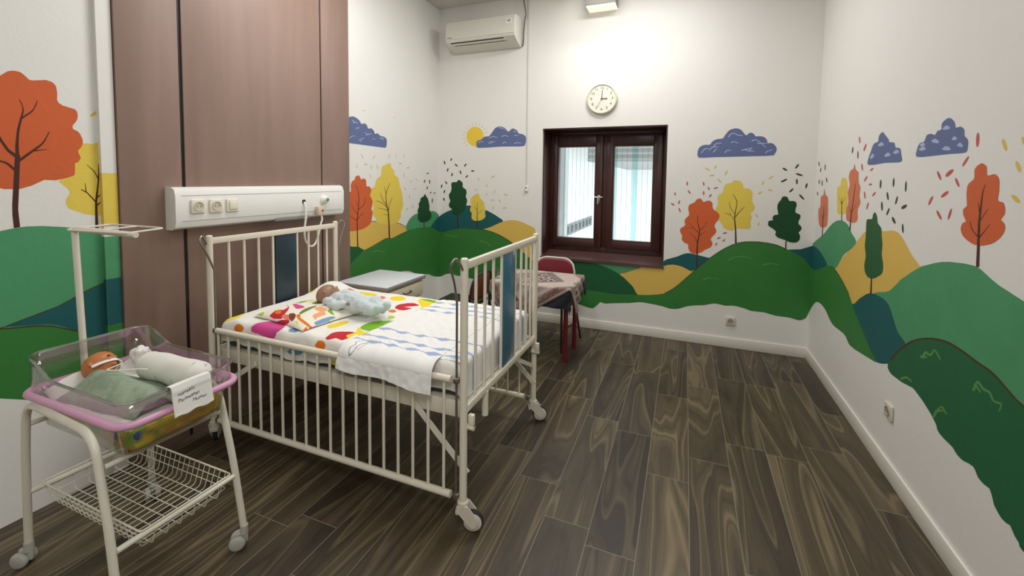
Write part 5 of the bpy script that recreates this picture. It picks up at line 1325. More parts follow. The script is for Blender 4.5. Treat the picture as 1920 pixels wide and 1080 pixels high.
# ------------------------------------------------------------------ mattress with its fitted sheet
print_m = vcol_mat('printed_cotton')
MX0, MX1, MY0, MY1, MZ0, MZ1 = -2.372, -0.872, 1.618, 2.455, 0.547, 0.690
O = ((MX0 + MX1) / 2, (MY0 + MY1) / 2, MZ0)
mt = thing('mattress', 'cot mattress under a white sheet printed with bright dots and shapes', 'mattress', O)
part('mattress_core', bx(MX0 + .012, MX1 - .012, MY0 + .012, MY1 - .012, MZ0, MZ1 - .006, .02, 3), mat('shadowed_mattress_cover', '3c4446', 0.6), mt, O)  # dark cover colour paints the shadow gap below the sheet hem
WHITE = lin('edebe4')
ST = Prints(SHEET_TOP)
SS = Prints(SHEET_SIDE)
HEM = 0.110


def sheet_top(x, y):
    z = 0.702 + .0025 * nz(x, y, 3, 9) + .0018 * nz(x, y, 5, 23)
    # a fold of sheet pushed up at the far head corner
    d = ((x + 2.33) / .10) ** 2 + ((y - 2.37) / .13) ** 2
    z += .050 * math.exp(-d)
    # ripples by the near edge
    z += .004 * max(0, 1 - (y - 1.62) / .1) * math.sin(x * 38 + 2 * nz(x, 0, 1, 6))
    return z


def wrap(s, w0, w1, drop, r):
    """unfolded cross distance -> (across, down); r = rounding of the edge"""
    if s < -drop:
        s = -drop
    a = r * PI / 2
    if s < 0:
        return w0, s - r
    if s < a:
        t_ = s / r
        return w0 + r - r * math.cos(t_), -r + r * math.sin(t_)
    W = (w1 - w0) - 2 * r
    if s < a + W:
        return w0 + r + (s - a), 0.0
    if s < 2 * a + W:
        t_ = (s - a - W) / r
        return w1 - r + r * math.sin(t_), -r + r * math.cos(t_)
    return w1, -r - (s - 2 * a - W)


RR = 0.03
TOTAL = 2 * HEM + 2 * RR * PI / 2 + (MY1 - MY0) - 2 * RR
XT = 2 * 0.07 + (MX1 - MX0)


def sheet_fn(u, v):
    x = MX0 - .004 + u * (MX1 - MX0 + .008)
    s = v * TOTAL - HEM
    hemwave = 1.0 - .16 * (0.5 + .5 * math.sin(x * 11 + 1.3 * nz(x, 2, 2, 4))) - (.25 if x < -2.15 else 0) * min(1, (-2.15 - x) / .2 if x < -2.15 else 0)
    s2 = s * hemwave if s < 0 else s
    y, dz = wrap(s2, MY0 - .006, MY1 + .006, HEM, RR)
    zt = sheet_top(x, y)
    z = zt + dz
    if s < 0.02:
        k = min(1, (0.02 - s) / .06)
        y -= .006 * k * (math.sin(x * 45 + 3 * nz(x, 1, 1, 5)) * .5 + .5)
    # rounded ends
    for e, d in ((MX0 - .004, x - (MX0 - .004)), (MX1 + .004, MX1 + .004 - x)):
        if d < .03:
            z -= .03 - math.sqrt(max(0, .03 ** 2 - (.03 - d) ** 2))
    return Vector((x - O[0], y - O[1], z - O[2]))


def sheet_col(u, v, co):
    x, y, z = co.x + O[0], co.y + O[1], co.z + O[2]
    if z < .672 and y < 1.7:
        f = .795 / (1.5 - z)
        return SS.at(x, z) or ST.at(x * f, y * f) or WHITE
    f = .795 / (1.5 - z)
    return ST.at(x * f, y * f) or WHITE


sh = obj('fitted_sheet', grid(sheet_fn, 520, 380, sheet_col), print_m, mt)
sh['label'] = 'white sheet printed with yellow, red, orange, green and pink shapes'
solidify(sh, 0.0015, 1)

# ------------------------------------------------------------------ pillow
PIL = Prints(PILLOW_PRINT)
pc = Vector((-1.985, 1.850, 0.7065))
pang = -0.16
pO = pc
pw, ph_, pt = 0.46, 0.375, 0.042


def pillow_shape(u, v, top):
    a, b = u * 2 - 1, v * 2 - 1
    k = (max(0, 1 - abs(a) ** 3.5) * max(0, 1 - abs(b) ** 3.5)) ** .55
    px_ = a * pw / 2 * (1 - .07 * (1 - b * b) * abs(a))
    py_ = b * ph_ / 2 * (1 - .07 * (1 - a * a) * abs(b))
    if top:
        z = .005 + pt * k + .0035 * k * nz(px_, py_, 1, 18)
    else:
        z = .005 - .004 * k
    return Vector((px_, py_, z))


Mp = Matrix.Translation(pc) @ Matrix.Rotation(pang, 4, 'Z')
MpI = Matrix.Rotation(pang, 4, 'Z')


def pil_col(u, v, co):
    q = Mp @ co
    f = .755 / (1.5 - q.z)
    return PIL.at(q.x * f, q.y * f) or lin('efe9da')


bm = grid(lambda u, v: pillow_shape(u, v, True), 190, 190, pil_col)
lay = bm.verts.layers.float_color['print']
b2 = grid(lambda u, v: pillow_shape(u, v, False), 40, 24, lambda u, v, c: lin('efe9da'))
me_ = bpy.data.meshes.new('tmp')
b2.to_mesh(me_)
b2.free()
bm.from_mesh(me_)
bpy.data.meshes.remove(me_)
po = obj('pillow', bm, print_m)
po.matrix_world = Mp
tag(po, 'small white pillow printed with animals, by the doll on the cot', 'pillow')

# ------------------------------------------------------------------ draw sheet and towel with blue diamond stripes
STRIPE = lin('a0b3d4')
TW = lin('eeedea')


def stripe_col(x, y, off=0.0):
    for y0 in (1.655, 1.715, 1.822, 2.20, 2.275, 2.36):
        ph = ((x + y0 * 1.7) / .115) % 1.0
        w = .0045 + .014 * max(0, 1 - abs(ph - .5) * 2.6)
        if abs(y - y0 - .006 * math.sin(x * 9 + y0 * 5)) < w:
            return STRIPE
    return None


def towel_top(x, y):
    return sheet_top(x, y) + .0075 + .0040 * nz(x * 1.0, y * 2.2, 8, 14) + .0026 * math.sin((x * .9 + y) * 70 + 5 * nz(x, y, 1, 5)) * (.5 + .5 * nz(x, y, 6, 5)) + .0018 * nz(x * 1.6, y, 2, 45)


DO = (-0.95, 2.03, 0.70)
dt = 1.0


def draw_fn(u, v):
    y = 1.628 + v * (2.448 - 1.628)
    L = .125 + .20
    s = u * L
    x0 = -1.015
    xe = -0.864
    W = xe - x0
    if s < W - .02:
        x, z = x0 + s, towel_top(x0 + s, y) - .0015
    else:
        q = s - (W - .02)
        r = .022
        a = r * PI / 2
        zt = towel_top(xe - .02, y) - .0015
        if q < a:
            x, z = xe - .02 + r * math.sin(q / r), zt - r + r * math.cos(q / r)
        else:
            x, z = xe + .002 + .004 * math.sin(y * 40) * min(1, (q - a) / .05), zt - r - (q - a)
    e = min(y - 1.628, 2.448 - y)
    if e < .025:
        z -= (.025 - e) ** 2 * 12
    return Vector((x - DO[0], y - DO[1], z - DO[2]))


o = obj('draw_sheet', grid(draw_fn, 90, 170, lambda u, v, c: stripe_col(c.x + DO[0] - c.z * .0, c.y + DO[1]) or TW), print_m)
o.location = DO
solidify(o, .0015, 1)
tag(o, 'white draw sheet with blue stripes tucked down at the foot end of the cot', 'sheet')

TO = (-1.22, 1.95, 0.71)
SQ = [[(-1.455, 1.575), (-1.43, 1.60), (-1.42, 1.63)], ]


def scribble():
    """the pen squiggle on the towel corner, in towel metres"""
    L = []
    L.append(cr([(-1.395, 1.675, 0), (-1.42, 1.655, 0), (-1.44, 1.625, 0), (-1.425, 1.60, 0), (-1.435, 1.575, 0), (-1.42, 1.555, 0), (-1.405, 1.57, 0), (-1.405, 1.60, 0), (-1.40, 1.63, 0), (-1.37, 1.655, 0)], 8))
    L.append(cr([(-1.41, 1.58, 0), (-1.40, 1.62, 0), (-1.385, 1.645, 0), (-1.36, 1.66, 0), (-1.34, 1.67, 0), (-1.325, 1.66, 0)], 8))
    L.append(cr([(-1.39, 1.575, 0), (-1.38, 1.60, 0), (-1.375, 1.63, 0), (-1.35, 1.645, 0)], 8))
    return [p for l in L for p in l]


SCR = scribble()
INK = lin('7d8798')


def towel_fn(u, v):
    # u along the cot, v from the near hem over the rail to the far edge
    y_near = 1.551
    drop = .050 + .026 * u + .005 * math.sin(u * 9)
    x0 = -1.487 + .05 * max(0, v - .15)
    x1 = -0.972 - .012 * math.sin(v * 4)
    x = x0 + u * (x1 - x0)
    va, vb = .075, .165
    if v < va:
        q = 1 - v / va
        y = y_near - q * (.006 + .012 * (.5 + .5 * math.sin(x * 17 + 1)))
        y += .004 * nz(x * 30, q * 2, 3)
        z = .660 - drop * q
    elif v < vb:
        q = (v - va) / (vb - va) * PI / 2
        y = y_near + .082 * (1 - math.cos(q)) ** .9
        z = .660 + (towel_top(x, y_near + .082) - .660) * math.sin(q) + .006 * math.sin(2 * q)
    else:
        y = y_near + .082 + (v - vb) / (1 - vb) * .80
        z = towel_top(x, y)
    return Vector((x - TO[0], y - TO[1], z - TO[2]))


def towel_col(u, v, c):
    x, y = c.x + TO[0], c.y + TO[1]
    if x < -1.31 and y < 1.70:
        for p in SCR:
            if (p.x - x - .0) ** 2 + (p.y - y) ** 2 <   .0022 ** 2:
                return INK
    if u > .985 and False:
        return INK
    return stripe_col(x, y) or TW


o = obj('towel', grid(towel_fn, 240, 400, towel_col), print_m)
o.location = TO
solidify(o, .003, 1)
tag(o, 'white towel with blue diamond stripes hanging over the near side rail of the cot', 'towel')

# ------------------------------------------------------------------ bassinet trolley
O = (-1.95, 0.97, 0)
tr = thing('bassinet_trolley', 'cream tubular trolley on twin casters carrying the clear baby bassinet', 'trolley', O)
TR = 0.0125


def tp(name, bm, m=cream2, label=None, parent=tr):
    return part(name, bm, m, parent, O, label=label)


legs = {'nl': (-2.287, 0.790), 'nr': (-1.615, 0.748), 'fr': (-1.612, 1.163), 'fl': (-2.262, 1.190)}
near = bend([(-2.287, .790, .075), (-2.245, .780, .45), (-2.205, .775, .668), (-1.725, .752, .668), (-1.655, .750, .36), (-1.615, .748, .075)], .085, 9)
far = bend([(-2.262, 1.190, .075), (-2.225, 1.170, .45), (-2.195, 1.160, .668), (-1.715, 1.140, .668), (-1.650, 1.152, .36), (-1.612, 1.163, .075)], .085, 9)
tp('leg_hoop', tb(near, TR, 14))
tp('leg_hoop', tb(far, TR, 14))
tp('side_rail', tb([(-1.644, .760, .300), (-1.640, 1.146, .300)], .010, 12))
tp('side_rail', tb([(-2.258, .792, .300), (-2.240, 1.168, .300)], .010, 12))
tp('side_rail', tb([(-1.700, .764, .560), (-1.696, 1.136, .560)], .009, 12))
tp('side_rail', tb([(-2.222, .788, .575), (-2.206, 1.156, .575)], .009, 12))
# pole with the wire tray hoop on top
px_, py_ = -2.300, 0.985
tp('pole', tb([(px_ + .03, py_, .300), (px_ + .03, py_, .62), (px_, py_, .70), (px_, py_ - .012, 1.262)], .0115, 14))
tp('pole_arm', tb(bend([(px_, py_ - .012, 1.245), (px_, py_ - .012, 1.276), (px_ + .30, py_ + .045, 1.262)], .02), .0115, 14))
ring = [(-2.33, .955, 1.272), (-2.02, 1.005, 1.270), (-2.085, 1.18, 1.270), (-2.42, 1.15, 1.272)]
loop = []
for i in range(4):
    a, b, c = Vector(ring[i - 1]), Vector(ring[i]), Vector(ring[(i + 1) % 4])
    loop += bend([(a + b) / 2, b, (b + c) / 2], .03, 5)[:-1]
tp('tray_hoop', tb(loop, .0042, 8, closed=True))
tp('hoop_wire', tb([(-2.20, .975, 1.271), (-2.25, 1.165, 1.271)], .0036, 8))
for nm, (x, y) in legs.items():
    ang = {'nl': 3.6, 'nr': 3.9, 'fr': 3.9, 'fl': -.4}[nm]
    Mc = Matrix.Translation((x, y, 0)) @ Matrix.Rotation(ang, 4, 'Z')
    bm = bmesh.new()
    lathe(bm, [(0, .092), (.0145, .092), (.0155, .075), (.0155, .058), (0, .055)], 16)
    box(bm, -.014, .034, -.008, .008, .022, .066, .006, 3)
    c = tp('caster', xform(bm, Mc), wheelg)
    for sy in (-1, 1):
        R = Mc @ Matrix.Translation((.022, sy * .017, .030)) @ Matrix.Rotation(PI / 2, 4, 'X')
        bm = bmesh.new()
        lathe(bm, [(0, -.010), (.020, -.0105), (.0275, -.006), (.030, -.001), (.030, .006), (.0275, .010), (0, .010)], 24, R)
        tp('caster_wheel', bm, wheelg, None, c).location = (0, 0, 0)

# wire basket on the lower rails
O = (-1.95, 0.98, 0.27)
bk = thing('wire_basket', 'white wire basket on the lower rails of the bassinet trolley', 'basket', O)


def wp(name, bm):
    return part(name, bm, cream2, bk, O)


bx0, bx1, by0, by1, bz1, bz0 = -2.262, -1.640, .825, 1.135, .3145, .232
bm = tb(bend([(bx0, (by0 + by1) / 2, bz1), (bx0, by0, bz1), (bx1, by0, bz1), (bx1, by1, bz1), (bx0, by1, bz1), (bx0, (by0 + by1) / 2, bz1)], .015), .0032, 8)
wp('basket_rim', bm)
bm = bmesh.new()
ins = .02
for k in range(1, 20):
    x = bx0 + (bx1 - bx0) * k / 20
    xi = x * .96 + (bx0 + bx1) / 2 * .04
    tube(bm, bend([(x, by0, bz1), (xi, by0 + ins, bz0), (xi, by1 - ins, bz0), (x, by1, bz1)], .012, 3), .0017, 5)
wp('basket_wires', bm)
bm = bmesh.new()
for k in range(1, 7):
    y = by0 + (by1 - by0) * k / 7
    tube(bm, bend([(bx0, y, bz1), (bx0 + ins, y, bz0 + .003), (bx1 - ins, y, bz0 + .003), (bx1, y, bz1)], .012, 3), .0020, 5)
for z in (.262, .288):
    f = (bz1 - z) / (bz1 - bz0) * ins
    tube(bm, bend([(bx0 + f, .98, z), (bx0 + f, by0 + f, z), (bx1 - f, by0 + f, z), (bx1 - f, by1 - f, z), (bx0 + f, by1 - f, z), (bx0 + f, .98, z)], .012, 3), .0017, 5)
wp('basket_cross_wires', bm)

# ------------------------------------------------------------------ clear tub with pink rim
O = (-1.885, 0.948, 0.70)
tub = thing('bassinet_tub', 'clear plastic baby bassinet tub with pink rim on the cream trolley', 'bassinet', O)
acr = glass_mat('clear_acrylic', (0.93, 0.945, 0.93), 0.04, 0.035, 0.4)
acr_e = glass_mat('acrylic_edge', (0.80, 0.83, 0.80), 0.06, 0.18, 0.75)
TX0, TX1, TY0, TY1 = -2.185, -1.590, 0.765, 1.135


def rrect(x0, x1, y0, y1, r, n=6):
    pts = []
    for cx_, cy_, a in ((x1 - r, y1 - r, 0), (x0 + r, y1 - r, 90), (x0 + r, y0 + r, 180), (x1 - r, y0 + r, 270)):
        for k in range(n + 1):
            t_ = math.radians(a + 90 * k / n)
            pts.append((cx_ + r * math.cos(t_), cy_ + r * math.sin(t_)))
    return pts


def densify(P, d=.02):
    out = []
    for i in range(len(P)):
        a, b = Vector((*P[i], 0)), Vector((*P[(i + 1) % len(P)], 0))
        n = max(1, int((b - a).length / d))
        for k in range(n):
            q = a.lerp(b, k / n)
            out.append((q.x, q.y))
    return out


def rim_z(x):
    """the wall stands high at the head end and steps down towards the foot end"""
    t_ = (x - (-2.145)) / .17
    t_ = max(0, min(1, t_))
    return .843 - .058 * (t_ * t_ * (3 - 2 * t_)) - .004 * max(0, (x + 1.95) / .35)


levels = [(.0, 0, 0), (.0, 0, 0), (.026, .596, .055), (.012, .700, .055), (.0, .711, .055), (.0, None, .055)]
bm = bmesh.new()
base = densify(rrect(TX0, TX1, TY0, TY1, .055))
rings = []
for ins_, z, r in levels[2:]:
    ringv = []
    for x, y in base:
        fx = (x - O[0]) / ((TX1 - TX0) / 2)
        fy = (y - O[1]) / ((TY1 - TY0) / 2)
        X, Y = x - ins_ * max(-1, min(1, fx * 1.3)), y - ins_ * max(-1, min(1, fy * 1.3))
        ringv.append(bm.verts.new((X, Y, rim_z(x) if z is None else z)))
    rings.append(ringv)
n = len(base)
for A, B in zip(rings, rings[1:]):
    for i in range(n):
        bm.faces.new((A[i], A[(i + 1) % n], B[(i + 1) % n], B[i]))
bm.faces.new(rings[0][::-1])
ws = obj('tub_shell', xform(bm, Matrix.Translation([-c for c in O])), acr, tub)
solidify(ws, .003, -1)
edge = [(x, y, rim_z(x)) for x, y in base]
part('tub_lip', tb(edge, .0052, 8, closed=True), acr_e, tub, O)
pink = mat('pink_tube', 'cf9ab8', 0.4, var=.03)
rim = [(O[0] + (x - O[0]) * 1.025, O[1] + (y - O[1]) * 1.035, .712) for x, y in base]
part('tub_rim', tb(rim, .0125, 12, closed=True), pink, tub, O, label='pink padded rim tube')

# floral mattress, sheet, blanket, bolster, cloth in the tub
flo = vcol_mat('floral_cotton', .9, .15)
fc = {'y': lin('d9b93a'), 'o': lin('c48b35'), 'b': lin('3f4f93'), 'g': lin('7f9a38'), 'w': lin('cf9a52')}


def floral(p):
    a = nz(p.x, p.y, p.z, 16)
    b = nz(p.x + 7, p.y, p.z, 22)
    for c, r in (((-1.605, .82, .655), .026), ((-1.72, .79, .65), .024), ((-1.6, 1.02, .66), .02)):
        if (p - Vector(c)).length < r:
            return fc['b']
    for c, r in (((-1.605, .86, .65), .02), ((-1.64, .79, .645), .03)):
        if (p - Vector(c)).length < r:
            return fc['g']
    if b > .22:
        return fc['g'] if p.y < .9 else fc['w']
    return fc['y'] if a > -.05 else fc['o']


O3 = (-1.885, .948, .640)
bm = bx(-2.150, -1.624, .800, 1.100, .5995, .672, .022, 4)
bmesh.ops.subdivide_edges(bm, edges=bm.edges, cuts=14, use_grid_fill=True)
lay = bm.verts.layers.float_color.new('print')
for v in bm.verts:
    v[lay] = floral(v.co)
xform(bm, Matrix.Translation([-c for c in O3]))
o = obj('bassinet_mattress', bm, flo)
o.location = O3
tag(o, 'yellow floral printed baby mattress at the bottom of the clear tub', 'mattress')

flan = vcol_mat('spotted_flannel', .95, .12, 260, .2)
SPOTS = [(random.uniform(-.26, .26), random.uniform(-.2, .2), random.choice(('8a93a8', 'b08a9a', '8f9a84'))) for _ in range(150)]
FW = lin('dedcd4')


def spot_col(a, b):
    for x, y, c in SPOTS:
        if (x - a) ** 2 + (y - b) ** 2 < .0019 ** 2:
            return lin(c)
    return FW


def flsheet(u, v):
    x = -2.150 + u * .500
    y = .802 + v * .292
    e = min(x + 2.150, -1.650 - x, y - .802, 1.094 - y)
    z = .679 + .004 * nz(x, y, 4, 14) + .002 * nz(x, y, 9, 40)
    # wadded up along the head end and near-left corner
    z += .062 * max(0, min(1, (-2.075 - x) / .06)) * (.75 + .25 * math.sin(y * 30))
    z -= .012 * max(0, 1 - e / .02) ** 2
    return Vector((x - O4[0], y - O4[1], z - O4[2]))


O4 = (-1.90, .948, .68)
o = obj('flannel_sheet', grid(flsheet, 110, 70, lambda u, v, c: spot_col(c.x, c.y)), flan)
o.location = O4
solidify(o, .002, 1)
tag(o, 'white speckled flannel sheet lying on the mattress inside the clear tub', 'sheet')

# rolled white flannel bolster
O5 = (-1.835, 1.045, .738)
bm = bmesh.new()
lay = bm.verts.layers.float_color.new('print')
rows = []
NB, MB_ = 60, 28
for i in range(NB + 1):
    t_ = i / NB
    x = -.185 + .36 * t_
    rr = .054 * (min(1, (t_ + .012) / .14) ** .45) * (min(1, (1.012 - t_) / .10) ** .4)
    row = []
    for k in range(MB_):
        a = 2 * PI * k / MB_
        r2 = rr * (1 + .05 * nz(math.cos(a), math.sin(a), x * 9, 1.5)) + .0016 * math.sin(a * 3 + x * 40)
        v = bm.verts.new((x, r2 * math.cos(a) * .92 + .012 * t_, r2 * math.sin(a)))
        v[lay] = spot_col(x, (a - PI) * .06)
        row.append(v)
    rows.append(row)
for A, B in zip(rows, rows[1:]):
    for k in range(MB_):
        bm.faces.new((A[k], B[k], B[(k + 1) % MB_], A[(k + 1) % MB_]))
bm.faces.new(rows[0])
bm.faces.new(rows[-1][::-1])
bmesh.ops.recalc_face_normals(bm, faces=bm.faces)
o = obj('bolster', bm, flan)
o.location = O5
tag(o, 'rolled white speckled flannel bolster along the far side of the clear tub', 'bolster')

# crumpled muslin by the doll's head
O6 = (-2.095, 1.085, .735)
bm = bmesh.new()
ball(bm, (0, 0, 0), .04, (1.0, .75, 1.25), 4)
for v in bm.verts:
    n_ = v.co.normalized()
    v.co += n_ * (.012 * nz(*(v.co * 40)) + .010 * nz(*(v.co * 22 + Vector((3, 1, 2)))) + .004 * nz(*(v.co * 90)))
    v.co.x += .25 * max(0, v.co.z) * .4
o = obj('muslin_cloth', bm, fabric_w)
o.location = O6
tag(o, 'crumpled white muslin cloth tucked behind the head of the doll in the tub', 'cloth')

# ------------------------------------------------------------------ dolls


def remesh(o, vox, sm=6):
    md = o.modifiers.new('remesh', 'REMESH')
    md.mode = 'VOXEL'
    md.voxel_size = vox
    md.use_smooth_shade = True
    s = o.modifiers.new('smooth', 'SMOOTH')
    s.iterations = sm
    s.factor = .5
    return o


def limb(bm, pts, rs):
    """tapering limb through joints"""
    P = cr(pts, 6)
    R = []
    n = len(pts) - 1
    for i in range(len(P)):
        f = min(i / 6, n)
        k = min(int(f), n - 1)
        R.append(rs[k] + (rs[k + 1] - rs[k]) * (f - k))
    tube(bm, P, R, 14)
    ball(bm, P[0], R[0], sub=2)
    ball(bm, P[-1], R[-1], sub=2)


def head_parts(bm, skinny=1.0):
    """baby head, face looking along +x, crown towards +z, base of the neck at the origin"""
    ball(bm, (-.006, 0, .070), .058, (1.10, .98, 1.0), 4)           # cranium
    ball(bm, (.022, 0, .042), .040, (.95, .98, .95), 3)             # face
    ball(bm, (.040, .020, .034), .016, sub=2)                       # cheeks
    ball(bm, (.040, -.020, .034), .016, sub=2)
    ball(bm, (.061, 0, .046), .0075, (1, 1, .9), 2)                 # nose
    ball(bm, (.052, 0, .028), .0085, (1, 1.5, .55), 2)              # lips
    ball(bm, (.047, 0, .014), .0095, (1, 1.2, .9), 2)               # chin
    for s in (-1, 1):
        ball(bm, (-.006, s * .057, .048), .011, (.75, .45, 1.25), 2)    # ears
    tube(bm, [(0, 0, .045), (-.002, 0, -.02)], [.026, .030], 14)


skin1 = mat('doll_skin', '9c7660', 0.45, var=.05, vscale=30)
skin2 = mat('orange_doll_skin', 'b97242', 0.45, var=.05, vscale=30)
romp = mat('romper_cloth', 'cdd8db', 0.9, var=.05, vscale=25, bump=.3, bscale=90, sheen=.1)

# doll on the cot: lying on its back, head towards the headboard, turned away
D1 = (-1.80, 1.95, .712)
d1 = thing('baby_doll', 'bald brown baby doll in a pale blue romper lying on the cot', 'doll', D1)
# body axis from neck to feet
ax = Vector((.955, -.10, 0)).normalized()
sd = Vector((-ax.y, ax.x, 0))
neck = Vector((-.125, .040, .058))


def A(a, s, z):
    return neck + ax * a + sd * s + Vector((0, 0, z))


bm = bmesh.new()
hm = bmesh.new()
head_parts(hm)
# crown points back along -ax, face up and turned to the far side
zc = (-ax * .97 + Vector((0, 0, .26)) + sd * .03).normalized()
fxv = (sd * .62 + Vector((0, 0, .70)) + ax * .22)
fxv = (fxv - zc * fxv.dot(zc)).normalized()
yc = zc.cross(fxv)
HM = Matrix.Translation(neck + Vector((0, 0, .004))) @ Matrix(((fxv.x, yc.x, zc.x, 0), (fxv.y, yc.y, zc.y, 0), (fxv.z, yc.z, zc.z, 0), (0, 0, 0, 1)))
xform(hm, HM)
me_ = bpy.data.meshes.new('tmp')
hm.to_mesh(me_)
hm.free()
bm.from_mesh(me_)
bpy.data.meshes.remove(me_)
limb(bm, [A(-.01, 0, -.004), A(.05, 0, .0), A(.13, 0, .004), A(.21, 0, 0)], [.030, .050, .052, .046])
for s in (-1, 1):
    limb(bm, [A(.035, s * .050, .0), A(.09, s * .078, -.010), A(.145, s * .062, .006)], [.021, .018, .014])
    hand = A(.165, s * .052, .010)
    ball(bm, hand, .014, (1.1, .9, .7), 2)
    for q in range(4):
        b0 = hand + ax * .008 + sd * (q - 1.5) * .0062
        limb(bm, [b0, b0 + ax * .011 + Vector((0, 0, .002)), b0 + ax * (.017 + .002 * (q in (1, 2))) - Vector((0, 0, .003))], [.0042, .0038, .0032])
    limb(bm, [hand + sd * s * -.011, hand + sd * s * -.018 + ax * .008, hand + sd * s * -.018 + ax * .015], [.0045, .004, .0035])
    limb(bm, [A(.21, s * .024, 0), A(.285, s * .040, .014), A(.345, s * .022, -.012)], [.030, .025, .018])
    limb(bm, [A(.345, s * .022, -.016), A(.368, s * .024, .0), A(.384, s * .026, .018)], [.017, .014, .011])
o = obj('body', bm, skin1, d1)
remesh(o, .0028, 4)
# romper: follows the body, open at the neck, cuffs at wrists and ankles
bm = bmesh.new()
limb(bm, [A(.012, 0, -.004), A(.055, 0, .004), A(.13, 0, .008), A(.215, 0, .004)], [.043, .060, .064, .058])
for s in (-1, 1):
    limb(bm, [A(.035, s * .050, .002), A(.09, s * .080, -.006), A(.148, s * .064, .006)], [.029, .027, .022])
    limb(bm, [A(.21, s * .026, .0), A(.285, s * .042, .013), A(.352, s * .024, -.012)], [.042, .036, .030])
    limb(bm, [A(.345, s * .024, -.016), A(.370, s * .026, .0), A(.392, s * .028, .016)], [.027, .025, .021])
limb(bm, [A(.028, -.060, .010), A(.0, -.062, .004)], [.024, .020])
o = obj('romper', bm, romp, d1)
o['label'] = 'pale blue cotton romper'
remesh(o, .0032, 5)
tx = bpy.data.textures.new('folds', 'CLOUDS')
tx.noise_scale = .055
tx.noise_depth = 2
md = o.modifiers.new('folds', 'DISPLACE')
md.texture = tx
md.texture_coords = 'LOCAL'
md.strength = .012
md.mid_level = .5
tw = bpy.data.textures.new('swaddle', 'WOOD')
tw.wood_type = 'BANDNOISE'
tw.noise_scale = .05
tw.turbulence = 6
md = o.modifiers.new('swaddle', 'DISPLACE')
md.texture = tw
md.texture_coords = 'LOCAL'
md.strength = .006
md.mid_level = .5
eye_m = mat('eye_dark', '241a16', .2)
for s in (-1, 1):
    e = HM @ Vector((.050, s * .019, .056))
    bm = bmesh.new()
    ball(bm, e, .0065, sub=2)
    obj('eye', bm, eye_m, d1)
    # brow
    b0 = [HM @ Vector((.053, s * (.012 + .005 * k), .068 + .002 * math.sin(k))) for k in range(4)]
    obj('eyebrow', tb(b0, .0013, 6), eye_m, d1)

# doll in the tub: only the head shows over the sage blanket
D2 = (-2.095, .945, .735)
d2 = thing('baby_doll', 'orange skinned baby doll with white tape on its cheek lying in the clear tub', 'doll', D2)
ax2 = Vector((.90, -.18, -.12)).normalized()
zc = (-ax2 * .95 + Vector((0, 0, .30))).normalized()
fx2 = (Vector((.25, .62, .72)))
fx2 = (fx2 - zc * fx2.dot(zc)).normalized()
yc = zc.cross(fx2)
HM2 = Matrix.Translation((.052, -.010, -.002)) @ Matrix(((fx2.x, yc.x, zc.x, 0), (fx2.y, yc.y, zc.y, 0), (fx2.z, yc.z, zc.z, 0), (0, 0, 0, 1))) @ Matrix.Diagonal((.86, .86, .86, 1))
bm = bmesh.new()
head_parts(bm)
xform(bm, HM2)
n0 = Vector((.060, -.010, -.010))
dn = Vector((0, 0, -.012))
limb(bm, [n0 - ax2 * .0, n0 + ax2 * .06 + dn, n0 + ax2 * .14 + dn, n0 + ax2 * .22 + dn], [.026, .034, .030, .024])
o = obj('body', bm, skin2, d2)
remesh(o, .0028, 4)
for s in (-1, 1):
    e = HM2 @ Vector((.0495, s * .019, .056))
    bm = bmesh.new()
    ball(bm, e, .0065, sub=2)
    obj('eye', bm, eye_m, d2)
tape = mat('white_tape', 'ece8e0', .6, bump=.1, bscale=200)
tp_pts = [HM2 @ Vector(p) for p in ((.000, -.060, .024), (.022, -.050, .022), (.044, -.034, .022), (.057, -.014, .026), (.0625, .004, .028), (.056, .020, .026), (.042, .036, .022), (.012, .052, .024))]


def ribbon_bm(path, w, upv, th=.0012):
    P = cr(path, 5)
    bm = bmesh.new()
    prev = None
    for i, p in enumerate(P):
        u_ = upv if isinstance(upv, Vector) else Vector(upv)
        a, b = bm.verts.new(p - u_ * w / 2), bm.verts.new(p + u_ * w / 2)
        if prev:
            bm.faces.new((prev[0], a, b, prev[1]))
        prev = (a, b)
    return bm


o = obj('cheek_tape', ribbon_bm(tp_pts, .016, HM2.to_3x3() @ Vector((0, 0, 1))), tape, d2)
o['label'] = 'white tape strip across the nose and cheeks'
solidify(o, .0012, 0)

# sage blanket over the doll
sage = mat('sage_cotton', '8a9a84', 0.95, var=.06, vscale=18, bump=.35, bscale=70, sheen=.15, spec=.2)
O7 = (-1.885, .905, .72)


def blanket(u, v):
    x = -2.085 + u * .42 + .02 * (v - .5)
    y = .808 + v * (.205 + .03 * math.sin(u * 3)) + .03 * u * (1 - v)
    yc_ = .925 - .03 * u
    body = .070 * math.exp(-((y - yc_) / .062) ** 2) * (min(1, (u + .35) / .4)) * (1 - .55 * max(0, u - .45))
    z = .686 + body + .009 * nz(x, y, 2, 15) + .005 * nz(x, y, 7, 34)
    z += .008 * math.sin((x * .7 + y) * 75 + 3 * nz(x, y, 3, 9)) * max(0, u - .25)
    z += .012 * max(0, u - .8) * 5 * (math.sin(y * 50) * .5 + .5)
    e = min(u, 1 - u, v, 1 - v)
    if e < .06:
        z -= .02 * (1 - e / .06) ** 2
    if u < .12:
        z -= .0
    return Vector((x - O7[0], y - O7[1], max(z, .682) - O7[2]))


o = obj('blanket', grid(blanket, 90, 70), sage)
o.location = O7
solidify(o, .003, 1)
tag(o, 'sage green blanket covering the body of the doll in the tub', 'blanket')

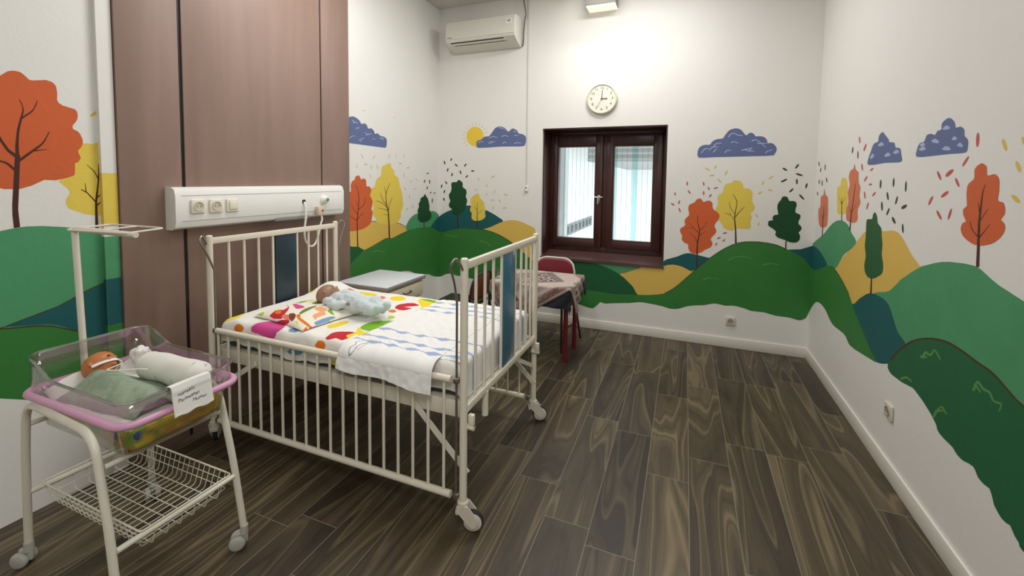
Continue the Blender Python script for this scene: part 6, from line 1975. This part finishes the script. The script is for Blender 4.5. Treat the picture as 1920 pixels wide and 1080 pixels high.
# feeding tube from the tape
O8 = (-1.99, .93, .78)
ftm = mat('clear_tubing', 'dfe2d6', .3)
a0 = Vector(D2) + (HM2 @ Vector((.064, .006, .028)))
pts = [a0, a0 + Vector((.035, -.006, -.004)), a0 + Vector((.065, -.028, .001)), (-1.965, .905, .776), (-1.925, .93, .772), (-1.89, .965, .768), (-1.872, .985, .762)]
o = obj('feeding_tube', tb([Vector(p) - Vector(O8) for p in cr(pts, 6)], .0022, 8), ftm)
o.location = O8
tag(o, 'thin pale tube looping from the taped doll face onto the sage blanket', 'tube')

# handwritten paper on the foot end of the tub
O9 = (-1.588, .967, .735)
pap = mat('paper', 'e9e7e2', .8, bump=.1, bscale=15)


def paper_fn(u, v):
    y = .893 + u * .130
    d = v * .135
    # folded over the lip: inner flap, fold, outer face
    if d < .03:
        x, z = -1.600 + .0002, rim_z(-1.59) + .0058 - (.03 - d)
        if d > .018:
            q = (d - .018) / .012
            x = -1.6005 + q * .007
            z = rim_z(-1.59) + .0072 - .0010 * (1 - q)
    else:
        q = d - .03
        x = -1.5785 + .006 * min(1, q / .02) + .012 * max(0, q - .03) / .07 + .002 * math.sin(u * 7 + 1)
        z = rim_z(-1.59) + .0072 - q
    if d > .12:
        z += .006 * (math.sin(u * 14) * .5 + .5) * (d - .12) / .015
    return Vector((x - O9[0], y - O9[1], z - O9[2]))


pp = thing('paper_note', 'white handwritten paper note folded over the foot end of the clear tub', 'note', O9)
o = obj('sheet', grid(paper_fn, 20, 40), pap, pp)
solidify(o, .0006, 0)
ink = mat('pen_ink', '25252a', .6)
for s, yy, zz, sz in (('manekin', .938, .758, .017), ('Perawatan', .944, .737, .017), ('Muman', .978, .719, .015)):
    bm = text_bm(s, sz, .0002, .25)
    # wobble of handwriting
    for v in bm.verts:
        v.co.y += .0012 * math.sin(v.co.x * 260 + yy * 90)
    tilt = math.radians(3)
    M = Matrix.Rotation(PI / 2, 4, 'Z') @ Matrix.Rotation(PI / 2, 4, 'X') @ Matrix.Rotation(tilt, 4, 'Z')
    xform(bm, M)
    for v in bm.verts:
        q = rim_z(-1.59) + .0072 - (v.co.z + zz)
        uu = (v.co.y + yy - .893) / .130
        surf = -1.5785 + .006 * min(1, q / .02) + .012 * max(0, q - .03) / .07 + .002 * math.sin(uu * 7 + 1)
        v.co = Vector((surf + .0006 + v.co.x - O9[0], v.co.y + yy - O9[1], v.co.z + zz - O9[2]))
    obj('handwriting', bm, ink, pp, False)

# ------------------------------------------------------------------ bedside cabinet
O = (-2.21, 2.81, 0)
cb = thing('bedside_cabinet', 'cream bedside cabinet with grey laminate top between cot and painted wall', 'cabinet', O)
cabm = mat('cabinet_cream', 'd9cfb4', .5, var=.04)
topm = mat('laminate_grey', 'cdd3d8', .4, var=.03)
edgem = mat('laminate_edge', '8d8780', .5)
bm = bx(-2.455, -1.985, 2.555, 3.065, .692, .700, .002)
ct = part('cabinet_top', bx(-2.455, -1.985, 2.555, 3.065, .668, .6935, .004), edgem, cb, O, label='grey edged top board')
part('top_laminate', bx(-2.452, -1.988, 2.558, 3.062, .6937, .700, .002), topm, ct, O).location = (0, 0, 0)
part('carcass', bx(-2.440, -2.012, 2.572, 3.048, .06, .668, .002), cabm, cb, O)
brass = mat('dark_handle', '3a3226', .4, .6)
for z0, z1, nm in ((.545, .655, 'drawer'), (.400, .530, 'drawer'), (.075, .385, 'door')):
    d = part(nm, bx(-2.012, -1.996, 2.580, 3.040, z0, z1, .003), cabm, cb, O)
    zz = (z0 + z1) / 2
    yy = 2.81 if nm == 'drawer' else 2.66
    h = part('handle', tb(bend([(-1.997, yy - .045, zz + .012), (-1.975, yy - .045, zz + .004), (-1.975, yy + .045, zz + .004), (-1.997, yy + .045, zz + .012)], .012), .0042, 8), brass, d, O, label='dark bow handle')
    h.location = (0, 0, 0)
for x in (-2.42, -2.04):
    for y in (2.60, 3.02):
        part('foot', tb([(x, y, 0), (x, y, .06)], .016, 12), darkp, cb, O)

# ------------------------------------------------------------------ table with two cloths
O = (-1.165, 3.58, 0)
tab = thing('table', 'small dark red table under two cloths beside the window wall', 'table', O)
redm = mat('dark_red_paint', '6e1620', .35, var=.06)
tx0, tx1, ty0, ty1, tz = -1.50, -.83, 3.32, 3.84, .640
part('table_top', bx(tx0, tx1, ty0, ty1, tz - .025, tz, .003), redm, tab, O)
for x, y in ((-.875, 3.425), (-.875, 3.74), (-1.455, 3.425), (-1.455, 3.74)):
    bm = bmesh.new()
    tube(bm, [(x, y, .0), (x, y, tz - .025)], .019, 14)
    part('leg', bm, redm, tab, O)
part('apron', bx(tx0 + .04, tx1 - .04, ty0 + .10, ty1 - .09, tz - .09, tz - .026), redm, tab, O)


def drape(px0, py0, top, r=.012, flare=.18):
    qx = max(tx0, min(tx1, px0))
    qy = max(ty0, min(ty1, py0))
    dx, dy = px0 - qx, py0 - qy
    d = math.hypot(dx, dy)
    if d < 1e-6:
        return Vector((px0, py0, top))
    nx_, ny_ = dx / d, dy / d
    fold = .012 * math.sin((px0 - py0) * 38) * min(1, d / .06)
    out = min(d, r) + max(0, d - r) * flare * .35 + fold * .6
    return Vector((qx + nx_ * out, qy + ny_ * out, top - max(0, d - r * .6)))


navy = mat('navy_cloth', '1f222b', .9, var=.08, vscale=20, bump=.2, bscale=90, sheen=.1)
OC = (-1.165, 3.58, tz)
bm = grid(lambda u, v: drape(tx0 - .15 + u * (tx1 - tx0 + .30), ty0 - .17 + v * (ty1 - ty0 + .30), tz + .002) - Vector(OC), 60, 60)
o = obj('undercloth', bm, navy)
o.location = OC
solidify(o, .0016, 1)
tag(o, 'dark navy cloth hanging from the table under the patterned cloth', 'tablecloth')
clm = vcol_mat('patterned_cloth', .9, .2, 120, .1)
cA, cB, cC, cD = lin('b7a79e'), lin('7c6a63'), lin('9d7f78'), lin('35302f')
SZ = .92
ca = math.radians(33)


def cloth_xy(u, v):
    a, b = (u - .5) * SZ, (v - .5) * SZ * .92
    return (-1.185 + a * math.cos(ca) - b * math.sin(ca), 3.56 + a * math.sin(ca) + b * math.cos(ca))


def cloth_col(u, v, c):
    a, b = abs(u - .5) * 2, abs(v - .5) * 2
    m_ = max(a, b)
    n_ = nz(u, v, 0, 40)
    if m_ > .97:
        return cB
    if .82 < m_ < .93:
        return cB if n_ > -.1 else cC
    if .80 < m_ <= .82 or .93 <= m_ < .95:
        return cC
    if m_ < .34:
        return cD if n_ > -.02 else cA
    if .34 <= m_ < .44:
        return cB
    if .55 < a < .76 and .55 < b < .76:
        return cD if n_ > .05 else cA
    return cA


bm = grid(lambda u, v: drape(*cloth_xy(u, v), tz + .006, .017, .22) - Vector(OC), 110, 110, cloth_col)
o = obj('tablecloth', bm, clm)
o.location = OC
solidify(o, .0014, 1)
tag(o, 'beige cloth with dark patterned squares laid askew on the table', 'tablecloth')
O = (-1.475, 3.40, tz + .0085)
gl = thing('drinking_glass', 'small clear drinking glass at the left corner of the cloth covered table', 'glass', O)
bm = bmesh.new()
lathe(bm, [(0, 0), (.026, 0), (.029, .004), (.033, .085), (.0315, .085), (.0275, .008), (0, .006)], 24)
obj('tumbler', bm, glass_mat('tumbler_glass', (.95, .97, .96), .03, .08, .7), gl)

# ------------------------------------------------------------------ chairs


def chair(name, label, loc, rz, seat_m, back_m, frame_m, back_h, seat_h, rear_splay, rim_m):
    t = thing(name, label, 'chair', loc, rz)
    w = .19
    bm = bx(-w, w, -.18, .19, seat_h - .028, seat_h, .012, 3)
    obj('seat', bm, seat_m, t)
    # curved back plate with rounded top
    def bf(u, v):
        a = (u - .5) * 2
        x = a * .185
        zb, zt = back_h - .20, back_h
        top = zt - .105 * (1 - math.sqrt(max(0, 1 - (max(0, abs(a) - .40) / .60) ** 2)))
        bot = zb + .03 * max(0, abs(a) - .7) ** 2 / .09
        z = bot + (top - bot) * v
        y = .205 + .03 * (1 - a * a) * .8 + .06 * (z - zb)
        return Vector((x, y, z))
    bk_ = obj('backrest', grid(bf, 24, 10), back_m, t)
    solidify(bk_, .010, 0)
    # bent tube frame: rear legs run up round the back
    edge = []
    for k in range(25):
        p = bf(k / 24, 1.0)
        edge.append((p.x * 1.04, p.y + .004, p.z + .008))
    fr = [(-.20 - rear_splay, .25, .01), (-.198, .20, seat_h - .02), (-.197, .205, back_h - .20)] + edge + [(.197, .205, back_h - .20), (.198, .20, seat_h - .02), (.20 + rear_splay, .25, .01)]
    n = len(edge)
    obj('back_frame', tb([fr[1]] + [fr[2]] + [Vector(e) for e in edge] + [fr[-3], fr[-2]], .009, 10), rim_m, t)['label'] = 'white tube rim around the backrest'
    for s in (-1, 1):
        obj('leg', tb([(s * (.20 + rear_splay), .255, .0), (s * .198, .20, seat_h - .02)], .0105, 10), frame_m, t)
        obj('leg', tb([(s * .185, -.175, .0), (s * .175, -.15, seat_h - .028)], .0105, 10), frame_m, t)
        obj('side_stretcher', tb([(s * .185, -.165, .18), (s * (.20 + rear_splay * .55), .228, .18)], .007, 8), frame_m, t)
    return t


maroon = mat('maroon_vinyl', '7c2530', .4, var=.04)
chairf = mat('dark_maroon_tube', '3c1418', .4)
rimw = mat('white_tube', 'd9d5cd', .35)
chair('chair', 'maroon chair with white rimmed backrest pushed in between table and window', (-1.135, 3.76, 0), 0, maroon, maroon, chairf, .748, .44, .055, rimw)
brown = mat('brown_wood_back', '6a3a1e', .45, var=.1, vscale=20)
blackv = mat('black_vinyl', '2a2727', .45)
steelg = mat('grey_tube', '6c6864', .4, .5)
chair('chair', 'black seated chair with brown wooden back beside the left edge of the table', (-1.80, 3.30, 0), -PI / 2, blackv, brown, mat('black_tube', '1d1718', .45), .70, .445, .01, mat('dark_rim', '2a1c18', .45))
O = (-1.655, 3.205, .4465)
o = obj('paper_sheet', bx(-.05, .05, -.035, .035, 0, .002), pap)
o.location = (-1.70, 3.22, .4455)
tag(o, 'small white paper lying on the black seat of the brown backed chair', 'paper')

# ------------------------------------------------------------------ air conditioner
O = (-2.03, 4.335, 3.03)
ac = thing('air_conditioner', 'white wall mounted split air conditioner high on the window wall', 'air conditioner', O)
acm = mat('ac_plastic', 'dedbd0', .4, var=.02)
y1 = YB - .001
pr = [(y1, 3.165), (4.185, 3.165), (4.150, 3.150), (4.130, 3.10), (4.122, 2.965), (4.128, 2.945), (4.205, 2.905), (4.29, 2.878), (y1, 2.878)]


def prism_x(profile, x0, x1):
    bm = bmesh.new()
    A_ = [bm.verts.new((x0, y, z)) for y, z in profile]
    B_ = [bm.verts.new((x1, y, z)) for y, z in profile]
    n = len(A_)
    for i in range(n):
        bm.faces.new((A_[i], A_[(i + 1) % n], B_[(i + 1) % n], B_[i]))
    bm.faces.new(A_[::-1])
    bm.faces.new(B_)
    bmesh.ops.recalc_face_normals(bm, faces=bm.faces)
    return bm


part('body', prism_x(pr, -2.425, -1.640), acm, ac, O)
part('front_panel', prism_x([(4.1215, 2.968), (4.1165, 2.968), (4.1245, 3.10), (4.143, 3.152), (4.150, 3.150), (4.130, 3.10)], -2.423, -1.642), acm, ac, O)
# outlet: dark slots and louvre in the sloping underside
sl = Vector((0, 4.205 - 4.128, 2.905 - 2.945)).normalized()
nn = Vector((0, sl.z, -sl.y))
if nn.z > 0:
    nn = -nn


def slope_box(a, b, x0, x1, h0, h1):
    bm = bmesh.new()
    P0 = Vector((0, 4.128, 2.945))
    vs = []
    for x in (x0, x1):
        for s_, h in ((a, h0), (b, h0), (b, h1), (a, h1)):
            q = P0 + sl * s_ + nn * h
            vs.append(bm.verts.new((x, q.y, q.z)))
    for q in ((0, 1, 2, 3), (7, 6, 5, 4), (0, 4, 5, 1), (1, 5, 6, 2), (2, 6, 7, 3), (3, 7, 4, 0)):
        bm.faces.new([vs[i] for i in q])
    bmesh.ops.recalc_face_normals(bm, faces=bm.faces)
    return bm


part('air_slot', slope_box(.014, .028, -2.375, -1.765, -.004, .0012), darkp, ac, O)
part('air_slot', slope_box(.052, .064, -2.345, -1.765, -.004, .0012), darkp, ac, O)
part('louvre', slope_box(.028, .052, -2.40, -1.735, -.004, .006), acm, ac, O)
part('louvre', slope_box(.066, .080, -2.38, -1.735, -.004, .005), acm, ac, O)
part('sticker', bx(-1.735, -1.668, 4.1195, 4.1240, 3.060, 3.115), mat('sticker_white', 'e6e6e2', .5), ac, O)
bm = bmesh.new()
tube(bm, [(-1.700 + .013 * math.cos(a), 4.1185, 3.095 + .013 * math.sin(a)) for a in [math.radians(d) for d in range(-200, 60, 20)]], .0022, 6)
tube(bm, [(-1.700 + .006 * math.cos(a), 4.1185, 3.095 + .006 * math.sin(a)) for a in [math.radians(d) for d in range(-200, 60, 40)]], .0018, 6)
part('sticker_mark', bm, mat('sticker_ink', '5b5f66', .5), ac, O)
part('name_plate', bx(-2.405, -2.350, 4.1155, 4.1175, 2.982, 2.988), mat('plate_ink', '6e6c68', .5), ac, O)

# cord down the wall with its little switch, and the loose wire at the top
cordm = mat('painted_conduit', 'cfccc4', .5)
O = (-1.560, YB, 1.38)
t = thing('conduit', 'thin cord running down the wall to a small switch left of the window', 'cord', O)
part('cord', tb([(-1.566, YB - .006, ZC - .002), (-1.564, YB - .006, 2.8), (-1.562, YB - .006, 2.0), (-1.560, YB - .006, 1.43)], .0045, 8), cordm, t, O)
part('switch_body', bx(-1.578, -1.542, YB - .022, YB - .0005, 1.372, 1.432, .006, 3), whitep, t, O)
bm = bmesh.new()
ball(bm, (-1.560, YB - .022, 1.415), .0085, (1, .5, 1), 2)
part('switch_button', bm, darkp, t, O, label='black button')
O = (-1.585, YB, 3.1)
t = thing('black_cable', 'loose black cable hanging from the ceiling beside the air conditioner', 'cable', O)
part('cable', tb(cr([(-1.625, YB - .02, ZC - .001), (-1.60, YB - .03, 3.28), (-1.588, YB - .03, 3.20), (-1.602, YB - .02, 3.15), (-1.615, YB - .008, 3.05), (-1.620, YB - .006, 2.93), (-1.632, YB - .006, 2.885)], 6), .0055, 8), mat('grey_black_cable', '5a5852', .6), t, O)

# ------------------------------------------------------------------ wall lamp over the window
O = (-.80, YB, 3.23)
t = thing('wall_lamp', 'box shaped wall lamp with grey front high above the clock', 'lamp', O)
part('housing', bx(-.937, -.655, 4.17, YB - .001, 3.150, 3.335, .004), mat('lamp_grey', '8e8a86', .5), t, O)
part('diffuser', bx(-.932, -.660, 4.175, YB - .004, 3.136, 3.1499, .003), emit_mat('lamp_diffuser', 'fff8e6', .55), t, O)

# ------------------------------------------------------------------ clock
O = (-.787, YB, 2.297)
ck = thing('wall_clock', 'round pale cream wall clock above the window', 'clock', O)
clk = mat('clock_cream', 'dedcc4', .35)
facem = mat('clock_face', 'e6e5d6', .5)
inkc = mat('clock_ink', '55564e', .5)
MC = Matrix.Rotation(PI / 2, 4, 'X')
bm = bmesh.new()
lathe(bm, [(0, .001), (.138, .001), (.148, .008), (.150, .022), (.146, .032), (.138, .036), (.131, .033), (.130, .026), (0, .026)], 48, MC)
obj('case', bm, clk, ck)
bm = bmesh.new()
lathe(bm, [(0, .028), (.1295, .028), (.1295, .024)], 48, MC)
obj('dial', bm, facem, ck)
nb = bmesh.new()
for k in range(1, 13):
    a = math.radians(90 - 30 * k)
    tbm = text_bm(str(k), .036, .0006)
    xform(tbm, Matrix.Translation((.103 * math.cos(a), -.0286, .103 * math.sin(a))) @ MC)
    me_ = bpy.data.meshes.new('tmp')
    tbm.to_mesh(me_)
    tbm.free()
    nb.from_mesh(me_)
    bpy.data.meshes.remove(me_)
obj('numerals', nb, inkc, ck, False)


def hand(name, ang, l, w, d, m):
    bm = bx(-w / 2, w / 2, -d - .0012, -d, -l * .18, l, .0003)
    xform(bm, Matrix.Rotation(math.radians(ang), 4, 'Y'))
    obj(name, bm, m, ck)


hand('minute_hand', 3, .082, .006, .0305, inkc)
hand('hour_hand', 91, .055, .008, .0325, inkc)
hand('second_hand', 208, .090, .0022, .0345, inkc)

# ------------------------------------------------------------------ wall outlets


def outlet(label, M, grp=None):
    t = thing('wall_outlet', label, 'outlet')
    t.matrix_world = M
    obj('plate', bx(-.040, .040, -.013, -.0005, -.040, .040, .006, 3), mat('outlet_plate', 'd4cdbd', .45), t)
    bm = bmesh.new()
    lathe(bm, [(.025, .010), (.025, .0165), (.022, .0165), (.0195, .0135), (0, .0135)], 22, MC)
    w = obj('plug_well', bm, mat('outlet_well', 'a69e8c', .5), t)
    for d in (-.0095, .0095):
        bm = bmesh.new()
        lathe(bm, [(0, .0146), (.003, .0146), (.003, .013)], 10, Matrix.Translation((d, 0, 0)) @ MC)
        h = obj('pin_hole', bm, darkp, w)


outlet('beige socket outlet low on the window wall below the green hill', Matrix.Translation((.418, YB, .244)))
outlet('beige socket outlet low on the right wall above the skirting', Matrix.Translation((XR, 2.735, .337)) @ Matrix.Rotation(-PI / 2, 4, 'Z'))

# ------------------------------------------------------------------ seen through the window
stripm = glass_mat('clear_strip', (.985, .99, .99), .1, .01, .2)
tealm = glass_mat('teal_strip', (.70, .90, .90), .1, .01, .2)
stripe_e = glass_mat('strip_edge', (.60, .65, .67), .3, .02, .2)


def strips(name, label, xs, w, ms, y, z0, z1):
    bm = bmesh.new()
    for k, x in enumerate(xs):
        dy = .004 * (k % 2)
        mi = 2 if ms[2] and (k % 4) == 1 else 0
        box(bm, x - w / 2, x + w / 2, dy - .0007, dy + .0007, z0, z1, mi=mi)
        box(bm, x + w / 2, x + w / 2 + .0035, dy - .0012, dy + .0012, z0, z1, mi=1)
    box(bm, xs[0] - .03, xs[-1] + .03, -.02, .02, z1, z1 + .05, mi=1)
    o = obj(name, bm, [m for m in ms if m], None, False)
    o.location = (0, y, 0)
    tag(o, label, 'blind', 'strip blinds outside the window')
    return o


strips('strip_blind', 'clear vertical strip blind outside the left window sash', [-1.48 + k * .047 for k in range(14)], .040, (stripm, stripe_e, None), 4.95, .3, 2.6)
strips('strip_blind', 'partly teal vertical strip blind outside the right window sash', [-.80 + k * .055 for k in range(11)], .048, (stripm, stripe_e, tealm), 4.97, .3, 2.6)
bm = bx(-1.46, .3, 6.9, 12.0, 1.80, 2.6)
for k in range(8):
    box(bm, -1.46, .3, 6.88, 6.90, 1.81 + k * .09, 1.85 + k * .09)
o = obj('canopy', bm, ext_g, None, False)
tag(o, 'grey louvred canopy across the courtyard seen through the window', 'canopy')
bm = bx(-2.001, -1.985, 6.6, 10.0, .47, .68, mi=0)
for k in range(10):
    y = 6.70 + k * .33
    box(bm, -1.990, -1.983, y, y + .19, .51, .64, mi=1)
o = obj('vent_block', bm, [vent_g, vent_d], None, False)
tag(o, 'row of grey pierced vent blocks low on the courtyard wall outside', 'vent')
o = obj('pillar', bx(-1.50, -1.37, 5.2, 5.34, -1, 6), mat('pillar_grey', 'c2c8c6', .9), None, False)
tag(o, 'pale grey pillar at the left edge of the left window pane', 'pillar')
